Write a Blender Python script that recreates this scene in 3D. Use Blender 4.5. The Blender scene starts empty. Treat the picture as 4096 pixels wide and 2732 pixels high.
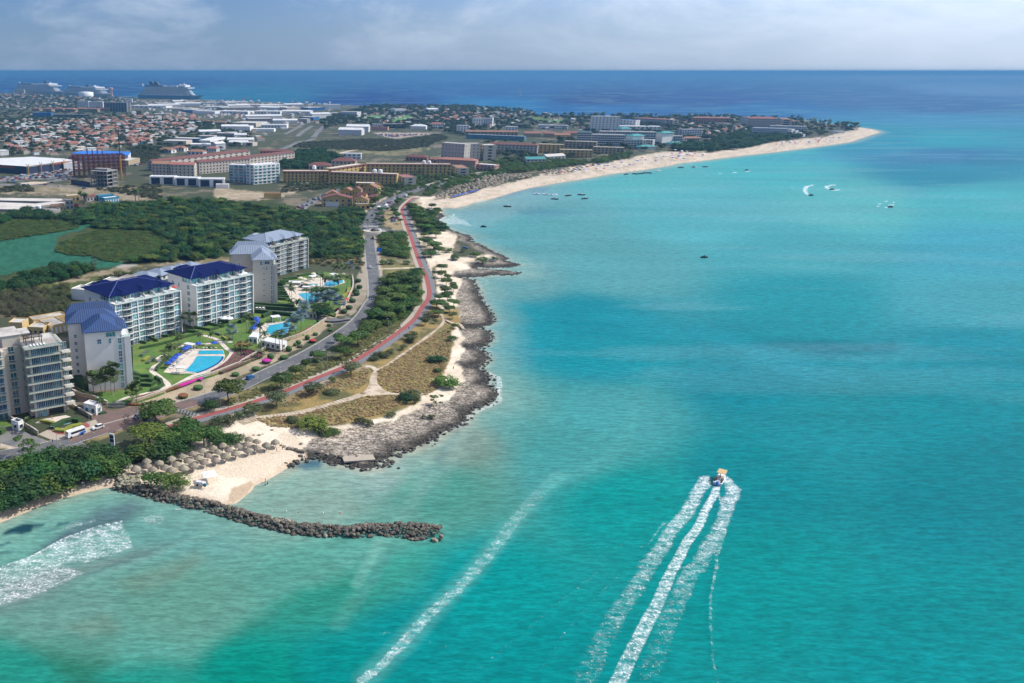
import bpy,bmesh,math,random
import numpy as np
from mathutils import Vector,Matrix,noise as mnoise
from mathutils.geometry import tessellate_polygon

rnd = random.Random(7)
scene = bpy.context.scene
C = scene.collection
R = math.radians

# ------------------------------------------------------------ camera
FOCAL = 3200.0            # focal length in pixels of a 4096 px wide picture
CX,CY = 1150.0,1366.0   # principal point (the picture is an off-centre crop)
CAM_H = 128.0
SEA_END = 40000.0
PITCH = math.atan(1082 / FOCAL)
cam_d = bpy.data.cameras.new('camera')
cam = bpy.data.objects.new('camera',cam_d)
C.objects.link(cam)
cam.location = (0,0,CAM_H)
cam.rotation_euler = (math.pi / 2 - PITCH,0,0)
cam_d.sensor_width = 36.0
cam_d.lens = 36.0 * FOCAL / 4096.0
cam_d.shift_x = (2048 - CX) / 4096.0
cam_d.clip_start = 1.0
cam_d.clip_end = 90000.0
scene.camera = cam

# ------------------------------------------------------------ sky, sun, exposure
SUN_AZ,SUN_EL = 78.0,45.0      # degrees clockwise from the viewing direction, above the horizon
world = bpy.data.worlds.new('World')
scene.world = world
world.use_nodes = True
world.cycles.sampling_method = 'MANUAL'
world.cycles.sample_map_resolution = 256
wn,wl = world.node_tree.nodes,world.node_tree.links
wn.clear()
w_out = wn.new('ShaderNodeOutputWorld')
w_bg = wn.new('ShaderNodeBackground')
w_bg.inputs['Strength'].default_value = 0.076
sky = wn.new('ShaderNodeTexSky')
sky.sky_type = 'NISHITA'
sky.sun_disc = False
sky.sun_elevation = R(SUN_EL)
sky.sun_rotation = R(SUN_AZ)
sky.altitude = 100
sky.air_density = 1.0
sky.dust_density = 0.4
sky.ozone_density = 4.0
# broken cloud sheet over the whole dome
tc = wn.new('ShaderNodeTexCoord')
sep = wn.new('ShaderNodeSeparateXYZ')
wl.new(tc.outputs['Generated'],sep.inputs[0])
zz = wn.new('ShaderNodeMath'); zz.operation = 'MAXIMUM'; zz.inputs[1].default_value = 0.0
wl.new(sep.outputs['Z'],zz.inputs[0])
za = wn.new('ShaderNodeMath'); za.operation = 'ADD'; za.inputs[1].default_value = 0.35
wl.new(zz.outputs[0],za.inputs[0])
dv = []
for ax in 'XY':
	d = wn.new('ShaderNodeMath'); d.operation = 'DIVIDE'
	wl.new(sep.outputs[ax],d.inputs[0]); wl.new(za.outputs[0],d.inputs[1]); dv.append(d)
cmb = wn.new('ShaderNodeCombineXYZ')
wl.new(dv[0].outputs[0],cmb.inputs[0]); wl.new(dv[1].outputs[0],cmb.inputs[1])
cn1 = wn.new('ShaderNodeTexNoise'); cn1.inputs['Scale'].default_value = 2.2
cn1.inputs['Detail'].default_value = 6.0; cn1.inputs['Roughness'].default_value = 0.62
cn1.inputs['Distortion'].default_value = 0.4
wl.new(cmb.outputs[0],cn1.inputs['Vector'])
cr1 = wn.new('ShaderNodeMapRange'); cr1.interpolation_type = 'SMOOTHSTEP'
cr1.inputs['From Min'].default_value = 0.40; cr1.inputs['From Max'].default_value = 0.72
cr1.inputs['To Max'].default_value = 0.95
wl.new(cn1.outputs['Fac'],cr1.inputs['Value'])
cmix = wn.new('ShaderNodeMix'); cmix.data_type = 'RGBA'
wl.new(cr1.outputs[0],cmix.inputs['Factor'])

ccol = wn.new('ShaderNodeMix'); ccol.data_type = 'RGBA'; ccol.blend_type = 'ADD'
ccol.inputs['Factor'].default_value = 1.0
csc = wn.new('ShaderNodeMix'); csc.data_type = 'RGBA'; csc.blend_type = 'MULTIPLY'
csc.inputs['Factor'].default_value = 1.0
csc.inputs['B'].default_value = (0.35,0.35,0.35,1)

wl.new(csc.outputs['Result'],ccol.inputs['A'])
ccol.inputs['B'].default_value = (6.2,7.0,8.2,1)
wl.new(ccol.outputs['Result'],cmix.inputs['B'])
grade = wn.new('ShaderNodeMix'); grade.data_type = 'RGBA'; grade.blend_type = 'MULTIPLY'
grade.inputs['Factor'].default_value = 1.0; grade.inputs['B'].default_value = (0.60,0.82,1.28,1)
wl.new(sky.outputs[0],grade.inputs['A'])
wl.new(grade.outputs['Result'],cmix.inputs['A'])
wl.new(grade.outputs['Result'],csc.inputs['A'])
# hazy aureole round the sun
nrm = wn.new('ShaderNodeVectorMath'); nrm.operation = 'DOT_PRODUCT'
wl.new(tc.outputs['Generated'],nrm.inputs[0])
nrm.inputs[1].default_value = (math.sin(R(SUN_AZ)) * math.cos(R(SUN_EL)),math.cos(R(SUN_AZ)) * math.cos(R(SUN_EL)),math.sin(R(SUN_EL)))
aur = wn.new('ShaderNodeMath'); aur.operation = 'MAXIMUM'; aur.inputs[1].default_value = 0.0; wl.new(nrm.outputs['Value'],aur.inputs[0])
aup = wn.new('ShaderNodeMath'); aup.operation = 'POWER'; aup.inputs[1].default_value = 2.0; wl.new(aur.outputs[0],aup.inputs[0])
aum = wn.new('ShaderNodeMix'); aum.data_type = 'RGBA'; aum.blend_type = 'MULTIPLY'; aum.inputs['Factor'].default_value = 1
aum.inputs['A'].default_value = (14.0,14.2,14.0,1); wl.new(aup.outputs[0],aum.inputs['B'])
asum = wn.new('ShaderNodeMix'); asum.data_type = 'RGBA'; asum.blend_type = 'ADD'; asum.inputs['Factor'].default_value = 1
# pale marine haze low over the horizon, all the way round
hzr = wn.new('ShaderNodeMapRange'); hzr.interpolation_type = 'SMOOTHSTEP'; wl.new(zz.outputs[0],hzr.inputs['Value'])
for k_,v_ in zip(('From Min','From Max','To Min','To Max'),(0.0,0.10,0.75,0.0)): hzr.inputs[k_].default_value = v_
hzm = wn.new('ShaderNodeMix'); hzm.data_type = 'RGBA'; wl.new(hzr.outputs[0],hzm.inputs['Factor']); wl.new(cmix.outputs['Result'],hzm.inputs['A']); hzm.inputs['B'].default_value = (3.1,4.6,7.2,1)
wl.new(hzm.outputs['Result'],asum.inputs['A']); wl.new(aum.outputs['Result'],asum.inputs['B'])
wl.new(asum.outputs['Result'],w_bg.inputs['Color'])
wl.new(w_bg.outputs[0],w_out.inputs['Surface'])

sun_d = bpy.data.lights.new('sun','SUN')
sun_d.energy = 4.7
sun_d.angle = R(0.53)
sun_d.color = (1.0,0.95,0.87)
sun = bpy.data.objects.new('sun',sun_d)
C.objects.link(sun)
_to_sun = Vector((math.sin(R(SUN_AZ)) * math.cos(R(SUN_EL)),math.cos(R(SUN_AZ)) * math.cos(R(SUN_EL)),math.sin(R(SUN_EL))))
sun.rotation_euler = _to_sun.to_track_quat('Z','Y').to_euler()
sun.location = (300,100,400)

scene.view_settings.view_transform = 'Standard'
scene.view_settings.look = 'None'
scene.view_settings.gamma = 1.0
scene.view_settings.use_curve_mapping = False
scene.view_settings.exposure = 0.0
scene.cycles.use_denoising = True
scene.cycles.use_adaptive_sampling = True
scene.cycles.adaptive_threshold = 0.03
scene.cycles.max_bounces = 5
scene.cycles.diffuse_bounces = 2
scene.cycles.glossy_bounces = 2
scene.cycles.transmission_bounces = 3
scene.cycles.volume_bounces = 0
scene.cycles.transparent_max_bounces = 6
scene.cycles.caustics_reflective = False
scene.cycles.caustics_refractive = False

# ------------------------------------------------------------ picture -> place
_cp,_sp = math.cos(PITCH),math.sin(PITCH)
def G(x,y,z=0.0):
	"""ground point (height z) seen at picture position x, y of the 4096 px photograph"""
	u,v = (x - CX) / FOCAL,-(y - CY) / FOCAL
	t = (z - CAM_H) / (-_sp + v * _cp)
	return Vector((u * t,(_cp + v * _sp) * t,z))
def proj(X,Y,Z):
	d = Y * _cp - (Z - CAM_H) * _sp
	return CX + X / d * FOCAL,CY - (Y * _sp + (Z - CAM_H) * _cp) / d * FOCAL
def rise(x,y,ytop,z=1.6):
	"""height of an upright thing whose foot is at x, y and whose top is at ytop"""
	p = G(x,y,z); lo,hi = z,z + 250
	for _ in range(50):
		m = (lo + hi) / 2
		if proj(p.x,p.y,m)[1] > ytop: lo = m
		else: hi = m
	return lo - z
def Zc(x0,y0,s):
	def f(t):
		if isinstance(t,str):
			return [(x0 + float(a.split(',')[0]) / s,y0 + float(a.split(',')[1]) / s) for a in t.split()]
		return (x0 + t[0] / s,y0 + t[1] / s)
	return f
q1 = Zc(0,1180,3.016); q2 = Zc(280,980,3.564); q3 = Zc(620,1000,4.611); q4 = Zc(880,880,4.355)
q5 = Zc(560,1260,4.702); q6 = Zc(960,1080,4.356)
zA = Zc(0,250,2.351); zB = Zc(900,350,2.351); zC = Zc(1800,350,2.351); zD = Zc(2700,350,2.351)
zE = Zc(0,800,2.351); zF = Zc(900,800,2.351); zG = Zc(0,1200,2.351); zH = Zc(900,1200,2.351)
zI = Zc(0,1500,2.351); zJ = Zc(900,1450,2.351); zK = Zc(1700,650,2.351); zL = Zc(400,1750,2.351)
zM = Zc(2500,1800,3.136); zN = Zc(0,1950,2.351)
r1 = Zc(1600,1000,2.24); r2 = Zc(0,1640,3.734); r3 = Zc(1300,700,4.356); r4 = Zc(1700,640,3.918)
r5 = Zc(0,540,3.673); r6 = Zc(2250,440,3.918); r7 = Zc(1350,1900,1.469); r8 = Zc(500,300,6.53)
GZ = 1.6                     # height of the land above the sea

# ------------------------------------------------------------ mesh helpers
def link(o,parent=None):
	C.objects.link(o)
	if parent is not None: o.parent = parent
	return o
def tag(o,label=None,cat=None,group=None,kind=None):
	if label: o['label'] = label
	if cat: o['category'] = cat
	if group: o['group'] = group
	if kind: o['kind'] = kind
	return o
def empty(name,loc,rz=0.0):
	o = bpy.data.objects.new(name,None)
	o.location = loc; o.rotation_euler = (0,0,rz); o.empty_display_size = 0.5
	return link(o)
class MB:
	"""collects faces; build() makes one mesh object"""
	def __init__(s): s.v = []; s.f = []; s.m = []
	def face(s,pts,m=0):
		n = len(s.v); s.v += [tuple(p) for p in pts]; s.f.append(tuple(range(n,n + len(pts)))); s.m.append(m)
	def grid(s,vs,fs,m=0):
		n = len(s.v); s.v += [tuple(p) for p in vs]
		for f in fs: s.f.append(tuple(n + i for i in f)); s.m.append(m)
	def box(s,x0,x1,y0,y1,z0,z1,m=0,bottom=True):
		vs = [(x0,y0,z0),(x1,y0,z0),(x1,y1,z0),(x0,y1,z0),(x0,y0,z1),(x1,y0,z1),(x1,y1,z1),(x0,y1,z1)]
		fs = [(4,5,6,7),(0,1,5,4),(1,2,6,5),(2,3,7,6),(3,0,4,7)]
		if bottom: fs.append((3,2,1,0))
		s.grid(vs,fs,m)
	def prism(s,poly,z0,z1,m=0,mtop=None):
		n = len(poly)
		s.grid([(p[0],p[1],z1) for p in poly],[tuple(range(n))],m if mtop is None else mtop)
		vs = [(p[0],p[1],z0) for p in poly] + [(p[0],p[1],z1) for p in poly]
		s.grid(vs,[(i,(i + 1) % n,n + (i + 1) % n,n + i) for i in range(n)],m)
	def tube(s,pts,radii,n=6,m=0,cap=True):
		rings = []
		base = len(s.v)
		for i,p in enumerate(pts):
			p = Vector(p)
			d = (Vector(pts[min(i + 1,len(pts) - 1)]) - Vector(pts[max(i - 1,0)])).normalized()
			a = d.orthogonal().normalized() if abs(d.z) < 0.95 else (Vector((1,0,0)) - d * d.x).normalized()
			b = d.cross(a)
			r = radii[i] if hasattr(radii,'__len__') else radii
			for k in range(n):
				t = 2 * math.pi * k / n
				s.v.append(tuple(p + (a * math.cos(t) + b * math.sin(t)) * r))
		for i in range(len(pts) - 1):
			for k in range(n):
				s.f.append((base + i * n + k,base + i * n + (k + 1) % n,base + (i + 1) * n + (k + 1) % n,base + (i + 1) * n + k)); s.m.append(m)
		if cap:
			s.f.append(tuple(base + k for k in reversed(range(n)))); s.m.append(m)
			e = base + (len(pts) - 1) * n
			s.f.append(tuple(e + k for k in range(n))); s.m.append(m)
	def lathe(s,prof,n=12,m=0,cx=0,cy=0):
		base = len(s.v)
		for (r,z) in prof:
			for k in range(n):
				t = 2 * math.pi * k / n
				s.v.append((cx + r * math.cos(t),cy + r * math.sin(t),z))
		for i in range(len(prof) - 1):
			for k in range(n):
				s.f.append((base + i * n + k,base + i * n + (k + 1) % n,base + (i + 1) * n + (k + 1) % n,base + (i + 1) * n + k)); s.m.append(m)
	def hip(s,x0,x1,y0,y1,z,h,m=0,over=0.8,thick=0.25,ridge=None):
		x0 -= over; x1 += over; y0 -= over; y1 += over
		w,d = x1 - x0,y1 - y0
		i = min(w,d) / 2 if ridge is None else ridge
		if w >= d: a,b = (x0 + i,(y0 + y1) / 2,z + h),(x1 - i,(y0 + y1) / 2,z + h)
		else: a,b = ((x0 + x1) / 2,y0 + i,z + h),((x0 + x1) / 2,y1 - i,z + h)
		vs = [(x0,y0,z),(x1,y0,z),(x1,y1,z),(x0,y1,z),a,b]
		fs = [(0,1,5,4),(1,2,5),(2,3,4,5),(3,0,4)] if w >= d else [(0,1,4),(1,2,5,4),(2,3,5),(3,0,4,5)]
		s.grid(vs,fs,m)
		s.box(x0,x1,y0,y1,z - thick,z - 0.004,m)
	def mesh(s,name,mats,smooth=False):
		me = bpy.data.meshes.new(name)
		me.from_pydata(s.v,[],s.f)
		for mt in (mats if isinstance(mats,(list,tuple)) else [mats]): me.materials.append(mt)
		me.polygons.foreach_set('material_index',s.m)
		if smooth: me.polygons.foreach_set('use_smooth',[True] * len(s.f))
		me.update()
		return me
	def build(s,name,mats,parent=None,smooth=False,loc=None):
		o = bpy.data.objects.new(name,s.mesh(name,mats,smooth))
		if loc is not None: o.location = loc
		return link(o,parent)
def put(name,me,parent=None,loc=(0,0,0),rz=0.0,sc=1.0):
	o = bpy.data.objects.new(name,me)
	o.location = loc; o.rotation_euler = (0,0,rz)
	o.scale = (sc,sc,sc) if not hasattr(sc,'__len__') else sc
	return link(o,parent)
def smooth_line(pts,n=6,closed=False):
	P = [Vector(p) for p in pts]; out = []
	N = len(P)
	for i in range(N if closed else N - 1):
		if closed: a,b,c,d = P[(i - 1) % N],P[i],P[(i + 1) % N],P[(i + 2) % N]
		else: a,b,c,d = P[max(i - 1,0)],P[i],P[i + 1],P[min(i + 2,N - 1)]
		for k in range(n):
			t = k / n
			out.append(0.5 * (2 * b + (c - a) * t + (2 * a - 5 * b + 4 * c - d) * t * t + (3 * b - a - 3 * c + d) * t ** 3))
	if not closed: out.append(P[-1])
	return out
def world_line(pts,z=GZ,n=6,closed=False):
	return smooth_line([G(x,y,z) for x,y in pts],n,closed)
def offset_line(pts,off):
	out = []
	for i,p in enumerate(pts):
		d = pts[min(i + 1,len(pts) - 1)] - pts[max(i - 1,0)]
		nrm = Vector((d.y,-d.x,0)).normalized()      # right-hand side of the direction of travel
		out.append(p + nrm * off)
	return out
def ribbon(mb,pts,w,off=0.0,z=None,m=0):
	a,b = offset_line(pts,off - w / 2),offset_line(pts,off + w / 2)
	if z is not None:
		for q in a + b: q.z = z
	n = len(pts)
	mb.grid(a + b,[(i,n + i,n + i + 1,i + 1) for i in range(n - 1)],m)
def sheet(name,poly,z,mat,kind='structure',parent=None,rough=0.0,step=4.0,label=None,skirt=0.0):
	"""flat sheet filling a ground polygon, its edge roughened by noise"""
	P = [Vector((p[0],p[1])) for p in poly]
	if rough > 0:
		Q = []
		for i in range(len(P)):
			a,b = P[i],P[(i + 1) % len(P)]
			k = max(1,int((b - a).length / step))
			for j in range(k):
				q = a.lerp(b,j / k)
				nv = mnoise.noise_vector(Vector((q.x / 7,q.y / 7,3.3))) + 0.6 * mnoise.noise_vector(Vector((q.x / 2.3,q.y / 2.3,9.1)))
				Q.append(q + Vector((nv.x,nv.y)) * rough)
		P = Q
	tris = tessellate_polygon([[Vector((p.x,p.y,0)) for p in P]])
	mb = MB()
	vs = [(p.x,p.y,z) for p in P]
	fs = []
	for t in tris:
		a,b,c = (P[i] for i in t)
		fs.append(t if (b - a).cross(c - a) > 0 else tuple(reversed(t)))
	mb.grid(vs,fs)
	if skirt:
		n = len(P)
		mb.grid(vs + [(p.x,p.y,z - skirt) for p in P],[(i,(i + 1) % n,n + (i + 1) % n,n + i) for i in range(n)])
	o = mb.build(name,mat,parent)
	if kind: o['kind'] = kind
	if label: o['label'] = label
	return o

# ------------------------------------------------------------ materials
def lin(c):
	"""sRGB 0..255 -> linear"""
	return tuple(((v / 255) / 12.92 if v / 255 <= 0.04045 else ((v / 255 + 0.055) / 1.055) ** 2.4) for v in c)
def mat(name,col,rough=0.7,var=0.0,vscale=0.5,col2=None,c2scale=0.1,c2lo=0.45,c2hi=0.6,bump=0.0,bscale=2.0,
		metal=0.0,spec=0.5,objvar=0.0,attr=None,transl=0.0,detail=5.0):
	m = bpy.data.materials.new(name)
	m.use_nodes = True
	N,L = m.node_tree.nodes,m.node_tree.links
	b = N['Principled BSDF']
	b.inputs['Roughness'].default_value = rough
	b.inputs['Metallic'].default_value = metal
	b.inputs['Specular IOR Level'].default_value = spec
	b.inputs['Base Color'].default_value = (*col,1)
	m.diffuse_color = (*col,1)
	if not (var or col2 or bump or objvar or attr or transl): return m
	geo = N.new('ShaderNodeNewGeometry')
	if attr:
		at = N.new('ShaderNodeAttribute'); at.attribute_name = attr
		cur = at.outputs['Color']
	else:
		rgb = N.new('ShaderNodeRGB'); rgb.outputs[0].default_value = (*col,1); cur = rgb.outputs[0]
	if col2:
		nt = N.new('ShaderNodeTexNoise'); nt.inputs['Scale'].default_value = c2scale
		nt.inputs['Detail'].default_value = 7; nt.inputs['Roughness'].default_value = 0.6
		L.new(geo.outputs['Position'],nt.inputs['Vector'])
		mr = N.new('ShaderNodeMapRange'); mr.interpolation_type = 'SMOOTHSTEP'
		mr.inputs['From Min'].default_value = c2lo; mr.inputs['From Max'].default_value = c2hi
		L.new(nt.outputs['Fac'],mr.inputs['Value'])
		mx = N.new('ShaderNodeMix'); mx.data_type = 'RGBA'
		L.new(mr.outputs[0],mx.inputs['Factor']); L.new(cur,mx.inputs['A'])
		mx.inputs['B'].default_value = (*col2,1)
		cur = mx.outputs['Result']
	if var:
		nt = N.new('ShaderNodeTexNoise'); nt.inputs['Scale'].default_value = vscale
		nt.inputs['Detail'].default_value = detail; nt.inputs['Roughness'].default_value = 0.65
		L.new(geo.outputs['Position'],nt.inputs['Vector'])
		mr = N.new('ShaderNodeMapRange')
		mr.inputs['From Min'].default_value = 0.25; mr.inputs['From Max'].default_value = 0.75
		mr.inputs['To Min'].default_value = 1 - var; mr.inputs['To Max'].default_value = 1 + var
		L.new(nt.outputs['Fac'],mr.inputs['Value'])
		mx = N.new('ShaderNodeMix'); mx.data_type = 'RGBA'; mx.blend_type = 'MULTIPLY'
		mx.inputs['Factor'].default_value = 1
		L.new(cur,mx.inputs['A']); L.new(mr.outputs[0],mx.inputs['B'])
		cur = mx.outputs['Result']
	if objvar:
		oi = N.new('ShaderNodeObjectInfo')
		hv = N.new('ShaderNodeHueSaturation')
		m1 = N.new('ShaderNodeMapRange'); m1.inputs['To Min'].default_value = 0.5 - objvar * 0.06; m1.inputs['To Max'].default_value = 0.5 + objvar * 0.06
		L.new(oi.outputs['Random'],m1.inputs['Value']); L.new(m1.outputs[0],hv.inputs['Hue'])
		mm = N.new('ShaderNodeMath'); mm.operation = 'MULTIPLY'; mm.inputs[1].default_value = 7.13
		fr = N.new('ShaderNodeMath'); fr.operation = 'FRACT'
		L.new(oi.outputs['Random'],mm.inputs[0]); L.new(mm.outputs[0],fr.inputs[0])
		m2 = N.new('ShaderNodeMapRange'); m2.inputs['To Min'].default_value = 1 - objvar * 0.5; m2.inputs['To Max'].default_value = 1 + objvar * 0.5
		L.new(fr.outputs[0],m2.inputs['Value']); L.new(m2.outputs[0],hv.inputs['Value'])
		L.new(cur,hv.inputs['Color']); cur = hv.outputs['Color']
	L.new(cur,b.inputs['Base Color'])
	if bump:
		nt = N.new('ShaderNodeTexNoise'); nt.inputs['Scale'].default_value = bscale
		nt.inputs['Detail'].default_value = 3; nt.inputs['Roughness'].default_value = 0.65
		L.new(geo.outputs['Position'],nt.inputs['Vector'])
		bp = N.new('ShaderNodeBump'); bp.inputs['Strength'].default_value = 1.0; bp.inputs['Distance'].default_value = bump
		L.new(nt.outputs['Fac'],bp.inputs['Height']); L.new(bp.outputs[0],b.inputs['Normal'])
	if transl:
		tr = N.new('ShaderNodeBsdfTranslucent'); L.new(cur,tr.inputs['Color'])
		ms = N.new('ShaderNodeMixShader'); ms.inputs[0].default_value = transl
		out = N['Material Output']
		L.new(b.outputs[0],ms.inputs[1]); L.new(tr.outputs[0],ms.inputs[2]); L.new(ms.outputs[0],out.inputs['Surface'])
	return m
M = {}

# ============================================================ coast line
NEAR = (zD('1930,420 1840,448 1640,515 1400,548 1200,575 900,612 600,645 380,672 180,698 0,718')
		+ zC('2100,728 1800,778 1500,815 1300,852 1100,882 900,918 750,945 600,985 400,1045 200,1095 60,1140')
		+ r4('300,740 240,790') + zK('175,500 115,560 170,605 310,668 400,690 430,722 400,735 505,775 600,825 680,865')
		+ r1('955,80 900,95 985,115 1070,135 990,148 860,157 680,152 650,162 700,176 860,182 990,195 1080,208 1000,222 820,224 700,238 450,240 570,256 645,270 665,330 690,350 700,410 740,480 785,540 830,605 800,660 700,692 560,690 560,700 700,706 800,730 810,790 760,855 620,872 620,882 700,886 775,940 765,1000 720,1040 600,1048 600,1056 700,1065 790,1130 790,1190 740,1208 800,1217 855,1290 830,1350 760,1390 640,1430 600,1465 560,1530')
		+ zJ('2220,560 2060,650 1900,745 1740,815 1640,830 1575,825 1570,870 1520,905 1400,945 1420,985 1310,1000 1160,960 1050,955 950,925 820,895 760,900 700,925 600,985 480,1060 380,1115 280,1160 250,1210 150,1290 100,1330')
		+ zL('1100,640 900,590 600,530 400,490 200,452') + zI('1090,1050 950,1072 780,1112 560,1172 400,1228 240,1295 0,1392')
		+ [(-200,2180),(-700,2390)])
FAR = ([(-900,364),(-300,368),(0,372)] + zA('600,300 1300,331 1900,351') + zB('400,143 1240,172 2350,174')
	   + zC('800,257 1300,264 2350,287') + zD('600,274 1100,293 1300,322 1700,372 1860,395'))
coast = [G(x,y,0).xy for x,y in NEAR]
lo = coast[-1]
fl = G(*FAR[0],0).xy
coast += [Vector((lo.x - 400,lo.y - 60)),Vector((-6000,lo.y)),Vector((-6000,fl.y))]
coast += [G(x,y,0).xy for x,y in FAR]
COAST = np.array([(p[0],p[1]) for p in coast])

def seg_dist(X,Y,P,closed=True):
	"""distance of points to a polyline, and even-odd inside test"""
	n = len(P); best = np.full(X.shape,1e18); ins = np.zeros(X.shape,bool)
	for i in range(n if closed else n - 1):
		ax,ay = P[i]; bx,by = P[(i + 1) % n]
		dx,dy = bx - ax,by - ay
		L2 = dx * dx + dy * dy + 1e-12
		t = np.clip(((X - ax) * dx + (Y - ay) * dy) / L2,0,1)
		q = (X - ax - t * dx) ** 2 + (Y - ay - t * dy) ** 2
		np.minimum(best,q,out=best)
		if closed and ay != by:
			c = ((ay > Y) != (by > Y)) & (X < (bx - ax) * (Y - ay) / (by - ay) + ax)
			ins ^= c
	return np.sqrt(best),ins
def sdf_coast(X,Y):
	d,i = seg_dist(X,Y,COAST)
	return np.where(i,d,-d)
def line_par(X,Y,P):
	"""distance to an open polyline and position 0..1 along it"""
	seg = np.hypot(np.diff(P[:,0]),np.diff(P[:,1])); tot = seg.sum(); acc = 0
	best = np.full(X.shape,1e18); par = np.zeros(X.shape)
	for i in range(len(P) - 1):
		ax,ay = P[i]; dx,dy = P[i + 1] - P[i]
		t = np.clip(((X - ax) * dx + (Y - ay) * dy) / (dx * dx + dy * dy + 1e-12),0,1)
		q = (X - ax - t * dx) ** 2 + (Y - ay - t * dy) ** 2
		k = q < best
		best = np.where(k,q,best); par = np.where(k,(acc + t * seg[i]) / tot,par)
		acc += seg[i]
	return np.sqrt(best),par
def sstep(a,b,x):
	t = np.clip((x - a) / (b - a),0,1); return t * t * (3 - 2 * t)
_rs = np.random.RandomState(3)
_perm = _rs.rand(256,256)
def vnoise(X,Y,s):
	"""cheap value noise on arrays"""
	x,y = X / s,Y / s
	xi,yi = np.floor(x).astype(int),np.floor(y).astype(int)
	fx,fy = x - xi,y - yi
	fx,fy = fx * fx * (3 - 2 * fx),fy * fy * (3 - 2 * fy)
	g = lambda a,b: _perm[a % 256,b % 256]
	return (g(xi,yi) * (1 - fx) + g(xi + 1,yi) * fx) * (1 - fy) + (g(xi,yi + 1) * (1 - fx) + g(xi + 1,yi + 1) * fx) * fy
def fbm(X,Y,s,o=4):
	v = 0; a = 0.5
	for k in range(o):
		v = v + a * vnoise(X + 37 * k,Y - 91 * k,s / 2 ** k); a *= 0.5
	return v / (1 - 0.5 ** o)
def to_px(X,Y):
	d = np.maximum(Y * _cp + CAM_H * _sp,20.0)
	return CX + X / d * FOCAL,CY - (Y * _sp - CAM_H * _cp) / d * FOCAL
def pix_rows(spec):
	ys = []
	for a,b,s in spec: ys += list(np.arange(a,b,s))
	return np.array([G(0,y,0).y for y in ys])
def fan_grid(rows,us,xmax):
	D = np.maximum(rows * _cp + CAM_H * _sp,60.0)
	X = np.clip(us[None,:] * D[:,None],-xmax,xmax); Y = np.repeat(rows[:,None],len(us),1)
	return X,Y
def grid_mesh(name,X,Y,Z,keep,mats,smooth=True):
	nr,nc = X.shape
	idx = np.arange(nr * nc).reshape(nr,nc)
	q = np.stack([idx[:-1,:-1],idx[:-1,1:],idx[1:,1:],idx[1:,:-1]],-1).reshape(-1,4)
	kq = keep.reshape(-1)[q].any(1)
	q = q[kq]
	used = np.unique(q); remap = np.full(nr * nc,-1); remap[used] = np.arange(len(used))
	q = remap[q]
	co = np.stack([X.ravel()[used],Y.ravel()[used],Z.ravel()[used]],1)
	me = bpy.data.meshes.new(name)
	me.vertices.add(len(co)); me.vertices.foreach_set('co',co.ravel())
	me.loops.add(q.size); me.loops.foreach_set('vertex_index',q.ravel().astype(np.int32))
	me.polygons.add(len(q))
	me.polygons.foreach_set('loop_start',np.arange(0,q.size,4,dtype=np.int32))
	me.polygons.foreach_set('loop_total',np.full(len(q),4,np.int32))
	me.update(calc_edges=True)
	if smooth: me.polygons.foreach_set('use_smooth',np.ones(len(q),bool))
	me.materials.append(mats)
	o = bpy.data.objects.new(name,me); link(o)
	return o,used
def add_col(me,name,rgb):
	a = me.color_attributes.new(name,'FLOAT_COLOR','POINT')
	a.data.foreach_set('color',np.concatenate([rgb,np.ones((len(rgb),1))],1).ravel().astype(np.float32))
def add_val(me,name,v):
	a = me.attributes.new(name,'FLOAT','POINT'); a.data.foreach_set('value',v.astype(np.float32))
def polyP(pts): return np.array([(G(x,y,0).x,G(x,y,0).y) for x,y in pts])
def in_px(PX,PY,poly):
	d,i = seg_dist(PX,PY,np.array(poly)); return np.where(i,d,-d)

# ============================================================ sea
us = np.concatenate([[-30,-8,-3,-1.2,-0.7],np.arange(-0.44,1.02,8 / FOCAL),[1.15,1.5,2.2,5,12,30]])
rows = np.concatenate([[-1500,-300,0,60],pix_rows([(2860,1200,-8),(1200,620,-5),(620,322,-3)]),
					   [6000,7000,8500,11000,15000,22000,SEA_END]])
rows = np.unique(np.round(rows,2))
SX,SY = fan_grid(rows,us,40000)
PX,PY = to_px(SX,SY)
sd = sdf_coast(SX,SY)
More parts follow.
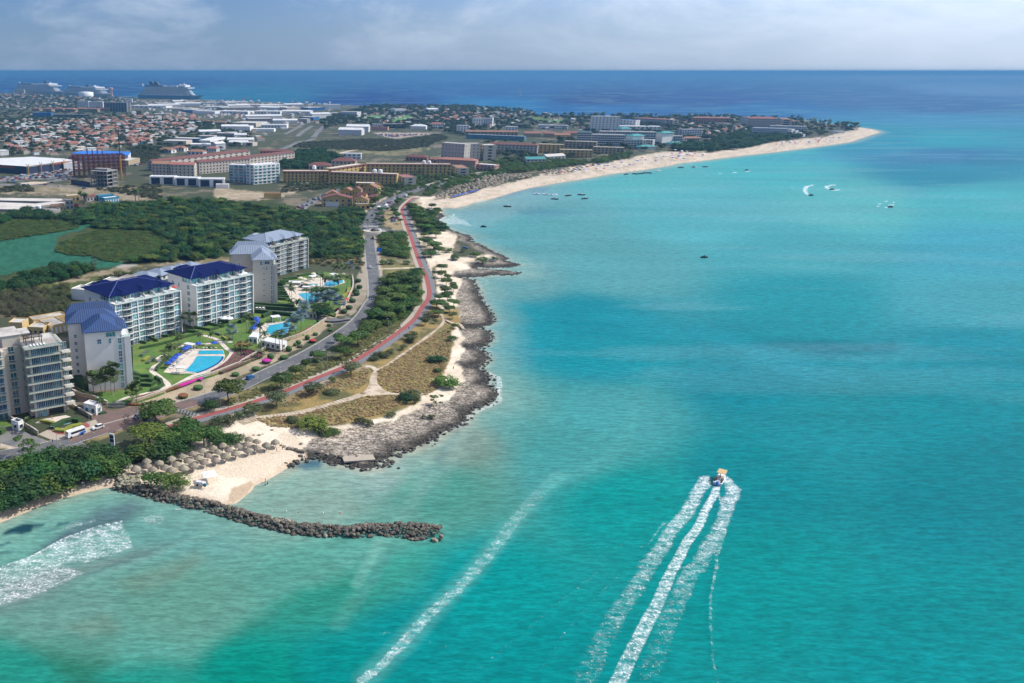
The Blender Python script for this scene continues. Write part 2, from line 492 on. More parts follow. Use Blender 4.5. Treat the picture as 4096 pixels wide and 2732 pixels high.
# colour of the water itself: depth, sand bottom, stirred-up sediment; far out, haze and sky sheen are painted in too
CTRL = '''3900,2600,2,136,137 2200,2650,2,137,135 2900,2300,2,140,137 1650,2560,4,138,136 1000,2725,4,139,123 560,2720,38,148,130 1400,2700,2,136,130 300,2600,46,122,100 100,2720,39,147,129 700,2400,77,131,107 250,2450,96,134,120 1300,2320,47,144,124 1450,2230,60,155,138 1950,2350,3,147,143 400,2130,92,148,142 700,2100,94,150,146 150,2060,98,165,148 1250,2000,162,174,158 1700,1950,78,151,135 1500,1880,136,166,158 1800,1750,119,145,130 2050,1650,84,158,153 2300,1800,70,154,150 2400,1660,74,161,161 2500,2000,5,147,142 3000,1900,2,134,139 3250,1720,19,137,144 3900,1900,2,129,137 3900,1600,2,142,151 3900,1400,16,142,155 3900,1200,68,160,169 3000,1500,2,134,146 2400,1420,11,143,154 2350,1260,3,140,153 2100,1300,15,146,158 2080,1120,101,160,161 2450,1100,87,161,164 3200,1200,22,146,155 3200,1000,70,164,169 3900,1000,62,163,178 2150,900,92,164,166 2800,850,86,176,181 3400,820,90,182,180 3900,800,68,174,178 3800,680,11,136,159 3800,620,28,116,155 3800,565,22,157,172 3800,490,29,143,166 3800,430,36,96,149 1950,830,127,174,177 2600,700,88,182,182 3100,660,71,180,181 3500,560,24,145,167 3000,436,3,102,160 2400,434,2,100,162 2000,422,4,113,168 2400,405,4,54,123 2900,400,13,67,138 1500,410,4,56,128 1000,395,12,113,148 500,325,8,57,124 2000,360,22,88,149 3400,380,45,96,149 3900,340,96,138,178 500,290,49,92,154 2000,290,84,132,184 3900,290,255,255,245 -900,1900,70,150,145 5200,2400,0,140,148 5200,1200,70,150,172 -900,3200,30,146,132 2000,3300,0,146,150'''
cp_ = np.array([[float(v) for v in t.split(',')] for t in CTRL.split()])
ccol_ = np.array([lin(c) for c in cp_[:,2:]])
W = np.zeros(SX.shape); RGB = np.zeros(SX.shape + (3,))
qx,qy = PX * 0.36,900 * np.sqrt(np.clip(PY - 284,0.5,4000) / 900)
for (x,y,*_),c in zip(cp_,ccol_):
	ky = 900 * math.sqrt(max(y - 284,0.5) / 900)
	w = 1.0 / ((qx - x * 0.36) ** 2 + (1.6 * (qy - ky)) ** 2 + 300) ** 2.5
	W += w; RGB += w[...,None] * np.array(c)
RGB /= W[...,None]
def blend(mask,srgb):
	global RGB
	RGB = RGB * (1 - mask[...,None]) + np.array(lin(srgb)) * mask[...,None]
wob = (fbm(SX,SY,14) - 0.5)
def patch(pts,srgb,feather,amt=1.0,wobble=0.0):
	d = in_px(PX + wob * wobble,PY + wob * wobble * 0.7,pts)
	blend(amt * sstep(-feather,feather,d),srgb)
def streak(pts,srgb,half_m,amt,fade=(1,1)):
	d,t = line_par(SX + wob * half_m,SY + wob * half_m,polyP(pts))
	blend(amt * (1 - sstep(0.2 * half_m,half_m,d)) * (fade[0] + (fade[1] - fade[0]) * t),srgb)
# pale shallows all along the sandy shores
sandy = 1 - sstep(0,26,-sd)
blend(np.where((PY > 900) | (PX < 1900),0.55,0.75) * sandy,(158,186,172))
blend(0.7 * (1 - sstep(0,7,-sd)) * (1 - sstep(1900,2100,PX) * sstep(1000,1100,PY)),(196,190,168))
patch([(-200,1980),(500,1900),(1300,1880),(1790,2130),(1500,2250),(1260,2330),(1120,2410),(980,2530),(750,2640),(430,2640),(-200,2500)],(112,166,152),60,.55,120)
patch(zN('350,640 560,430 900,230 1260,140 1380,210 1150,330 800,470 600,560'),(92,118,124),30,0.85,60)
patch(zN('0,430 100,385 220,340 410,328 395,352 300,370 290,412 210,442 130,430 40,442'),(24,66,82),7,0.95,25)
patch(zN('520,362 540,326 660,318 630,345'),(34,80,94),8,0.9,20)
patch(zN('360,418 480,390 520,395 420,422'),(40,88,100),7,0.85,20)
patch(zN('-30,540 90,505 90,520 0,550'),(34,84,98),6,0.85,20)
patch(zN('-30,615 70,590 130,600 0,622'),(34,84,98),8,0.8,20)
patch(zN('0,900 300,820 860,700 1250,560 1560,545 1300,680 850,840 420,1010 0,1180'),(118,132,128),40,0.7,80)
patch(zN('1100,900 1500,740 1850,600 1950,700 1750,850 1300,1000'),(116,140,122),40,0.55,80)
patch(zN('600,1300 1000,1200 1100,1300 800,1400'),(120,140,124),40,0.5,80)
patch(zJ('620,965 760,915 860,905 950,935 880,985 740,1000'),(52,104,124),14,0.85,40)
patch([(3020,1385),(3300,1362),(3580,1372),(3600,1400),(3300,1412)],(0,104,122),30,0.75,60)
patch(r4('1000,590 1400,510 1700,440 1950,430 1850,480 1500,530 1150,600'),(112,138,162),12,0.8,30)
patch(zK('850,450 1100,440 1500,470 1300,500 900,490'),(82,140,160),14,0.6,40)
patch(zD('600,700 1000,650 1500,600 2350,580 2700,600 2700,720 2200,740 1500,700'),(62,134,174),20,0.45,50)
patch([(3000,432),(3600,450),(4300,470),(4300,520),(3700,505),(3450,490)],(58,138,182),14,0.5,30)
# drifting bands of sediment off the point
for s,h,a in (('2300,560 2180,800 2050,1050 1960,1300',3.5,.45),('2130,680 2060,900 1960,1150',3,.4),('2000,700 1930,900 1850,1250 1780,1450',2.5,.4),
				('1880,900 1800,1150 1700,1400',3,.4),('1640,1000 1560,1250',4,.3)):
	streak(zJ(s),(166,194,182),h * 1.3,a * .55,(1,.2))
for s,h,a in (('2180,640 2080,860 1980,1150',2,.4),('2060,800 1950,1050 1850,1300',2,.4),('1900,1000 1820,1200',2,.35)):
	streak(zJ(s),(96,142,142),h * 1.3,a * .7,(1,.2))
streak(r7('560,0 440,160 330,300 200,600 90,760 20,870'),(150,190,176),3.5,.16,(1,.6))
streak(r7('330,400 240,560 130,740'),(70,140,132),2.0,.4)
streak(r7('250,360 200,480 110,640'),(130,186,172),2.5,.4)
streak(zN('850,840 1300,672 1750,490'),(84,128,124),2.2,.6)  # not sediment: shaded face of the swell, painted into the water colour
streak(zN('860,850 1310,682 1760,500 2100,400 2340,350'),(140,180,160),2.0,.2)  # pale side of the same swell line, painted in as well
streak([(3300,1500),(2900,1350),(2450,1280)],(30,158,174),20,.35)
streak(r7('1250,60 1400,0') + [(2480,1790),(2560,1600),(2620,1450)],(96,180,176),4,.25,(1,.1))
streak(r7('170,1200 380,1000 600,760 800,560 1000,330 1200,90 1300,0'),(120,190,182),4.2,.3)
# broad wind streaks
wind = fbm(SX * 0.30,SY,46) - 0.5; wind2 = fbm(SX * 0.18 + SY * 0.05,SY,13) - 0.5
RGB *= (1 + 0.22 * wind + 0.18 * wind2)[...,None]
pl = sstep(.02,.2,fbm(SX * .22 - SY * .06,SY,30,5) - .5) * sstep(1950,1200,PY) * .26
blend(pl,(118,178,188))

# ---- foam density
FO = np.zeros(SX.shape)
SZ = np.zeros(SX.shape)
def foam_line(pts,w0,w1,a0,a1,wob_m=1.0,soft=0.35):
	global FO
	d,t = line_par(SX + wob * wob_m * 2,SY - wob * wob_m * 2,polyP(pts))
	w = w0 + (w1 - w0) * t
	FO = np.maximum(FO,(a0 + (a1 - a0) * t) * (1 - sstep(w * soft,w,d)) * np.where((t <= 0) | (t >= 1),sstep(1.0,0,d / w),1))
def foam_area(pts,a,feather):
	global FO
	FO = np.maximum(FO,a * sstep(-feather,feather,in_px(PX + wob * 30,PY + wob * 20,pts)))
BOAT_P = zM((1165,425))
foam_line(zM('1010,330 950,450 880,620 760,800 600,1000 430,1270 260,1480') + r7('1880,450 1760,650 1640,830 1560,970 1490,1130 1440,1260'),2.8,4.4,.78,.42,.5)
foam_line(zM('1150,450 1100,600 1000,760 905,980 765,1180 610,1480') + r7('1945,600 1880,760 1800,900 1740,1020 1660,1190 1600,1300'),1.4,2.3,.88,.68,.2,0.6)
foam_line(zM('1260,340 1340,520 1270,700 1200,900 1080,1150 920,1480') + r7('2080,560 2010,720 1940,870 1870,1060 1830,1200'),2.8,4.4,.80,.38,.5)
foam_line(zM('1150,480 1190,640 1230,780 1270,900 1250,1000 1150,1340 1165,1500') + r7('2230,520 2195,720 2190,850 2210,1100 2240,1230'),0.9,0.7,.72,.42,0.3)
foam_area(zM('1050,300 960,340 840,560 900,640 1080,420'),.86,14)
foam_area(zM('1230,350 1340,380 1440,480 1420,600 1300,740 1220,700 1230,480'),.80,14)
foam_line(zM('500,900 300,1170 160,1235'),0.8,0.4,.6,.45,.2)
foam_line(r7('130,1220 270,1110 380,1000 480,880 600,760 700,670 800,560 930,430 1000,330 1100,200 1200,90'),2.0,3.8,.64,.44,0.5)
for s in ('1660,580 1500,740 1340,930 1160,1210','1560,540 1300,750 1040,970 750,1215','1700,390 1500,540'):
	foam_line(r7(s),0.7,0.7,.36,.32,0.3)
foam_line(r7('250,940 320,930'),1.2,1.0,.42,.4); foam_line(r7('540,980 680,1020'),1.4,1.0,.4,.3)
foam_area(zN('-60,780 300,662 600,492 900,382 1150,314 1180,372 1240,500 1240,560 1050,650 800,722 620,730 850,800 700,880 400,1000 200,1070 -60,1150'),.64,16)
foam_line(zN('-40,775 300,663 600,493 900,383 1152,314'),0.8,0.6,.95,.9,0.2)
foam_area(zN('500,405 640,350 900,288 905,325 740,368 540,425'),.56,8)
foam_area(zN('1360,270 1520,235 1570,300 1500,380 1380,350 1240,300'),.52,10)
foam_line(zN('1650,210 1780,180'),0.9,0.5,.85,.5,.2)
foam_line(zN('850,845 1000,800'),.5,.3,.5,.3,.2)
foam_line(r1('900,940 800,900 780,950'),2.2,1.6,.55,.4)
foam_line(r1('800,1100 880,1150 890,1220 870,1290 890,1350 800,1400 690,1440 620,1480 570,1540'),3.0,1.8,.72,.6)
foam_line(r1('690,1060 600,1052') ,1.0,1.0,.8,.8); foam_line(r1('720,880 610,878'),1.2,1.0,.85,.85); foam_line(r1('820,690 700,699 560,695'),.8,.8,.6,.7)
foam_line(r1('790,1205 720,1212'),1.2,.8,.8,.7)
foam_line(r1('700,240 770,270 780,300 700,340 700,400'),3.0,2.0,.52,.45)
foam_line(r1('820,225 900,240 920,255'),2.5,2.0,.5,.4); foam_line(r1('1000,225 870,222'),2,1.5,.6,.6)
foam_line(r1('880,150 875,175'),2.5,2,.8,.7); foam_line(r1('930,145 1070,140'),2,1.5,.5,.6)
foam_line(r1('820,465 870,430'),2,1.5,.55,.4)
foam_line(zJ('1575,830 1660,833'),1.2,.8,.8,.7); foam_line(zJ('1310,1004 1400,975 1420,945 1520,925'),1.5,1.2,.7,.7); foam_line(zJ('1140,958 1230,975'),.8,.6,.6,.5)
foam_line(zJ('1700,822 1900,752 2060,660 2220,570'),1.0,1.2,.55,.6)
foam_area(zK('130,560 270,495 380,535 430,580 540,608 440,614 330,592 180,585'),.66,6)
foam_line(zK('125,560 200,515 280,493'),1.6,1.6,.95,.9,.4)
foam_line(zK('570,615 800,625 1080,600'),3,3,.34,.28); foam_line(zK('480,730 540,735'),2,2,.4,.4)
foam_area(r4('700,690 800,640 970,605 960,640 830,670'),.75,4)
foam_area(r4('430,800 520,760 570,735 560,755 470,800'),.6,4)
foam_area(r4('1040,575 1150,535 1350,505 1340,530 1180,565'),.5,6)
foam_area(r4('240,790 400,770 480,770 420,800 300,810'),.45,8)
foam_line(zD('1305,918 1240,930 1220,960 1235,1000 1280,1020 1360,1018'),4.5,2.6,.92,.98,.4)
foam_line(zD('1510,912 1420,930 1440,955 1480,965 1545,962'),4.5,2.8,.92,.98,.4)
foam_line(zD('1960,1065 2080,1085 1870,1088 2050,1105 1900,1115 1990,1130 2080,1132'),2.4,2.4,.9,.98,.3)
foam_line(zD('250,828 480,806 620,795 700,785'),2.0,3.0,.6,.98,.3)
foam_line(zD('1690,372 1780,380 1900,395 1960,415'),9,7,.5,.5)
foam_line(zA('1920,325 2400,330'),8,8,.4,.35); foam_line(zB('0,98 450,106'),8,8,.4,.35); foam_line(zA('-50,238 160,245'),8,8,.3,.3)
foam_line(r7('0,350 60,350 140,358 220,368'),.8,.8,.7,.6); foam_line(r7('620,330 660,310'),.7,.5,.5,.4); foam_line(r7('380,372 520,392 600,378'),.6,.5,.5,.5)
foam_line(zL('700,600 760,640 900,665 1000,680'),1.0,.8,.55,.5); foam_line(zL('1440,805 1560,850 1640,885'),.9,.9,.6,.6)
foam_line(zI('400,1228 470,1200 580,1170'),.9,.9,.75,.7); foam_line(zI('740,1122 800,1108'),.6,.5,.7,.5); foam_line(zI('940,1072 1000,1068'),.6,.4,.6,.5)
foam_line(zI('160,1325 260,1290'),.6,.6,.5,.5)
# swash along the far beach and a ragged lace along the rocks
sw = (1 - sstep(0,5,-sd)) * (PX > 1780) * (PY < 860)
FO = np.maximum(FO,0.42 * sw * (PY < 860)); FO = np.maximum(FO,0.40 * (1 - sstep(0.2,2.0,-sd)) * (PY > 900) * (PX > 1180))
# swell and breaking crests are real relief
def crest(pts,half,hgt):
	global SZ
	d,t = line_par(SX,SY,polyP(pts)); SZ = SZ + hgt * np.exp(-(d / half) ** 2) * sstep(0,.15,t) * sstep(1,.85,t)
crest(zN('-40,785 300,673 600,503 900,393 1152,324'),1.6,.55); crest(zN('500,405 640,352 900,290'),1.0,.3)
crest(zN('600,980 850,845 1300,677 1750,495 2100,395'),1.3,.35)
crest(zK('125,562 200,517 280,495 360,520'),3,.9); crest(r4('700,690 830,650 970,605'),3,.5); crest(r4('430,800 520,760 570,735'),3,.4)
for s in ('1660,590 1500,750 1340,940 1160,1220','1560,550 1300,760 1040,980 750,1225','2220,560 2185,760 2190,900 2215,1150'): crest(r7(s),.9,.16)

m = bpy.data.materials.new('sea_water'); m.use_nodes = True; M['sea'] = m
N,L = m.node_tree.nodes,m.node_tree.links
b = N['Principled BSDF']
geo = N.new('ShaderNodeNewGeometry')
at = N.new('ShaderNodeAttribute'); at.attribute_name = 'Col'
fa = N.new('ShaderNodeAttribute'); fa.attribute_name = 'foam'
def vmap(scale,rz):
	mp = N.new('ShaderNodeMapping'); mp.inputs['Scale'].default_value = scale; mp.inputs['Rotation'].default_value = (0,0,rz)
	L.new(geo.outputs['Position'],mp.inputs['Vector']); return mp.outputs[0]
def nz(vec,scale,detail=4,rough=.55,dist=0.0):
	t = N.new('ShaderNodeTexNoise'); t.inputs['Scale'].default_value = scale; t.inputs['Detail'].default_value = detail
	t.inputs['Roughness'].default_value = rough; t.inputs['Distortion'].default_value = dist
	L.new(vec,t.inputs['Vector']); return t.outputs['Fac']
def mth(op,a,b_=None,c=None):
	t = N.new('ShaderNodeMath'); t.operation = op
	for i,v in enumerate((a,b_,c)):
		if v is None: continue
		if isinstance(v,(int,float)): t.inputs[i].default_value = v
		else: L.new(v,t.inputs[i])
	return t.outputs[0]
def rng(v,a,b_,c=0.0,d=1.0,smooth=True):
	t = N.new('ShaderNodeMapRange'); t.interpolation_type = 'SMOOTHSTEP' if smooth else 'LINEAR'
	L.new(v,t.inputs['Value'])
	for k,x in zip(('From Min','From Max','To Min','To Max'),(a,b_,c,d)): t.inputs[k].default_value = x
	return t.outputs[0]
h1 = nz(vmap((0.16,0.62,1),R(14)),1.0,2,.5)
h2 = nz(vmap((0.45,1.5,1),R(8)),1.0,2,.6)
h3 = nz(vmap((0.03,0.11,1),R(20)),1.0,1,.5)
hh = mth('ADD',mth('MULTIPLY',h1,0.75),mth('ADD',mth('MULTIPLY',h2,0.28),mth('MULTIPLY',h3,2.2)))
# foam lace: cells and threads inside the foam areas
fn = nz(vmap((1,1,1),0),1.5,5,.78,.4)
vo = N.new('ShaderNodeTexVoronoi'); vo.feature = 'DISTANCE_TO_EDGE'; vo.inputs['Scale'].default_value = .85
vd = N.new('ShaderNodeMixRGB'); vd.blend_type = 'ADD'; vd.inputs[0].default_value = 0.7
nvec = N.new('ShaderNodeTexNoise'); nvec.inputs['Scale'].default_value = 1.1; nvec.inputs['Detail'].default_value = 2
L.new(geo.outputs['Position'],nvec.inputs['Vector']); L.new(geo.outputs['Position'],vd.inputs[1]); L.new(nvec.outputs['Color'],vd.inputs[2])
L.new(vd.outputs[0],vo.inputs['Vector'])
lace = rng(vo.outputs['Distance'],0.0,0.22,0.0,1.0,False)
fth = mth('ADD',rng(fn,.30,.70,.12,.95,False),mth('MULTIPLY',lace,0.55))
fmod = mth('MULTIPLY',fa.outputs['Fac'],rng(nz(vmap((.3,.6,1),.6),1.0,3,.65),.32,.68,.62,1.28,False))
fmask = rng(mth('SUBTRACT',mth('MULTIPLY',fmod,1.15),fth),-0.16,0.50,0,.92)
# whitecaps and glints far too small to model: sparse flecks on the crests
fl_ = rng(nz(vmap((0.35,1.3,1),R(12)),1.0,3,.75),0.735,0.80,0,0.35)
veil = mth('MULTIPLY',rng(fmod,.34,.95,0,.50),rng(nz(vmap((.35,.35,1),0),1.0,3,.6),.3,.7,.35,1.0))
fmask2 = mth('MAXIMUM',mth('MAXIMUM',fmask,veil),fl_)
mx = N.new('ShaderNodeMix'); mx.data_type = 'RGBA'
L.new(fmask2,mx.inputs['Factor'])
tint = N.new('ShaderNodeMix'); tint.data_type = 'RGBA'; tint.blend_type = 'MULTIPLY'; tint.inputs['Factor'].default_value = 1
L.new(at.outputs['Color'],tint.inputs['A'])
L.new(mth('MULTIPLY',rng(h1,.3,.7,.84,1.14),rng(h2,.3,.7,.86,1.14)),tint.inputs['B'])  # light and dark of the ripples multiplied into the water colour
L.new(tint.outputs['Result'],mx.inputs['A']); mx.inputs['B'].default_value = (.80,.82,.82,1)
L.new(mx.outputs['Result'],b.inputs['Base Color'])
L.new(rng(fmask,0,1,0.17,0.75,False),b.inputs['Roughness'])
b.inputs['IOR'].default_value = 1.33; b.inputs['Specular IOR Level'].default_value = .06
bp = N.new('ShaderNodeBump'); bp.inputs['Distance'].default_value = 0.26; bp.inputs['Strength'].default_value = 1
L.new(hh,bp.inputs['Height']); L.new(bp.outputs[0],b.inputs['Normal'])
# the body of the water scatters like a matt sheet; ripples too small to model spread the mirrored sky
b.inputs['Specular IOR Level'].default_value = 0.0
gl = N.new('ShaderNodeBsdfGlossy'); gl.inputs['Roughness'].default_value = .22; L.new(bp.outputs[0],gl.inputs['Normal'])
fr_ = N.new('ShaderNodeFresnel'); fr_.inputs['IOR'].default_value = 1.33; L.new(bp.outputs[0],fr_.inputs['Normal'])
wm = N.new('ShaderNodeMixShader'); L.new(mth('MULTIPLY',fr_.outputs[0],.20),wm.inputs[0]); L.new(b.outputs[0],wm.inputs[1]); L.new(gl.outputs[0],wm.inputs[2])
L.new(wm.outputs[0],N['Material Output'].inputs['Surface'])

sea,used = grid_mesh('sea',SX,SY,SZ,sd < 6.0,m)
add_col(sea.data,'Col',0.70 * RGB.reshape(-1,3)[used]); add_val(sea.data,'foam',FO.ravel()[used])
sea['kind'] = 'structure'

# ============================================================ ground
us = np.concatenate([[-30,-12,-6,-3,-1.6,-1.0,-0.7,-0.52],np.arange(-0.46,0.78,6 / FOCAL)])
rows = np.concatenate([[80,100,125,150],pix_rows([(2330,900,-6),(900,560,-4),(560,364,-2)])])
LX,LY = fan_grid(rows,us,6000)
PX,PY = to_px(LX,LY)
sd = sdf_coast(LX + 0.0,LY)
ROCK = (r1('1200,120 1200,700 1200,1700 600,1800') + zJ('1500,1250 800,1150 780,900 735,830 800,765 900,700 1100,665 1300,628 1400,612 1600,568')
		+ r1('0,1522 100,1492 240,1405 440,1372 500,1300 520,1222 580,1196 550,1130 560,1062 480,1032 530,1000 540,950 590,930 560,890 510,850 580,820 530,750 540,640 520,540 500,420 540,340 560,262 420,236 480,215 640,180 600,130 640,110 900,60'))
rk = in_px(PX,PY,ROCK)
rkw = sstep(-2,4,rk + 14 * (fbm(LX,LY,5) - .5))
rkw = np.maximum(rkw,sstep(11,6,sd + 8 * (fbm(LX,LY,7) - .5)) * (sd > -3) * (PX > 1735) * (PY > 852) * (PY < 1060))
land = np.where(sd > 0,1,0)
n8,n3,n1 = fbm(LX,LY,8) - .5,fbm(LX + 50,LY,2.5) - .5,fbm(LX,LY + 90,30) - .5
beach_z = GZ * (1 - np.exp(-np.maximum(sd,0) / 7.0))
rock_z = np.minimum(0.75 * sstep(0,1.2,sd) + np.maximum(sd,0) * 0.045,GZ) + 0.35 * n3 * sstep(0,1.5,sd)
LZ = np.where(sd > 0,beach_z * (1 - rkw) + np.maximum(rock_z,0.1) * rkw,np.maximum(sd * 0.2,-1.5))
G_RGB = np.zeros(LX.shape + (3,))
def fill(mask,c,c2=None,nn=None):
	"""lay colour c (and a second soil colour c2 by noise) over part of the ground"""
	global G_RGB
	col = np.array(c)[None,None,:]
	if c2 is not None:
		k = sstep(-.12,.12,nn)[...,None]
		col = np.array(c) * (1 - k) + np.array(c2) * k
	G_RGB = G_RGB * (1 - mask[...,None]) + col * mask[...,None]
SAND,SAND2 = (.76,.65,.51),(.64,.53,.40)
SCRUB,DIRT = (.060,.072,.026),(.30,.24,.165)
DRY,DRY2,OLIVE,VERGE = (.30,.215,.082),(.19,.145,.062),(.115,.110,.045),(.105,.115,.035)
fill(np.ones(LX.shape),(.060,.070,.038),(.19,.155,.11),n1 + .6 * n8 - .16)                                # town and open land
def zone(pts,c,c2=None,nn=None,feather=5,wobble=26,amt=1.0):
	d = in_px(PX + wobble * n8 * 2,PY + wobble * n8 * 1.2 + wobble * n3 * .6,pts)
	fill(amt * sstep(-feather,feather,d),c,c2,nn)
WET = [(-900,860),(-100,850)] + zE('0,190 300,110 800,130 1300,80 1700,0') + zF('0,-60 300,-10 620,60 900,120 1250,60 1330,140 1270,250 1240,300 1290,520 1300,650 1100,640 790,560 400,560 0,600') + zE('2050,540 1800,590 1300,600 950,680 700,740 450,800 0,880') + [(-900,1190)]
zone(WET,(.030,.050,.016),(.055,.07,.022),n8)
zone(zE('-200,400 230,352 600,300 850,235 885,270 560,352 525,480 620,522 850,532 1000,572 1150,600 1160,640 930,662 780,632 500,642 200,692 -200,760'),(.016,.090,.056),(.024,.125,.072),n3,2,10)
zone(zE('520,480 600,390 900,285 1400,300 1650,400 1600,450 1100,580 1000,580 860,530 640,520'),(.075,.080,.020),(.055,.068,.018),n8,3,16)
zone(zE('-100,270 120,195 450,190 710,210 720,262 400,320 0,330'),(.085,.078,.028),(.060,.062,.02),n8,3,16)
zone(zE('600,150 900,135 1300,130 1000,170 700,185'),(.085,.09,.026),None,None,3,14)
zone(zE('420,810 750,722 950,682 1150,640 1500,605 1800,590 2050,540 2200,600 1800,640 1400,640 1150,690 700,795'),DIRT,(.19,.16,.075),n8)
zone(zE('-100,1120 -100,930 350,880 420,960 800,990 580,1060 250,1120'),(.13,.105,.065),(.075,.085,.035),n8)
zone(zE('-100,860 450,800 700,790 1150,690 1300,690 1000,760 800,880 500,900 0,930'),(.10,.115,.03),(.07,.085,.03),n8)
zone(zE('1080,640 1200,628 1300,632 1260,650 1120,660'),(.36,.33,.30),None,None,2,5)
zone(zF('790,540 1290,520 1300,650 1100,650 780,590'),(.24,.18,.085),(.12,.11,.05),n8)
zone(r5('-100,760 100,780 300,780 900,750 1500,760 2000,780 2351,840 2351,1010 2200,980 1500,960 1000,900 300,880 -100,880'),(.30,.24,.165),(.17,.15,.08),n8)
zone(zB('-100,950 200,985 380,1000 540,1000 600,960 500,930 700,960 640,1010 380,1070 100,1080 -100,1040'),(.40,.33,.235),(.30,.24,.16),n8,4,12)
zone(zB('640,580 1100,590 1680,530 2000,500 1900,600 1650,640 1200,640 900,620 640,640'),(.22,.19,.10),(.10,.105,.05),n8)
zone(zB('640,560 740,510 1300,480 1680,490 2000,430 2100,460 1900,560 1500,600 1100,585'),(.052,.070,.034),(.085,.09,.045),n8)
zone(zB('1380,430 2030,435 1900,450 1600,490 1500,470'),(.36,.29,.25),None,None,2,6)
for s in ('1270,290 1420,265 1520,270 1500,295 1380,300','1560,310 1680,270 1790,275 1720,300 1600,330'): zone(zB(s),(.10,.23,.045),None,None,2,6)
for s in ('640,290 800,280 900,300 800,310','840,310 1000,300 1110,305 1080,330 900,330'): zone(zC(s),(.10,.20,.05),None,None,2,6)
zone(r3('1050,650 1160,640 1180,700 1270,860 1260,940 1040,930 1030,800'),(.36,.28,.16),(.27,.22,.11),n8,4,10)
# the point: sand, dry grass, trail, limestone
PROM = (zH('0,1060 420,920 800,770 1100,650 1260,560 1450,440 1660,300 1790,190 1870,70') + zF('1930,880 1960,780 1940,700 1880,560 1800,340 1740,200 1700,60 1760,0')
		+ r3('1560,400 2178,400 2400,800 2178,1500') + r1('1200,0 1200,1700 0,1800') + zJ('1300,1300 0,1500') + zI('1600,1200 1000,1100 900,1000 1500,800 1900,640'))
zone(PROM,SAND,SAND2,n8 + .4 * n3,4,10)
zone(r3('1430,440 1600,400 1700,560 1800,700 1900,800 1960,960 1900,1080 1800,1150 1850,1250 1900,1350 1850,1430 1720,1460 1640,1100 1500,760 1380,600'),(.15,.135,.065),(.42,.34,.24),n8 + .1,4,20)
GRASS = (zH('210,1040 420,930 800,780 1100,660 1270,570 1450,450 1660,310 1790,200 1870,80') + r1('330,100 330,330 300,480') + r1('380,560 520,540 540,640 500,700 430,820 490,870 440,920 440,1010 390,1060 380,1120 320,1180 350,1230 280,1300 180,1310 200,1390 60,1440')
		 + zJ('1600,510 1410,555 1250,595 1060,640 900,625 640,640 400,600 250,570 300,530'))
zone(GRASS,DRY,OLIVE,n8 + .5 * n1 + .02,4,16)
zone(zH('1440,665 1600,575 1850,400 1980,320 1990,430 1960,560 1900,640 2000,700 1950,760 2000,830 1900,895 1640,880 1500,835 1440,775'),(.36,.255,.095),(.29,.21,.085),n8 + .2,5,18)
zone(zH('1980,330 2100,250 2140,430 2110,590 1960,570 2000,430'),OLIVE,(.20,.17,.07),n8,5,14)
zone(zH('560,1010 900,880 1300,830 1380,640 1300,640 1150,730 900,800 700,880 480,960'),(.24,.18,.085),(.36,.29,.20),n8 - .1,6,20)
zone(zH('300,1120 700,1080 1100,970 1350,900 1640,895 1700,940 1500,1060 1200,1130 900,1200 640,1210 420,1190'),(.30,.20,.085),(.14,.125,.05),n8 + .05,5,18)
FARB = (r4('0,660 130,640 420,600 820,500 950,450 1250,400 1500,340 1700,290 1850,230 2000,200') + zC('1000,790 1250,735 1450,725 1650,685 1800,645 2000,615 2351,600') + zD('60,605 350,605 560,585 700,565 880,530 900,512 1050,516 1200,488 1400,476 1500,446 1650,412 1720,376 1760,372 1900,386 1980,420')
		+ zD('1900,500 1600,560 1200,600 600,670 0,740') + zC('1800,800 1300,880 900,950 600,1010 200,1130') + r4('300,760 200,800 0,740'))
zone(FARB,(.60,.50,.39),(.48,.40,.30),n8,3,8)
# verge between road and cycle path
zone(zH('0,960 300,840 560,760 800,640 1000,560 1200,440 1420,250 1600,60') + zF('1600,880 1480,700 1440,600 1400,330 1690,330 1800,560 1850,680 1860,860 1800,1010 1650,1190 1430,1360 1200,1490') + zH('1100,590 800,720 560,830 200,950 0,1010'),VERGE,(.19,.17,.065),n8 + .05,4,14)
zone(zF('1460,520 1720,560 1800,620 1480,640'),DIRT,(.13,.12,.05),n8,4,12)
zone(zF('1590,140 1690,130 1700,330 1560,330'),(.30,.24,.13),None,None,4,12)
# roadside gravel and the little beach on the left
zone(zI('800,620 1200,500 1700,330 2000,250 2351,140 2351,260 2000,330 1700,380 1500,470 1150,560 840,690'),(.26,.20,.095),(.17,.145,.06),n8,4,10)
zone(zI('0,660 200,640 330,660 600,680 760,720 560,740 300,760 0,730'),(.52,.43,.33),(.34,.27,.19),n8,3,10)
zone(zH('-100,620 100,560 500,330 900,170 1050,-60 1140,-80 1200,120 1000,270 700,480 400,640 130,760 -100,880') + zI('1700,330 1560,420 1200,330 1240,270 1700,120'),(.42,.34,.235),(.33,.27,.18),n8,3,8)
zone(zF('1140,1060 1210,900 1250,700 1330,720 1345,850 1320,960 1240,1060 1180,1120'),(.34,.29,.23),(.25,.21,.15),n8,3,8)
zone(zF('1270,640 1280,500 1265,330 1310,330 1335,640 1340,740 1300,740'),(.36,.30,.22),None,None,3,5)
zone(zF('1400,330 1450,500 1470,640 1480,740 1450,740 1425,560 1395,400'),(.40,.33,.25),None,None,3,5)
fill(rkw * (sd > -4),(.37,.32,.26),(.225,.195,.16),n3 + .4 * n8)
pale = sstep(.05,.25,fbm(LX * .6,LY * 1.6,3.5) - .5) * rkw * sstep(6,16,sd)
fill(.6 * pale,(.40,.34,.27)); fill(.65 * sstep(8,22,sd + 12 * n8) * rkw,(.50,.41,.31))
fill(rkw * .95 * (1 - sstep(1.0,7.0,sd + 9 * n8)),(.022,.021,.019),(.05,.046,.038),n3)
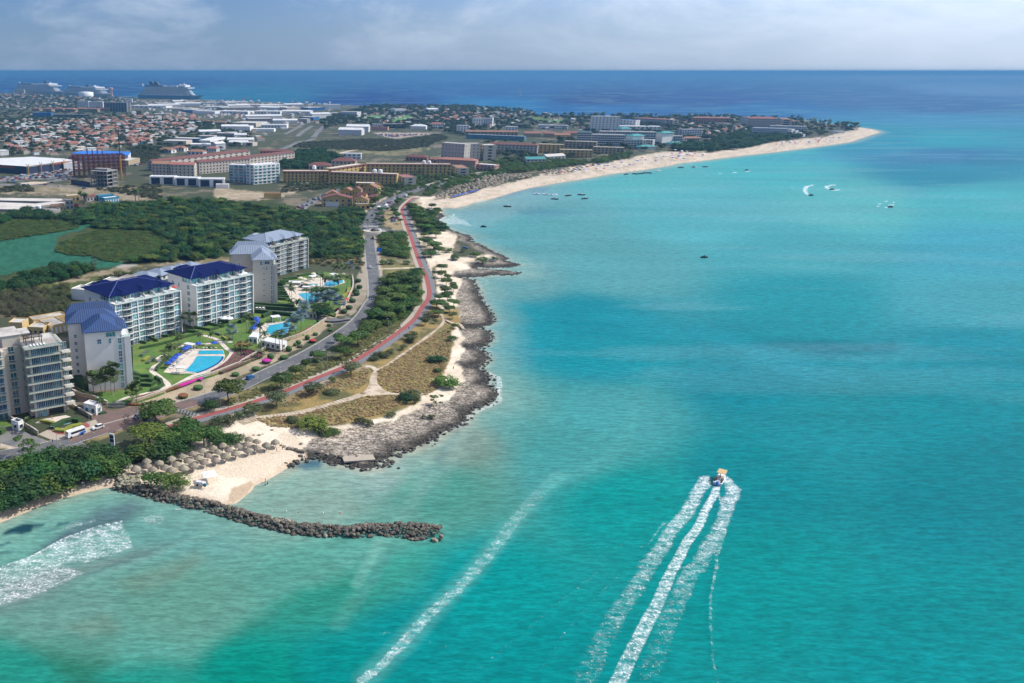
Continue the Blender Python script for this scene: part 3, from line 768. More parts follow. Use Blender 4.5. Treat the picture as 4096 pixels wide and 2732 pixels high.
LEFTB = zI('-200,1500 -200,1270 200,1230 480,1090 900,1010 1050,960 1180,880 1300,930 1120,1060 950,1090 500,1230 0,1420')
zone(LEFTB,(.68,.57,.44),(.58,.48,.36),n8,3,6)
zone(zI('200,1225 480,1085 740,1035 780,1045 600,1090 480,1120 300,1210'),(.15,.10,.075),(.24,.175,.13),n3,3,8)
# damp sand at the water's edge
wet = (1 - sstep(.5,4.5,sd + 2 * n8)) * (1 - rkw) * (PY < 2600)
fill(.55 * wet,(.50,.37,.255))
zone(zL('1200,600 1240,500 1420,420 1450,450 1380,540 1250,620'),(.46,.35,.24),None,None,3,6)
M['ground'] = mat('ground_soil',(.3,.25,.15),rough=.95,var=.20,vscale=1.1,attr='Col',bump=.25,bscale=1.6,spec=.2,detail=5)
gm = M['ground'].node_tree; N,L = gm.nodes,gm.links
ra = N.new('ShaderNodeAttribute'); ra.attribute_name = 'rock'; geo = N.new('ShaderNodeNewGeometry')
pit = mth('MULTIPLY',rng(nz(vmap((1,1,1),0),1.1,4,.7),.35,.65,.38,1.35),rng(nz(vmap((.35,.9,1),.5),1.0,3,.6),.38,.6,.6,1.2))
pmx = N.new('ShaderNodeMix'); pmx.data_type = 'FLOAT'; L.new(ra.outputs['Fac'],pmx.inputs['Factor']); pmx.inputs['A'].default_value = 1.0; L.new(pit,pmx.inputs['B'])
bs = N['Principled BSDF'].inputs['Base Color']; src_ = bs.links[0].from_socket
pm2 = N.new('ShaderNodeMix'); pm2.data_type = 'RGBA'; pm2.blend_type = 'MULTIPLY'; pm2.inputs['Factor'].default_value = 1; L.new(src_,pm2.inputs['A']); L.new(pmx.outputs['Result'],pm2.inputs['B']); L.new(pm2.outputs['Result'],bs)
ground,used = grid_mesh('ground',LX,LY,LZ,sd > -5,M['ground'])
add_col(ground.data,'Col',np.clip(G_RGB.reshape(-1,3)[used],0,1))
add_val(ground.data,'rock',rkw.ravel()[used])
ground['kind'] = 'structure'
del SX,SY,LX,LY,RGB,W,qx,qy,FO

# ============================================================ roads and paths
M['asphalt'] = mat('asphalt',(.105,.108,.115),rough=.9,var=.16,vscale=.35,bump=.01,bscale=8,col2=(.135,.135,.135),c2scale=.12)
M['paint'] = mat('road_paint',(.62,.62,.60),rough=.7,var=.3,vscale=2.0)
M['kerb'] = mat('kerb_stone',(.50,.46,.40),rough=.85,var=.12,vscale=1.0)
M['brick_road'] = mat('red_brick_road',(.17,.105,.088),rough=.9,var=.18,vscale=1.2,col2=(.13,.095,.085),c2scale=.2)
M['red_path'] = mat('red_path',(.30,.078,.068),rough=.9,var=.12,vscale=.6)
M['grey_path'] = mat('grey_path',(.17,.175,.185),rough=.9,var=.12,vscale=.6)
M['pale_path'] = mat('pale_pavement',(.40,.34,.27),rough=.9,var=.14,vscale=.6)
M['trail'] = mat('sandy_trail',(.56,.46,.35),rough=.95,var=.2,vscale=.8,col2=(.40,.32,.22),c2scale=.3)
M['dark_asphalt'] = mat('parking_asphalt',(.13,.13,.135),rough=.9,var=.2,vscale=.2,col2=(.2,.19,.17),c2scale=.08)
def flat(name,build,mat_,z):
	mb = MB(); build(mb)
	mb.v = [(v[0],v[1],z) for v in mb.v]
	o = mb.build(name,mat_); o['kind'] = 'structure'; return o
ROAD = world_line(zI('-260,880 0,770 300,715 560,650 760,580 1000,505 1300,420 1650,305 1900,232 2130,160') + zH('160,805 300,735 510,638 750,525 990,388 1210,240 1310,140 1380,30')
				  + zF('1405,940 1412,850 1402,740 1388,640 1370,500 1357,400 1360,350'))
flat('road',lambda b: ribbon(b,ROAD,8.4),M['asphalt'],GZ + .06)
def edge_lines(b):
	ribbon(b,ROAD[20:],.16,-3.9); ribbon(b,ROAD[20:],.16,3.9)
	L_ = ROAD
	for i in range(0,len(L_) - 1,3): ribbon(b,[L_[i].lerp(L_[i + 1],.1),L_[i].lerp(L_[i + 1],.45)],.14)
flat('road_marking',edge_lines,M['paint'],GZ + .075)
def zebra(b,c,along,n,w,ln,gap):
	a = Vector(along).normalized(); s = Vector((a.y,-a.x,0))
	for k in range(n):
		o = c + s * (k - (n - 1) / 2) * gap
		b.face([o - s * w / 2 - a * ln / 2,o + s * w / 2 - a * ln / 2,o + s * w / 2 + a * ln / 2,o - s * w / 2 + a * ln / 2])
def crossings(b):
	i = min(range(len(ROAD)),key=lambda k: (ROAD[k] - G(*zF((1385,925)),GZ)).length)
	zebra(b,ROAD[i],ROAD[i + 1] - ROAD[i],7,.55,2.4,1.15)
	c = G(*r3((800,895)),GZ); zebra(b,c,(0.05,1,0),9,.7,3.6,1.4)
flat('zebra_crossing',crossings,M['paint'],GZ + .08)
flat('kerb',lambda b: ribbon(b,ROAD,.3,-4.4),M['kerb'],GZ + .12)
RB = G(*r3((850,985)),GZ)
def ring(b,c,r0,r1,n=48):
	for k in range(n):
		a,d = 2 * math.pi * k / n,2 * math.pi * (k + 1) / n
		b.face([c + Vector((math.cos(t) * r,math.sin(t) * r,0)) for r,t in ((r0,a),(r1,a),(r1,d),(r0,d))])
flat('roundabout',lambda b: ring(b,RB,0.01,16.5),M['asphalt'],GZ + .066)
RB_ARM = world_line(r3('1090,985 1250,970 1420,960'))
flat('road_spur',lambda b: ribbon(b,RB_ARM,6.5),M['asphalt'],GZ + .055)
TOWNROAD = world_line(r3('790,930 790,860 830,740 900,640 1010,530 1180,440 1340,355 1500,285 1620,235 1900,190 2178,110') + zC('150,830 420,800 640,768'))
flat('town_road',lambda b: ribbon(b,TOWNROAD,15),M['asphalt'],GZ + .05)
flat('town_pavement',lambda b: (ribbon(b,TOWNROAD[2:30],4.0,-10.5),ribbon(b,TOWNROAD[30:],5,-11)),M['pale_path'],GZ + .07)
flat('brick_street',lambda b: ribbon(b,world_line(zI('640,600 800,560 1000,500 1300,425 1650,310 1850,250')),8.3),M['brick_road'],GZ + .07)
DRIVE = [G(x,y,GZ) for x,y in zI('740,585 830,500 880,400 880,320 780,260 680,180 620,90 760,120 1010,330 1080,340 1240,300 1700,310 1500,380 1300,430')]
sheet('brick_forecourt',DRIVE,GZ + .05,M['brick_road'])
sheet('forecourt_pavement',[G(x,y,GZ) for x,y in zI('360,560 480,500 620,500 760,470 830,440 900,420 930,470 880,520 780,560 640,610 480,610')],GZ + .085,M['pale_path'])
sheet('brick_corner',[G(x,y,GZ) for x,y in zI('780,450 830,455 845,490 780,500 740,470')],GZ + .10,M['red_path'])
sheet('brick_edge',[G(x,y,GZ) for x,y in zI('470,520 520,525 620,548 610,562 540,560')],GZ + .10,M['red_path'])
sheet('side_street',[G(x,y,GZ) for x,y in zI('-200,560 0,470 100,480 420,610 560,650 300,720 0,640 -200,620')],GZ + .045,M['dark_asphalt'])
sheet('turning_lane',[G(x,y,GZ) for x,y in zI('560,660 740,610 860,690 1040,650 1160,620 1000,690 760,730 640,720')],GZ + .046,M['dark_asphalt'])
PATH = world_line(zH('-520,1190 -260,1110 0,1040 200,980 420,910 560,860 800,760 1000,680 1130,625 1260,548 1450,430 1650,290 1780,180 1860,60')
				  + zF('1905,940 1920,870 1908,790 1884,705 1860,655 1838,610 1790,480 1745,340') + r3('1470,1020 1410,850 1375,740 1340,640 1345,590 1395,520 1470,455 1560,395'),n=5)
flat('pale_pavement',lambda b: ribbon(b,PATH,2.5,-2.6),M['pale_path'],GZ + .10)
_gap = min(range(len(PATH)),key=lambda k: (PATH[k] - G(*zF((1849,640)),GZ)).length)
flat('cycle_path',lambda b: (ribbon(b,PATH[:_gap - 1],2.7),ribbon(b,PATH[_gap + 1:],2.7)),M['red_path'],GZ + .115)
flat('walking_path',lambda b: ribbon(b,PATH,3.0,2.9),M['grey_path'],GZ + .10)
LINK = world_line(zF('1430,650 1560,645 1700,640 1850,636 1900,640'))
flat('gravel_link',lambda b: ribbon(b,LINK,4.0),M['trail'],GZ + .05)
T1 = world_line(zH('2030,130 2055,180 2040,230 1950,310 1800,420 1600,560 1500,630 1420,670 1395,740 1392,810 1330,880 1250,905 1100,955 900,1012 700,1060 500,1092 300,1115 150,1160'))
def trail(b):
	n = len(T1)
	for i in range(n - 1):
		t = i / n; w = 1.6 + 2.2 * sstep(.35,.55,np.array(t))
		seg = [T1[i],T1[i + 1]]
		ribbon(b,[T1[i],T1[i + 1] + (T1[i + 1] - T1[i]) * .15],float(w) + .5 * mnoise.noise(T1[i] * .2))
flat('sand_trail',trail,M['trail'],GZ + .06)
sheet('trail_fork',[G(x,y,GZ) for x,y in zH('1380,780 1430,790 1500,845 1560,870 1650,882 1640,890 1500,890 1400,900 1300,905')],GZ + .065,M['trail'],rough=.5)
flat('side_trail',lambda b: ribbon(b,world_line(zH('1420,660 1380,630 1320,625')),2.5),M['trail'],GZ + .062)
flat('shore_trail',lambda b: ribbon(b,world_line(zH('2055,170 2120,210 2210,230 2240,270')),1.6),M['trail'],GZ + .064)
# far streets
def street(s,conv,w,mt=None,name='street'):
	flat(name,lambda b: ribbon(b,world_line(conv(s)),w),mt or M['dark_asphalt'],GZ + .05)
street('530,580 640,540 700,510 780,500 840,480',zB,12); street('560,440 640,400 740,340',zB,10); street('680,460 740,410 820,360',zB,11)
street('830,470 880,410 950,350 1000,330',zB,11); street('1680,530 1400,560 1200,590 1080,620',zB,8,M['trail'],'dirt_road'); street('-100,720 250,735 420,720 700,690 1000,640 1100,620',r5,16)
street('300,690 500,735 720,740 1000,760 1300,765 1700,770',r5,9); street('1350,630 1480,560 1700,490 2351,330',zA,9); street('800,640 1200,630 1700,700',zA,7,M['trail'],'dirt_road')
sheet('shop_car_park',[G(x,y,GZ) for x,y in r5('-100,640 480,560 980,480 1100,500 1090,600 900,640 500,660 -100,700')],GZ + .055,M['dark_asphalt'])
sheet('hotel_car_park',[G(x,y,GZ) for x,y in zB('650,1150 700,1110 900,1010 1000,970 1100,940 1120,960 960,1010 900,1060 800,1110 760,1150')],GZ + .055,M['dark_asphalt'])
sheet('road_island',[G(x,y,GZ) for x,y in r5('290,710 480,685 680,690 690,705 560,722 400,735')],GZ + .06,M['trail'],rough=.5)

# ============================================================ building kit
M['white_wall'] = mat('white_render',(.78,.77,.74),rough=.8,var=.05,vscale=.15)
M['cool_wall'] = mat('pale_grey_render',(.62,.62,.62),rough=.8,var=.05,vscale=.15)
M['beige_wall'] = mat('beige_render',(.56,.49,.41),rough=.8,var=.07,vscale=.15)
M['sand_wall'] = mat('sand_render',(.52,.48,.42),rough=.8,var=.06,vscale=.15)
M['yellow_wall'] = mat('ochre_render',(.55,.38,.14),rough=.85,var=.1,vscale=.15)
M['pink_wall'] = mat('salmon_render',(.50,.27,.21),rough=.85,var=.08,vscale=.15)
M['concrete'] = mat('bare_concrete',(.27,.26,.25),rough=.9,var=.18,vscale=.3)
M['dark'] = mat('dark_interior',(.03,.035,.045),rough=.5)
M['brown'] = mat('dark_wood',(.045,.03,.024),rough=.7)
M['white'] = mat('white_paint',(.80,.80,.79),rough=.5)
M['teal_glass'] = mat('teal_window_glass',(.12,.40,.45),rough=.08,spec=.7,objvar=.9,col2=(.03,.08,.11),c2scale=.25,c2lo=.40,c2hi=.60)
M['blue_glass'] = mat('blue_window_glass',(.035,.10,.15),rough=.06,spec=.8,objvar=.6,col2=(.10,.22,.27),c2scale=.3)
M['far_glass'] = mat('far_window_glass',(.035,.065,.095),rough=.15,spec=.6,objvar=.5)
M['navy_roof'] = mat('navy_tile_roof',(.004,.010,.070),spec=.08,rough=.8,var=.14,vscale=.6,bump=.03,bscale=3)
M['seam'] = mat('roof_seam_metal',(.10,.13,.33),rough=.35)
M['flat_roof'] = mat('flat_roof_felt',(.50,.47,.43),rough=.9,var=.22,vscale=.15,col2=(.33,.30,.27),c2scale=.08)
M['white_roof'] = mat('white_roof_sheet',(.66,.66,.65),rough=.6,var=.14,vscale=.12)
M['red_roof'] = mat('terracotta_roof',(.30,.135,.095),rough=.85,var=.2,vscale=.4,objvar=.35)
M['rust_roof'] = mat('rust_red_roof',(.16,.055,.045),rough=.8,var=.15,vscale=.4)
def ribbed(name,col,line,period,rough,axis_rot=0.0):
	"""tiled or standing-seam roof: fine relief in rows over the colour"""
	m = mat(name,col,rough=rough,var=.12,vscale=.5)
	N,L = m.node_tree.nodes,m.node_tree.links
	tc_ = N.new('ShaderNodeTexCoord'); wv = N.new('ShaderNodeTexWave')
	mp = N.new('ShaderNodeMapping'); mp.inputs['Rotation'].default_value = (0,0,axis_rot)
	wv.inputs['Scale'].default_value = 2 * math.pi / period / 20 * 1.0
	wv.inputs['Distortion'].default_value = .4
	L.new(tc_.outputs['Object'],mp.inputs[0]); L.new(mp.outputs[0],wv.inputs['Vector'])
	b = N['Principled BSDF']; src = b.inputs['Base Color'].links[0].from_socket
	mx = N.new('ShaderNodeMix'); mx.data_type = 'RGBA'
	mr = N.new('ShaderNodeMapRange'); mr.inputs['From Min'].default_value = .55; mr.inputs['From Max'].default_value = .95
	L.new(wv.outputs['Fac'],mr.inputs['Value']); L.new(mr.outputs[0],mx.inputs['Factor'])
	L.new(src,mx.inputs['A']); mx.inputs['B'].default_value = (*line,1); L.new(mx.outputs['Result'],b.inputs['Base Color'])
	bp = N.new('ShaderNodeBump'); bp.inputs['Distance'].default_value = .06; L.new(wv.outputs['Fac'],bp.inputs['Height']); L.new(bp.outputs[0],b.inputs['Normal'])
	return m
M['blue_tile'] = ribbed('blue_tile_roof',(.026,.068,.185),(.009,.028,.10),.9,.55)
M['grey_metal'] = ribbed('grey_metal_roof',(.27,.32,.40),(.15,.19,.26),1.0,.45)
m = bpy.data.materials.new('balcony_glass'); m.use_nodes = True; M['rail_glass'] = m
N,L = m.node_tree.nodes,m.node_tree.links
b = N['Principled BSDF']; b.inputs['Base Color'].default_value = (.26,.40,.41,1); b.inputs['Roughness'].default_value = .08
tr = N.new('ShaderNodeBsdfTransparent'); tr.inputs[0].default_value = (.86,.93,.92,1); ms = N.new('ShaderNodeMixShader'); ms.inputs[0].default_value = .16
L.new(tr.outputs[0],ms.inputs[1]); L.new(b.outputs[0],ms.inputs[2]); L.new(ms.outputs[0],N['Material Output'].inputs['Surface'])

_wc = {}
def win_mesh(w,h,nx=2,ny=2,glass='teal_glass',frame='white',t=.11,arch=False):
	"""window facing -y, lower left corner at the origin"""
	key = (round(w,2),round(h,2),nx,ny,glass,frame,round(t,2),arch)
	if key in _wc: return _wc[key]
	mb = MB()
	if arch:
		n = 6; r = w / 2
		pts = [(0,.04,0),(w,.04,0)] + [(r + r * math.cos(math.pi * k / n),.04,h - r + r * math.sin(math.pi * k / n)) for k in range(n + 1)]
		mb.face(pts,1)
		o = [(r + (r + t) * math.cos(math.pi * k / n),-.05,h - r + (r + t) * math.sin(math.pi * k / n)) for k in range(n + 1)]
		i = [(r + r * math.cos(math.pi * k / n),-.05,h - r + r * math.sin(math.pi * k / n)) for k in range(n + 1)]
		for k in range(n): mb.face([o[k],o[k + 1],i[k + 1],i[k]],0)
		mb.box(-t,w + t,-.05,.06,-t,0,0)
	else:
		mb.face([(0,.05,0),(w,.05,0),(w,.05,h),(0,.05,h)],1)
		mb.box(-t,0,-.05,.08,-t,h + t,0); mb.box(w,w + t,-.05,.08,-t,h + t,0)
		mb.box(0,w,-.05,.08,-t,0,0); mb.box(0,w,-.05,.08,h,h + t,0)
		for k in range(1,nx): mb.box(w * k / nx - t / 2,w * k / nx + t / 2,-.02,.06,0,h,0)
		for k in range(1,ny): mb.box(0,w,-.025,.058,h * k / ny - t / 2,h * k / ny + t / 2,0)
	_wc[key] = mb.mesh('window',[M[frame],M[glass]])
	return _wc[key]
_bc = {}
def balcony_mesh(w,out,depth,slab='white_wall',rail=True):
	"""slab with glass rail, front edge at y=-out, back at y=depth, walking level z=0, x from 0 to w"""
	key = (round(w,2),round(out,2),round(depth,2),slab,rail)
	if key in _bc: return _bc[key]
	mb = MB()
	n = 5
	fr = [(w * k / n,-out * (0.55 + 0.45 * math.sin(math.pi * k / n))) for k in range(n + 1)]
	mb.prism(fr + [(w,depth),(0,depth)],-.28,0,0)
	mb.grid([(x,y,-.28) for x,y in fr] + [(w,depth,-.28),(0,depth,-.28)],[tuple(reversed(range(n + 3)))],0)
	if rail:
		for k in range(n):
			a,c = fr[k],fr[k + 1]
			mb.face([(a[0],a[1] + .06,.06),(c[0],c[1] + .06,.06),(c[0],c[1] + .06,1.0),(a[0],a[1] + .06,1.0)],1)
			mb.face([(a[0],a[1],1.0),(c[0],c[1],1.0),(c[0],c[1],1.1),(a[0],a[1],1.1)],2)
			mb.face([(a[0],a[1],1.1),(c[0],c[1],1.1),(c[0],c[1] + .12,1.1),(a[0],a[1] + .12,1.1)],2)
	_bc[key] = mb.mesh('balcony',[M[slab],M['rail_glass'],M['white']])
	return _bc[key]
def frame_at(T0,T1):
	"""yaw of the line T0->T1 and its length"""
	d = (T1 - T0); return math.atan2(d.y,d.x),d.xy.length
def solve_depth(T0,yaw,z,xpx):
	lo,hi = 1.0,60.0
	n = Vector((-math.sin(yaw),math.cos(yaw)))
	f = lambda d: proj(T0.x + n.x * d,T0.y + n.y * d,z)[0]
	for _ in range(40):
		m_ = (lo + hi) / 2
		if f(m_) > xpx: lo = m_
		else: hi = m_
	return lo
def to_local(root,p):
	d = Vector((p.x - root.location.x,p.y - root.location.y)); c,s = math.cos(-root.rotation_euler.z),math.sin(-root.rotation_euler.z)
	return d.x * c - d.y * s,d.x * s + d.y * c

# ============================================================ long apartment blocks
def long_block(label,base,ytop,t0,t1,xleft,floors,wall,roof,glass,skip_w=0,curl=True):
	h = rise(*base,ytop); zt = GZ + h
	T0,T1 = G(*t0,zt),G(*t1,zt)
	yaw,Ln = frame_at(T0,T1)
	fh = h / (floors + .12)
	D = solve_depth(T0,yaw,zt + fh,xleft)
	root = empty('apartment_block',(T0.x,T0.y,GZ),yaw)
	tag(root,label,'apartment block')
	rec,W = 1.7,M[wall]
	mb = MB()
	mb.box(0.003,Ln - .003,rec,D,0,h - .1,0,False)                   # body behind the loggias
	mb.box(0,.5,-.05,rec,0,h,0); mb.box(Ln - .5,Ln,-.55,rec,0,h,0)
	pier = .55; mod = (Ln - 1.0) / 3
	ww = mod * .255; bw = mod - 2 * ww - pier
	for k in range(3):
		x = .5 + k * mod
		for xx in ([x + mod - pier / 2] if k < 2 else []): mb.box(xx - pier / 2,xx + pier / 2,-.06,rec,0,h - .02,0)
		for xx in (x + ww + .02,x + ww + bw - .02): mb.box(xx - .12,xx + .12,.1,rec,0,h - .02,0)
	for fl in range(1,floors + 1):                                        # spandrels in front of the window bays
		z = fl * fh
		mb.box(.5,Ln - .5,.0,rec,z - .34,z + .12 if fl < floors else h - .002,0)
	mb.box(0,Ln,-.3,rec + 1.2,h - .32,h - .003,0)
	mb.build('wall',W,root)
	for fl in range(floors):
		z = fl * fh + (.2 if fl else .05)
		wh = fh - .62 if fl else fh - .45
		for k in range(3):
			x = .5 + k * mod
			for xx in (x + .16,x + ww + bw + .16): put('window',win_mesh(ww - .36,wh,3,2,glass),root,(xx,.2,z))
			put('window',win_mesh(bw - .5,wh - .1,3,1,'blue_glass' if glass == 'blue_glass' else 'blue_glass'),root,(x + ww + .25,rec - .1,fl * fh + .1))
			if fl: put('balcony',balcony_mesh(bw - .26,1.25,rec - .12,wall),root,(x + ww + .15,0,fl * fh + .12))
	# end wall windows
	nx_ = [D * .22,D * .52]
	for fl in range(floors):
		for yy,w_ in ((rec + D * .16,2.1),):
			o = put('window',win_mesh(w_,fh * .62,2,2,glass),root,(-.09,yy + w_,fl * fh + .6),-math.pi / 2)
		if fl == floors - 1:
			o = put('window',win_mesh(1.0,fh * .62,1,2,glass),root,(-.09,D * .62,fl * fh + .6),-math.pi / 2)
			o = put('window',win_mesh(1.6,fh * .62,2,2,glass),root,(-.09,D * .85,fl * fh + .6),-math.pi / 2)
	# penthouse set back behind a terrace
	p = MB(); set_ = 3.4
	p.box(.002,Ln - 2.2,set_ + 1.4,D - .002,h - .1,h + fh,0,False)
	p.build('penthouse',W,root)
	for k in range(6):
		w_ = (Ln - 3.4) / 6
		put('window',win_mesh(w_ - .5,fh - .8,3,1,glass),root,(.35 + k * w_,set_ + 1.3,h + .25))
	put('window',win_mesh(D * .28,fh - .9,3,1,glass),root,(-.08,set_ + 1.6 + D * .28,h + .3),-math.pi / 2)
	for k in range(1,6):                                                   # curved terrace partitions
		mb = MB(); x = (Ln - 3.4) / 6 * k + .2
		prof = [(-.02 + set_ * .25,.9),(set_ * .6,1.7),(set_ + 1.3,2.1)]
		mb.grid([(x,y,h) for y,_ in prof] + [(x,y,h + z_) for y,z_ in prof] + [(x + .2,y,h) for y,_ in prof] + [(x + .2,y,h + z_) for y,z_ in prof],
				[(1,0,3,4),(2,1,4,5),(6,7,10,9),(7,8,11,10),(3,0,6,9),(4,3,9,10),(5,4,10,11)])
		if k % 2 == 1 or k == 4: mb.build('partition_wall',W,root)
	mb = MB()
	mb.box(.1,Ln - .1,-.22,-.16,h + .05,h + 1.0,0); mb.box(Ln - .2,Ln - .14,-.1,rec + 1.5,h + .05,h + 1.0,0); mb.box(.1,Ln - .1,-.25,-.13,h + 1.0,h + 1.06,1)
	mb.build('terrace_rail',[M['rail_glass'],M['white']],root)
	# furniture-sized loungers on the terrace
	for k in range(5):
		mb = MB(); x = 2 + k * (Ln - 6) / 4.6 + .6 * (k % 2)
		mb.box(x,x + .7,1.0,2.6,h + .25,h + .4); mb.box(x,x + .7,2.3,2.75,h + .4,h + .8); mb.box(x + .1,x + .6,1.1,2.4,h - .05,h + .25)
		mb.build('terrace_lounger',M['white'],root)
	# roof
	rz,rh = h + fh,min(3.2,D * .2)
	r = MB(); r.hip(.4,Ln - 2.6,set_ + 1.2,D,rz,rh,0,1.5,.22,ridge=(D - set_ + 1.8) / 2)
	ro = r.build('roof',[M[roof]],root)
	x0,x1,y0,y1 = .4 - 1.5,Ln - 2.6 + 1.5,set_ + 1.2 - 1.5,D + 1.5
	i_ = (D - set_ + 1.8) / 2; ym = (y0 + y1) / 2; top = rz + rh
	cap = M['seam'] if roof == 'navy_roof' else M['grey_metal']
	sp = MB()
	for a,c in (((x0,y0,rz),(x0 + i_,ym,top)),((x1,y0,rz),(x1 - i_,ym,top)),((x0 + i_,ym,top),(x1 - i_,ym,top)),((x0,y1,rz),(x0 + i_,ym,top))):
		sp.tube([Vector(a) + Vector((0,0,.03)),Vector(c) + Vector((0,0,.03))],.16,5)
	sp.build('ridge_cap',cap,ro)
	for k in range(3):                                                     # bays of the roof stepping forward
		xc = Ln * (.20 + .30 * k); wd = Ln * .075
		d_ = MB()
		zb = rz + .02
		fy = y0 - 1.3; by = y0 + (ym - y0) * .55; zr = rz + (by - y0) / (ym - y0) * rh
		d_.grid([(xc - wd,fy,zb),(xc + wd,fy,zb),(xc,fy + 3.2,zb + rh * .42),(xc - wd * 1.0,by,zr - .2),(xc + wd,by,zr - .2),(xc,by + .4,zr + .12)],
				[(0,1,2),(1,4,5,2),(0,2,5,3)])
		d_.box(xc - wd,xc + wd,fy,y0 + .5,zb - .24,zb - .004)
		d_.build('roof_bay',M[roof],ro)
	b_ = MB(); b_.hip(Ln * .18,Ln * .40,D - 2,D + 3.0,rz + .05,rh * .55,0,.8); b_.build('rear_roof',M[roof],ro)
	root['h'] = h
	return root,Ln,D,h
blkA,LA,DA,HA = long_block('long white apartment block with navy roof and glass balconies, nearer the blue tiled tower',q2((1597,1240)),q2((1575,645))[1],q2((640,850)),q2((1575,645)),q2((200,715))[0],7,'white_wall','navy_roof','teal_glass')
blkB,LB,DB,HB = long_block('long white apartment block with navy roof, farther one beside the beige tower',q3((1812,1185)),q3((1805,440))[1],q3((760,665)),q3((1805,440)),q3((230,515))[0],7,'white_wall','navy_roof','teal_glass')
blkF,LF,DF,HF = long_block('sand coloured apartment block with grey metal roof at the back of the resort',q4((1543,830)),q4((1535,320))[1],q4((890,475)),q4((1535,320)),q4((425,350))[0],7,'sand_wall','grey_metal','blue_glass')

# ============================================================ end-on towers with stepped hip roofs
def end_tower(label,bl,br,ytop,strip_y,eave2,eave3,wall,roof,glass,small):
	A,B = G(*bl,GZ),G(*br,GZ)
	yaw,Wd = frame_at(A,B)
	h = rise(*bl,ytop); hs = rise(*br,strip_y); fh = h / 8.2
	root = empty('apartment_tower',A,yaw); tag(root,label,'apartment tower')
	x1 = Wd * .73; x2 = Wd * .86
	p2 = to_local(root,G(*eave2,GZ + h)); p3 = to_local(root,G(*eave3,GZ + h))
	d1 = max(p2[1],5.0)
	mb = MB()
	mb.box(0,x1 + 1.5,0,d1 + 14,0,h,0,False)
	mb.box(x1 + 1.5 - .01,Wd - .3,1.0,d1 + 13,0,hs,0,False)
	mb.box(x2,Wd,-.25,1.2,0,hs + .25,0,False)
	mb.box(x1 - .3,x2 + .2,-.1,1.2,hs - .3,hs + .1,0)
	mb.box(p2[0],0.5,d1 + .2,d1 + 13,0,h - .01,0,False)
	mb.box(p3[0],1.0,max(p3[1],d1 + 6),d1 + 18,0,h - .02,0,False)
	mb.build('wall',M[wall],root)
	n = 8
	for k in range(n):                                                     # glazed stair column at the corner
		z = hs * k / n
		put('window',win_mesh((x2 - x1) * .52,hs / n - .45,2,2,glass),root,(x1 - .1,-.08,z + .25))
		put('window',win_mesh((x2 - x1) * .42,hs / n - .7,1,2,glass),root,(x1 + (x2 - x1) * .55,.2,z + .35),R(18))
	sf = MB(); sf.box(x1 - .2,x2,.3,1.0,0,hs - .3); sf.build('stair_front',M[wall],root)
	if small:
		for k in range(6): put('vent',win_mesh(1.0,.35,1,1,'far_glass',wall,.06),root,(x1 * .55,-.09,h - fh * (1.6 + k)))
	put('window',win_mesh(1.5,fh * .62,2,2,glass),root,(x1 * .37,-.09,h - fh * (1.75 if not small else .95)))
	put('window',win_mesh(.85,fh * .62,1,2,glass),root,(x1 * .72,-.09,h - fh * (1.75 if not small else 1.9)))
	put('window',win_mesh(x1 * .28,fh * .55,3,1,glass),root,(x1 * .64,-.09,h - fh * .85))
	for k in range(6):
		put('window',win_mesh(1.0,1.3,1,2,'blue_glass'),root,(p2[0] + abs(p2[0]) * .35,d1 + .1,fh * (1.2 + k)))
		put('window',win_mesh(.8,1.4,1,2,'blue_glass'),root,(-.09,d1 * .45,fh * (1.2 + k)),-math.pi / 2)
	rr = MB(); rh = 3.6
	rr.hip(0,x1 + 1.0,0,d1 + 7,h,rh,0,.9,.25)
	r0 = rr.build('roof',M[roof],root)
	rr = MB(); rr.hip(p2[0],x1 + .4,d1 + .2,d1 + 10,h + .35,rh + .5,0,.9,.25); rr.build('rear_roof',M[roof],r0)
	rr = MB(); rr.hip(p3[0],x1,max(p3[1],d1 + 6),d1 + 17,h + .7,rh + .5,0,.9,.25); rr.build('rear_roof',M[roof],r0)
	for k in range(3):
		rr = MB(); y = 3 + k * 4.2; rr.hip(x1 - 1,x1 + 3.6,y,y + 3.0,h - .5,1.9,0,.5,.2); rr.build('roof_bay',M[roof],r0)
	mb = MB(); mb.box(x1 + .6,Wd - .3,-.1,-.04,hs + .1,hs + 1.0,0); mb.box(Wd - .35,Wd - .29,0,10,hs + .1,hs + 1.0,0); mb.build('terrace_rail',M['rail_glass'],root)
	for k in range(2):
		mb = MB(); mb.box(x1 + 2 + k,x1 + 2.7 + k,1.4,2.6,hs + .1,hs + .6); mb.build('terrace_lounger',M['white'],root)
	return root
twrB = end_tower('pale tower with bright blue tiled hip roof behind four tall palms',q1((1075,1165)),q1((1612,1110)),q1((1030,450))[1],q1((1578,500))[1],q1((815,350)),q1((810,250)),'white_wall','blue_tile','teal_glass',False)
twrE = end_tower('beige tower with grey seamed metal hip roof and small slit vents',q4((590,1475)),q4((1003,1465)),q4((395,695))[1],q4((995,790))[1],q4((190,605)),q4((240,525)),'sand_wall','grey_metal','blue_glass',True)

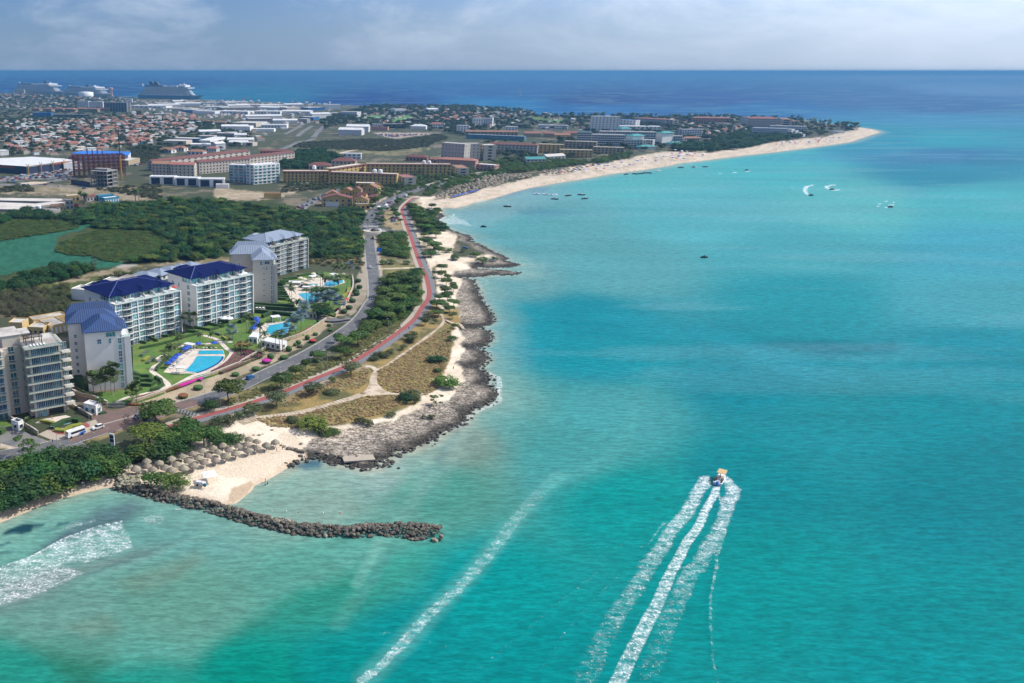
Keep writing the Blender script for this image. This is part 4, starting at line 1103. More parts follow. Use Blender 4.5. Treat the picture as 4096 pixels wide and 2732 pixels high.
# ============================================================ beige corner condominium
def condo():
	base = q1((385,1500)); h = rise(*base,q1((305,655))[1]); zt = GZ + h
	T0,T1,T2 = G(*q1((305,655)),zt),G(*q1((845,570)),zt),G(*q1((140,555)),zt)
	yaw,Ln = frame_at(T0,T1); D = 16.0
	root = empty('condominium',(T0.x,T0.y,GZ),yaw); tag(root,'beige condominium with curtain glass floors, roof pergola and ground floor pool','condominium')
	fl_n = 8; fh = h / fl_n
	mb = MB()
	mb.box(1.5,Ln - 3.6,1.7,D,0,h - .2,0,False)
	mb.box(0.0,1.5,3.2,D,0,h - .2,0,False)
	mb.box(Ln - 3.6,Ln - 2.2,3.0,D - 2,0,h - .2,0,False)
	mb.box(1.2,2.0,.9,1.75,0,h - .2,0); mb.box(Ln - 4.4,Ln - 3.6,.9,1.75,0,h - .2,0)
	mb.box(-7,0.0,8.0,D + 6,0,h - 1.2,0,False)
	mb.box(-13,-7,4.5,D + 8,0,h - 1.2,0,False); mb.box(-22,-13,8,D + 8,0,h - 1.2,0,False)
	mb.build('wall',M['beige_wall'],root)
	for k in range(1,fl_n + 1):
		z = k * fh
		s = MB()
		s.box(-.4,Ln - 3.3,-.5 if k < fl_n else -.8,1.75,z - .26,z,0)
		s.box(-.5,1.55,1.2,8,z - .262,z - .002,0)
		s.build('floor_slab',M['beige_wall'],root)
		if k < fl_n:
			o = put('balcony',balcony_mesh(4.0,.8,3.2,'beige_wall'),root,(Ln - 4.0,0,z))
			r_ = MB(); r_.box(-.38,Ln - 4.2,-.46,-.42,z,z + .95); r_.box(-.46,-.42,-.4,7.5,z,z + .95); r_.build('glass_rail',M['rail_glass'],root)
			put('balcony',balcony_mesh(3.0,1.0,.1,'beige_wall'),root,(-5.4,8.0,z)); put('balcony',balcony_mesh(4.4,1.2,.1,'beige_wall'),root,(-12,4.5,z))
		put('window',win_mesh(2.0,fh - .9,2,1,'blue_glass','beige_wall'),root,(-4.9,7.94,z - fh + .1)); put('window',win_mesh(3.2,fh - .9,2,1,'blue_glass','beige_wall'),root,(-11.4,4.44,z - fh + .1))
		if k > 1:
			for j in range(3):                                            # curtain wall bays
				w_ = (Ln - 6.3) / 3
				put('window',win_mesh(w_ - .16,fh - .42,5,1,'blue_glass','cool_wall',.08),root,(2.05 + j * w_,.95,z - fh + .05))
			put('window',win_mesh(2.4,fh - .5,3,1,'blue_glass','cool_wall',.08),root,(Ln - 3.4,2.9,z - fh + .05))
		for yy in (5.2,7.2): put('window',win_mesh(1.5,fh - .7,2,1,'blue_glass','beige_wall',.08),root,(-.09,yy + 1.0,z - fh + .2),-math.pi / 2)
		if k > 1: put('window',win_mesh(1.1,fh - .45,2,1,'blue_glass','cool_wall',.08),root,(1.15,3.1,z - fh + .05),-math.pi / 2)
	for j in range(2): put('window',win_mesh(1.8,fh - .6,3,1,'teal_glass','cool_wall',.08),root,(1.9 + j * 2.1,.95,.15))
	op = MB(); op.box(6.6,Ln - 4.5,1.64,1.69,.1,fh - .3); op.build('patio_shade_sheet',M['dark'],root)  # dark sheet on the solid wall, painted as the shade of an open patio
	# roof terrace
	t = MB(); t.box(-.35,Ln - 3.4,-.7,D,h - .02,h + .05,0); t.build('roof_deck',M['flat_roof'],root)
	t = MB(); t.box(-.3,Ln - 3.4,-.7,-.66,h + .05,h + 1.05); t.box(-.34,-.3,-.6,7.5,h + .05,h + 1.05); t.box(Ln - 3.4,Ln - 3.36,-.6,D,h + .05,h + 1.05); t.build('terrace_rail',M['rail_glass'],root)
	pg = MB()
	for x in (1.2,4.2,7.0):
		for y in (4.0,8.0): pg.box(x - .13,x + .13,y - .13,y + .13,h + .05,h + 2.9)
	for k in range(16): pg.box(.6 + k * .44,.82 + k * .44,3.4,8.6,h + 2.95,h + 3.1)
	pg.box(.6,7.6,3.9,4.1,h + 2.75,h + 2.946); pg.box(.6,7.6,7.9,8.1,h + 2.75,h + 2.946)
	pg.build('pergola',M['brown'],root)
	for k in range(5):
		l_ = MB(); x = 2.2 + 1.25 * k; l_.box(x,x + .6,1.2,2.9,h + .25,h + .38); l_.box(x,x + .6,2.6,2.95,h + .38,h + .8); l_.build('terrace_lounger',M['white'],root)
	u = MB(); u.box(-6.5,0,9.0,D + 4,h - 1.2,h + 3.2,0,False); u.box(0,4,11,D + 2,h,h + 2.6,0,False); u.build('stair_house',M['beige_wall'],root)
	u = MB(); u.box(-6.9,.4,8.7,D + 4.3,h + 3.2,h + 3.45); u.box(-.4,4.4,10.7,D + 2.3,h + 2.6,h + 2.8); u.build('stair_roof',M['flat_roof'],root)
	return root,Ln,h
condoC,LC,HC = condo()

# ============================================================ generic buildings placed by their front eave line
def bld(label,conv,pts,h,depth,wall,roof='flat',roofm='flat_roof',floors=0,bays=0,glass='far_glass',name='building',cat='building',
		style='rect',wfrac=.5,hfrac=.5,frame=None,ends=True,group=None,rh=None,parapet=.6,over=.6,z0=GZ,band=None,eave=None):
	(x0,y0),(x1,y1) = conv(pts)
	A,B = G(x0,y0,z0 + h),G(x1,y1,z0 + h)
	yaw,Ln = frame_at(A,B)
	root = empty(name,(A.x,A.y,z0),yaw); tag(root,label,cat,group)
	mb = MB()
	top = h + (parapet if roof == 'flat' else 0)
	if roof == 'flat':
		t = .25
		mb.box(0,Ln,0,depth,0,h,0,False)
		for a in ((0,Ln,0,t),(0,Ln,depth - t,depth),(0,t,t,depth - t),(Ln - t,Ln,t,depth - t)): mb.box(a[0],a[1],a[2],a[3],h,top,0)
	else: mb.box(0,Ln,0,depth,0,h,0,False)
	mb.build('wall',M[wall],root)
	r = MB(); rh_ = rh if rh is not None else min(Ln,depth) * .22
	if roof == 'flat': r.box(.26,Ln - .26,.26,depth - .26,h + .004,h + .12,0)
	elif roof == 'hip': r.hip(0,Ln,0,depth,h,rh_,0,over)
	elif roof == 'gable':                        # ridge along the front
		o = over; zt = h + rh_
		r.grid([(-o,-o,h),(Ln + o,-o,h),(Ln + o,depth / 2,zt),(-o,depth / 2,zt),(Ln + o,depth + o,h),(-o,depth + o,h)],[(0,1,2,3),(3,2,4,5)])
		mb2 = MB(); mb2.face([(0,0,h),(0,depth / 2,zt - .05),(0,depth,h)][::-1]); mb2.face([(Ln,0,h),(Ln,depth,h),(Ln,depth / 2,zt - .05)]); mb2.build('gable_wall',M[wall],root)
	elif roof == 'gable_end':                    # ridge runs away from the viewer
		o = over; zt = h + rh_
		r.grid([(-o,-o,h),(Ln / 2,-o,zt),(Ln / 2,depth + o,zt),(-o,depth + o,h),(Ln + o,-o,h),(Ln + o,depth + o,h)],[(0,1,2,3)[::-1],(1,4,5,2)[::-1]])
		mb2 = MB(); mb2.face([(0,0,h),(Ln,0,h),(Ln / 2,0,zt - .05)]); mb2.build('gable_wall',M[wall],root)
	r.build('roof',M[roofm],root)
	if eave:
		e = MB(); e.grid([(-.3,-.9,h - .2),(Ln + .3,-.9,h - .2),(Ln + .3,.4,h + 1.0),(-.3,.4,h + 1.0)],[(0,1,2,3)]); e.box(-.3,Ln + .3,-.9,.2,h - .5,h - .204); e.build('eave',M[eave],root)
	fr = frame or wall
	if floors and bays:
		fh = h / floors; bwid = Ln / bays; w,hh = bwid * wfrac,fh * hfrac
		me = win_mesh(w,hh,1,1,glass,fr,min(.15,w * .08),style == 'arch')
		for f in range(floors):
			for k in range(bays):
				put('window',me,root,(k * bwid + (bwid - w) / 2,-.10,f * fh + (fh - hh) * .45))
		if style == 'balcony':
			for f in range(1,floors):
				for k in range(bays):
					put('balcony',balcony_mesh(bwid * .92,1.0,.05,wall),root,(k * bwid + bwid * .04,-.02,f * fh))
		if ends:
			ne = max(1,int(depth / bwid * .8)); bw2 = depth / ne; w2 = min(w,bw2 * .6)
			me2 = win_mesh(w2,hh,1,1,glass,fr,min(.15,w2 * .08),style == 'arch')
			left = proj(A.x,A.y,z0)[0] > 0 and (Vector((-math.cos(yaw),-math.sin(yaw))).dot(Vector((A.x,A.y))) < 0)
			right = Vector((math.cos(yaw),math.sin(yaw))).dot(Vector((B.x,B.y))) < 0
			for f in range(floors):
				for k in range(ne):
					y = k * bw2 + (bw2 - w2) / 2
					if left: put('window',me2,root,(-.10,y + w2,f * fh + (fh - hh) * .45),-math.pi / 2)
					if right: put('window',me2,root,(Ln + .10,y,f * fh + (fh - hh) * .45),math.pi / 2)
	if band:
		bb = MB()
		for f in range(1,(floors or 3) + 1): bb.box(-.15,Ln + .15,-.18,-.02,h / (floors or 3) * f - .35,h / (floors or 3) * f)
		bb.build('floor_band',M[band],root)
	return root,Ln
def bld_poly(label,conv,pts,h,wall,roofm,name='building',cat='building',parapet=.5,z0=GZ,group=None):
	P = [G(x,y,z0 + h) for x,y in conv(pts)]
	c = sum((p.xy for p in P),Vector((0,0))) / len(P)
	root = empty(name,(c.x,c.y,z0)); tag(root,label,cat,group)
	Q = [(p.x - c.x,p.y - c.y) for p in P]
	if sum(Q[i][0] * Q[(i + 1) % len(Q)][1] - Q[(i + 1) % len(Q)][0] * Q[i][1] for i in range(len(Q))) < 0: Q.reverse()
	mb = MB(); mb.prism(Q,0,h); mb.build('wall',M[wall],root)
	S = [(x * .985,y * .985) for x,y in Q]
	mb = MB(); mb.prism([(x * 1.01,y * 1.01) for x,y in Q],h + .004,h + .25); mb.build('roof',M[roofm],root)
	return root
# low buildings behind the apartment blocks
for i,(p,lbl) in enumerate((('640,490 950,530','pale hip roofed villa nearest the white flat boxes'),('860,438 1140,470','second pale hip roofed villa behind the navy roofed block'),
							 ('1060,392 1300,432','third pale hip roofed villa in the row'),('1230,352 1450,388','fourth pale hip roofed villa in the row'),('1390,322 1600,352','fifth pale hip roofed villa in the row'),('1540,294 1740,322','last pale hip roofed villa, nearest the beige tower'))):
	bld(lbl,q2,p,3.4,11,'cool_wall','hip','grey_metal' if i else 'flat_roof',1,4,rh=2.6,name='villa',cat='villa',group='hip roofed villas behind the apartment blocks',over=.9)
bld('white flat roofed box at the left end of the villa row',q2,'12,632 215,655',6.0,10,'white_wall','flat','flat_roof',name='flat_roofed_house',cat='house')
bld('white flat roofed box with dark roof pool behind the navy roof',q2,'205,580 520,610',4.6,9,'white_wall','flat','dark',1,3,name='flat_roofed_house',cat='house',ends=False)
bld('long low white flat roofed house before the villas',q2,'472,505 930,552',4.0,8,'white_wall','flat','flat_roof',1,4,name='flat_roofed_house',cat='house',ends=False)
M['garage_wall'] = mat('pale_ochre_render',(.60,.44,.20),rough=.85,var=.08,vscale=.2)
bld('long ochre storage building behind the condominium roof',q1,'400,312 790,245',4.4,7,'garage_wall','flat','flat_roof',1,7,'garage_wall','storage_building','storage',frame='beige_wall',wfrac=.6,hfrac=.7)
bld('nearer ochre storage building with roller doors',q1,'600,385 800,345',4.4,14,'garage_wall','flat','flat_roof',1,4,'white_wall','storage_building','storage',frame='garage_wall',wfrac=.62,hfrac=.68)
bld('small ochre flat roofed house beside the stair house',q1,'100,340 265,345',6.0,8,'garage_wall','flat','flat_roof',name='storage_building',cat='storage')
bld('low ochre flat roofed annex behind the pergola',q1,'330,395 520,405',4.4,9,'garage_wall','flat','flat_roof',1,3,'dark',name='storage_building',cat='storage')

# ============================================================ resort garden
GD = GZ + 0.8
M['lawn'] = mat('mown_lawn',(.075,.155,.022),rough=.95,var=.2,vscale=.5,col2=(.125,.175,.035),c2scale=.09,bump=.03,bscale=6)
M['deck'] = mat('pale_stone_paving',(.62,.54,.46),rough=.85,var=.1,vscale=.5,col2=(.52,.45,.38),c2scale=.3)
M['stone_wall'] = mat('rubble_limestone',(.46,.37,.25),rough=.9,var=.35,vscale=2.6,col2=(.26,.20,.13),c2scale=1.6,bump=.12,bscale=2.4)
M['hedge'] = mat('clipped_hedge',(.045,.10,.020),rough=.9,var=.4,vscale=2.0,bump=.12,bscale=3)
M['hedge_dark'] = mat('dark_hedge',(.026,.065,.016),rough=.9,var=.4,vscale=2.0,bump=.12,bscale=3)
M['hedge_grey'] = mat('grey_green_hedge',(.075,.11,.065),rough=.9,var=.3,vscale=2.0,bump=.1,bscale=3)
M['yellow_leaf'] = mat('yellow_green_leaf',(.21,.23,.03),rough=.85,var=.35,vscale=2.0,bump=.1,bscale=3)
M['red_flower'] = mat('red_flowers',(.42,.022,.030),rough=.8,var=.4,vscale=2.5)
M['red_leaf'] = mat('russet_leaf',(.24,.055,.022),rough=.85,var=.45,vscale=1.6,col2=(.07,.10,.03),c2scale=1.1)
M['magenta'] = mat('magenta_flowers',(.46,.010,.27),rough=.8,var=.35,vscale=2.0)
M['violet_row'] = mat('violet_bedding',(.22,.042,.10),rough=.9,var=.4,vscale=1.4,col2=(.075,.055,.028),c2scale=.35)
M['olive_row'] = mat('olive_bedding',(.085,.062,.032),rough=.9,var=.4,vscale=1.6,col2=(.06,.075,.022),c2scale=.5)
m = mat('pool_water',(.02,.36,.52),rough=.06,spec=.6,var=.16,vscale=.35,bump=.03,bscale=2.2); M['pool'] = m
M['pool_deep'] = mat('deep_pool_tile',(.012,.06,.22),rough=.12)
M['blue_cloth'] = mat('blue_parasol_cloth',(.012,.07,.42),rough=.7,var=.08,vscale=2)
M['cream_cloth'] = mat('cream_parasol_cloth',(.66,.58,.44),rough=.75)
M['red_cloth'] = mat('red_parasol_cloth',(.62,.05,.035),rough=.7)
M['steel'] = mat('galvanised_steel',(.42,.43,.44),rough=.45,metal=.3)
def px(conv,s,z=GD): return [G(x,y,z) for x,y in conv(s)]
LAWN1 = px(zG,'880,905 1010,968 1090,972 1250,968 1500,885 1700,800 2000,705 2200,625 2351,575') + px(zH,'150,596 400,452 540,392 740,322 950,186') + px(q6,'1470,885 1080,845 930,800 580,770 240,735') + [G(1013,1262,GD),G(792,1312,GD),G(735,1335,GD),G(530,1380,GD),G(534,1556,GD),G(362,1572,GD),G(300,1548,GD)]
sheet('lawn',LAWN1,GD,M['lawn'],skirt=.8)
LAWN2 = px(q6,'655,600 860,640 1090,700 1280,690 1660,800 1735,720 1815,620 1915,430 1960,300 1945,130 1850,60 1450,30 1010,110 760,180 655,260')
sheet('lawn',LAWN2,GD,M['lawn'],skirt=.8)
sheet('lawn',px(zI,'170,505 260,490 350,540 330,560 240,530',GZ),GZ + .1,M['lawn']); sheet('lawn',px(zI,'-60,450 0,410 110,455 105,500 -60,470',GZ),GZ + .1,M['lawn'])
# rubble retaining wall
def rubble(name,label,line,h0,h,t=.55):
	P = line; mb = MB()
	a,b_ = offset_line(P,-t / 2),offset_line(P,t / 2)
	n = len(P)
	for i in range(n):
		a[i].z = b_[i].z = 0
	jit = lambda q,z: (q.x + rnd.uniform(-.05,.05),q.y + rnd.uniform(-.05,.05),z + rnd.uniform(-.06,.06))
	A0 = [jit(q,h0) for q in a]; A1 = [jit(q,h0 + h) for q in a]; B0 = [jit(q,h0) for q in b_]; B1 = [jit(q,h0 + h) for q in b_]
	mb.grid(A0 + A1 + B0 + B1,sum(([(i,i + 1,n + i + 1,n + i)[::-1],(2 * n + i,2 * n + i + 1,3 * n + i + 1,3 * n + i),(n + i,n + i + 1,3 * n + i + 1,3 * n + i)[::-1]] for i in range(n - 1)),[]))
	mb.grid([A0[0],A1[0],B1[0],B0[0],A0[-1],A1[-1],B1[-1],B0[-1]],[(0,1,2,3),(7,6,5,4)])
	cap = MB(); ribbon(cap,[Vector((p.x,p.y,0)) for p in P],t + .2,0,h0 + h + .08);
	root = empty(name,(0,0,0)); tag(root,label,'wall')
	w_ = mb.build('wall',M['stone_wall'],root); cap.build('coping',M['kerb'],root)
	return root
rubble('stone_wall','rubble stone retaining wall along the road below the pool lawn',[p for p in smooth_line(px(zG,'1230,985 1500,898 1700,812 2000,715 2200,635 2351,585',GZ) + px(zH,'150,605 400,462 540,402 740,332 955,195',GZ),8)],GZ - .1,1.9)
rubble('stone_wall','curved rubble wall around the far pool garden',smooth_line(px(q6,'1665,810 1740,728 1822,628 1922,438 1970,300 1958,130',GZ),8),GZ - .1,1.9)
rubble('stone_wall','rubble wall beside the driveway ramp under the blue tiled tower',smooth_line(px(zG,'640,850 760,905 870,930 1010,985',GZ),5),GZ - .1,1.7)
rubble('boundary_wall','long pale boundary wall left of the condominium gate',smooth_line(px(zI,'-120,320 0,360 100,430 250,500 360,570',GZ),5),GZ - .1,2.0,.3)
rubble('boundary_wall','pale ramp wall between the forecourt and the condominium pool',smooth_line(px(zI,'640,270 760,345 870,410',GZ),5),GZ - .1,1.5,.5)
# paths, decks
def path(conv,s,w,name='garden_path',z=GD + .03):
	flat(name,lambda b: ribbon(b,smooth_line(px(conv,s)),w),M['deck'],z)
path(q5,'380,1430 530,1340 480,1255 340,1145 225,1045 270,970 400,890 340,820 480,745',2.4)
path(q5,'590,620 740,590 900,562 1300,540 1520,512 1740,508',2.2,z=GD + .034)
path(q5,'1120,372 1300,410 1450,462 1530,530 1640,640 1730,705 1660,820 1570,920 1420,1010 1260,1070 1000,1145 700,1305 540,1385',2.3,z=GD + .038)
path(zG,'1090,965 1200,915 1320,890 1480,850 1600,800',1.8,z=GD + .042)
path(q6,'890,470 960,560 1020,640 1070,710',2.4); path(q6,'690,300 760,330 830,380 880,460',3.0,z=GD + .034)
sheet('pool_deck',px(q5,'440,1078 600,900 740,760 800,660 1090,640 1560,650 1600,770 1560,880 1450,970 1300,1040 1080,1110 880,1100 700,1110'),GD + .05,M['deck'])
sheet('pool_deck',px(q6,'210,1060 270,960 400,925 860,892 880,905 500,970 455,1090 560,1145 400,1180 200,1120'),GD + .05,M['deck'])
sheet('pool_deck',px(q6,'690,300 840,235 1150,170 1260,150 1400,130 1560,180 1810,175 1830,220 1600,300 1420,300 1300,380 1440,490 1450,560 1200,580 1060,570 930,540 900,460 840,330'),GD + .05,M['deck'])
sheet('pool_deck',px(r2,'520,200 640,140 980,80 1090,115 1170,150 1010,215 830,245 790,205',GZ),GZ + .14,M['deck'])
def pool(label,conv,s,z,rim=None):
	P = px(conv,s,z); c = sum(P,Vector()) / len(P)
	root = empty('swimming_pool',(c.x,c.y,z)); tag(root,label,'pool')
	Q = [(p.x - c.x,p.y - c.y) for p in smooth_line(P,1,True)]
	if sum(Q[i][0] * Q[(i + 1) % len(Q)][1] - Q[(i + 1) % len(Q)][0] * Q[i][1] for i in range(len(Q))) < 0: Q.reverse()
	mb = MB(); mb.prism([(x * 1.0,y * 1.0) for x,y in Q],.0,.10); mb.build('water',M['pool'],root)
	n = len(Q); mb = MB()
	for i in range(n):
		a,b_ = Q[i],Q[(i + 1) % n]; k = 1.035
		a2,b2 = (a[0] * k,a[1] * k),(b_[0] * k,b_[1] * k)
		mb.face([(a[0],a[1],.13),(a2[0],a2[1],.13),(b2[0],b2[1],.13),(b_[0],b_[1],.13)][::-1] if False else [(a[0],a[1],.13),(a2[0],a2[1],.13),(b2[0],b2[1],.13),(b_[0],b_[1],.13)])
		mb.face([(a2[0],a2[1],0),(b2[0],b2[1],0),(b2[0],b2[1],.13),(a2[0],a2[1],.13)])
	mb.build('rim',M['deck'],root)
	if rim:
		P2 = smooth_line(px(conv,rim,z),5); mb = MB(); ribbon(mb,[p - Vector((c.x,c.y,z)) for p in P2],1.0,0,.16); mb.build('infinity_edge',M['pool_deep'],root)
	return root
pool('large curved infinity pool with dark blue edge',q5,'1070,775 1330,775 1570,775 1545,830 1470,900 1350,970 1200,1040 1060,1085 840,1060 900,1000 1000,890',GD + .05,'1560,790 1540,838 1470,908 1350,978 1200,1048 1062,1090')
pool('narrow rectangular pool above the infinity pool',q5,'1110,672 1340,669 1560,667 1580,738 1330,741 1090,742',GD + .05)
pool('wide turquoise pool beside the round deck and silver palms',q6,'500,968 680,935 860,902 880,950 830,1085 770,1130 570,1142 455,1090 470,1020',GD + .05)
pool('far lagoon pool behind the palms in the back garden',q6,'1500,205 1640,192 1790,182 1800,215 1700,262 1600,292 1460,282 1480,235',GD + .06)
pool('small lagoon pool beside the white pavilion',q6,'1190,255 1270,240 1360,245 1350,275 1200,285',GD + .06)
pool('lagoon pool with palms on its edge in the back garden',q6,'1010,415 1130,402 1270,400 1430,500 1435,540 1300,560 1190,560 1130,520 1060,460',GD + .06)
pool('turquoise pool at the foot of the beige condominium',r2,'812,212 1000,160 1082,122 1160,150 1080,185 1000,212 830,242',GZ + .14)
pool('small square plunge pool beside the magenta bed',q5,'1060,1160 1170,1125 1290,1130 1200,1172',GD + .4)
# flower beds in rows
def bed(label,conv,a,b_,n,mats,h=.45):
	A,B = smooth_line(px(conv,a),4),smooth_line(px(conv,b_),4)
	c = A[0]; root = empty('flower_bed',(c.x,c.y,GD)); tag(root,label,'flower bed')
	for i in range(n):
		t0,t1 = i / n,(i + .8) / n
		L0 = [p.lerp(q,t0) for p,q in zip(A,B)]; L1 = [p.lerp(q,t1) for p,q in zip(A,B)]
		mb = MB(); m_ = len(L0)
		v = []
		for L_,zz_ in ((L0,0),([p.lerp(q,.2) for p,q in zip(L0,L1)],h),([p.lerp(q,.8) for p,q in zip(L0,L1)],h),(L1,0)):
			v += [(p.x - c.x + rnd.uniform(-.12,.12),p.y - c.y + rnd.uniform(-.12,.12),zz_ + (rnd.uniform(-.1,.1) if zz_ else 0)) for p in L_]
		mb.grid(v,[(r_ * m_ + k,r_ * m_ + k + 1,(r_ + 1) * m_ + k + 1,(r_ + 1) * m_ + k) for r_ in range(3) for k in range(m_ - 1)])
		mb.build('planting_row',M[mats[i % len(mats)]],root)
	return root
bed('sloping bed of violet and olive planting rows beside the infinity pool',q5,'1830,668 1740,735 1650,850 1500,970 1330,1065','2100,665 2351,755 2130,850 1900,955 1560,1090',9,['violet_row','olive_row','violet_row','olive_row','violet_row'])
def hedge(conv,s,w=1.0,h=1.25,mt='hedge',label=None,group=None,z=GD,name='hedge'):
	P = []
	base = px(conv,s,z)
	for i in range(len(base) - 1):
		k = max(1,int((base[i + 1] - base[i]).length / 1.5))
		P += [base[i].lerp(base[i + 1],j / k) for j in range(k)]
	P.append(base[-1])
	c = P[0]; mb = MB(); n = len(P)
	a,b_ = offset_line(P,-w / 2),offset_line(P,w / 2); a2,b2 = offset_line(P,-w * .44),offset_line(P,w * .44)
	J = lambda q,zz_: (q.x - c.x + rnd.uniform(-.1,.1),q.y - c.y + rnd.uniform(-.1,.1),zz_ + rnd.uniform(-.08,.08))
	v = [J(q,0) for q in a] + [J(q,h) for q in a2] + [J(q,h) for q in b2] + [J(q,0) for q in b_]
	f = [(r_ * n + k,r_ * n + k + 1,(r_ + 1) * n + k + 1,(r_ + 1) * n + k)[::-1] for r_ in range(3) for k in range(n - 1)] + [(0,n,2 * n,3 * n),(n - 1,2 * n - 1,3 * n - 1,4 * n - 1)[::-1]]
	mb.grid(v,f)
	o = mb.build(name,M[mt]); o.location = (c.x,c.y,z)
	tag(o,label or 'low clipped green garden hedge near the apartment terraces','hedge',group or 'clipped hedges in the resort garden')
	return o
for s in ('0,640 260,590 460,545','470,540 720,475','730,460 1070,372','400,410 540,412','210,452 330,502','600,362 730,372','870,300 1110,345','1010,240 1300,292','1310,300 1480,250','1290,175 1550,235','1450,115 1660,155','1640,205 1830,152','1000,330 870,320',
		  '0,520 120,540','1560,230 1640,200','1840,140 1950,130'): hedge(q5,s)
for s in ('0,1160 190,1165 215,1265','0,1250 200,1240','0,1330 200,1340 290,1280','290,1190 400,1250 425,1330 340,1400 200,1440','-180,1080 -20,1150','-160,1200 0,1210'):
	hedge(q5,s,1.3,1.3,'hedge_dark','dark clipped hedge of the maze garden beside the blue tiled tower','maze hedges')
for s in ('20,780 140,690','140,920 270,800','1350,330 1520,385','1600,390 1720,470'): hedge(q5,s,1.6,.9,'hedge_grey','grey green flat topped hedge on the pool lawn','grey green hedges')
for s in ('60,870 170,800','1560,420 1640,470'): hedge(q5,s,1.8,.9,'yellow_leaf','yellow green rounded hedge on the pool lawn','yellow green hedges')
hedge(q5,'300,1060 330,990 440,890 560,800',1.3,1.0,'hedge_dark','curved dark hedge left of the parasol row','maze hedges')
for s in ('240,615 600,640 940,655','240,660 600,690 1000,715','240,735 580,770 930,805','390,835 580,760','250,880 80,800','80,900 0,930'): hedge(q6,s,1.8,1.9,'hedge_dark','tall dark hedge along the sunken driveway','driveway hedges')
for k in range(8): hedge(q6,'%d,%d %d,%d' % (662,250 + 38 * k,730 + 20 * k,262 + 38 * k),1.4,1.5,'hedge_dark','short dark hedge in the stepped rows beside the beige tower','stepped hedges')
for s in ('760,170 1000,150','700,210 900,190','1000,120 1300,70','1340,80 1440,50','780,220 960,215'): hedge(q6,s,1.5,1.4,'hedge','green hedge in front of the grey roofed block','terrace hedges')
hedge(q6,'1740,520 1880,420 1900,330',2.0,1.2,'yellow_leaf','long yellow flowering hedge inside the curved wall')
for s,l in (('1790,600 1870,520','red bougainvillea hedge along the curved rubble wall'),('1680,715 1720,700','small red bougainvillea beside the driveway gate'),('1880,440 1910,425','small red bush beside the yellow hedge')): hedge(q6,s,1.4,1.3,'red_flower',l,name='flower_hedge')
hedge(zG,'1240,958 1320,915 1500,872 1690,815',1.3,.7,'red_leaf','russet red hedge along the top of the stone wall',name='flower_hedge')
hedge(q5,'730,1335 900,1275 1050,1205 1190,1200',2.6,.5,'magenta','bright magenta flower strip above the stone wall',name='flower_hedge')
hedge(zH,'600,365 700,315 820,250',1.2,.6,'red_leaf','brownish planting strip at the edge of the far lawn',name='flower_hedge')
hedge(r2,'605,180 700,195 810,215',1.2,1.0,'yellow_leaf','yellow green hedge left of the condominium pool',z=GZ); hedge(r2,'770,290 830,260 950,200 1080,170 1190,180',2.4,1.5,'hedge_dark','dark shrub border around the condominium pool',z=GZ)
hedge(r2,'830,310 950,330 1050,270 1230,230',2.2,1.0,'yellow_leaf','bright yellow green shrubs at the forecourt corner',z=GZ); hedge(r2,'-60,330 60,350',3,1.6,'hedge','green clipped hedge at the left edge of the street',z=GZ)
hedge(r2,'1420,30 1500,60 1580,40',2.0,.7,'hedge_dark','dark hedge on the palm island of the forecourt',z=GZ)
hedge(zG,'1200,990 1300,995 1400,985',1.2,.8,'red_leaf','low russet hedge at the foot of the stone wall by the gate',z=GZ)
hedge(zG,'690,740 760,790 830,850',4.0,2.8,'hedge_dark','dark shrubbery at the foot of the blue tiled tower',z=GZ)

# parasols, loungers, pavilions
def cone_cloth(r,h,n=8):
	mb = MB(); top = (0,0,h)
	ring_ = [(r * math.cos(2 * math.pi * k / n),r * math.sin(2 * math.pi * k / n),.0) for k in range(n)]
	for k in range(n): mb.face([ring_[k],ring_[(k + 1) % n],top])
	for k in range(n):
		a,b_ = ring_[k],ring_[(k + 1) % n]; mb.face([(a[0],a[1],-.18),(b_[0],b_[1],-.18),b_,a])
	return mb
_cl = {c: cone_cloth(1.75,.75).mesh('canopy',M[c]) for c in ('blue_cloth','cream_cloth','red_cloth','white')}
_pl = MB(); _pl.tube([(0,0,0),(0,0,2.9)],.05,5); _pl.lathe([(.32,0),(.32,.1),(.05,.12)],8); _pl = _pl.mesh('pole',M['steel'])
def parasol(p,col,label,group,sc=1.0,z=GD + .05):
	o = empty('parasol',p); o.scale = (sc,) * 3; tag(o,label,'parasol',group)
	put('canopy',_cl[col],o,(0,0,2.25)); put('pole',_pl,o); return o
_lg = MB(); _lg.box(-.32,.32,-.95,.45,.28,.38); _lg.grid([(-.32,.45,.30),(.32,.45,.30),(.32,1.0,.80),(-.32,1.0,.80),(-.32,.45,.38),(.32,.45,.38),(.32,.95,.86),(-.32,.95,.86)],[(0,1,2,3)[::-1],(4,5,6,7),(0,4,7,3),(1,2,6,5),(3,7,6,2)]); _lf = _lg.mesh('bed',M['white'])
_lk = MB()
for sx in (-.27,.27):
	for sy in (-.85,.4): _lk.box(sx - .03,sx + .03,sy - .03,sy + .03,0,.28)
_lk = _lk.mesh('leg',M['steel'])
def lounger(p,rz,label,group):
	o = empty('sun_lounger',p,rz); tag(o,label,'lounger',group); put('bed',_lf,o); put('leg_set',_lk,o); return o
for x,y in ((535,985),(610,930),(660,880),(718,830),(850,715),(895,680)):
	p = G(*q5((x,y)),GD + .05); parasol(p,'blue_cloth','blue parasol in the row left of the infinity pool','blue parasols by the infinity pool')
	for d in (-.9,.9): lounger(p + Vector((1.8 + .3 * d,d,0)),R(-70),'white sun lounger under the blue parasols of the infinity pool','loungers by the infinity pool')
for x,y in ((1095,615),(1395,600)):
	p = G(*q5((x,y)),GD + .05); parasol(p,'blue_cloth','blue parasol on the grass behind the narrow pool','blue parasols behind the narrow pool')
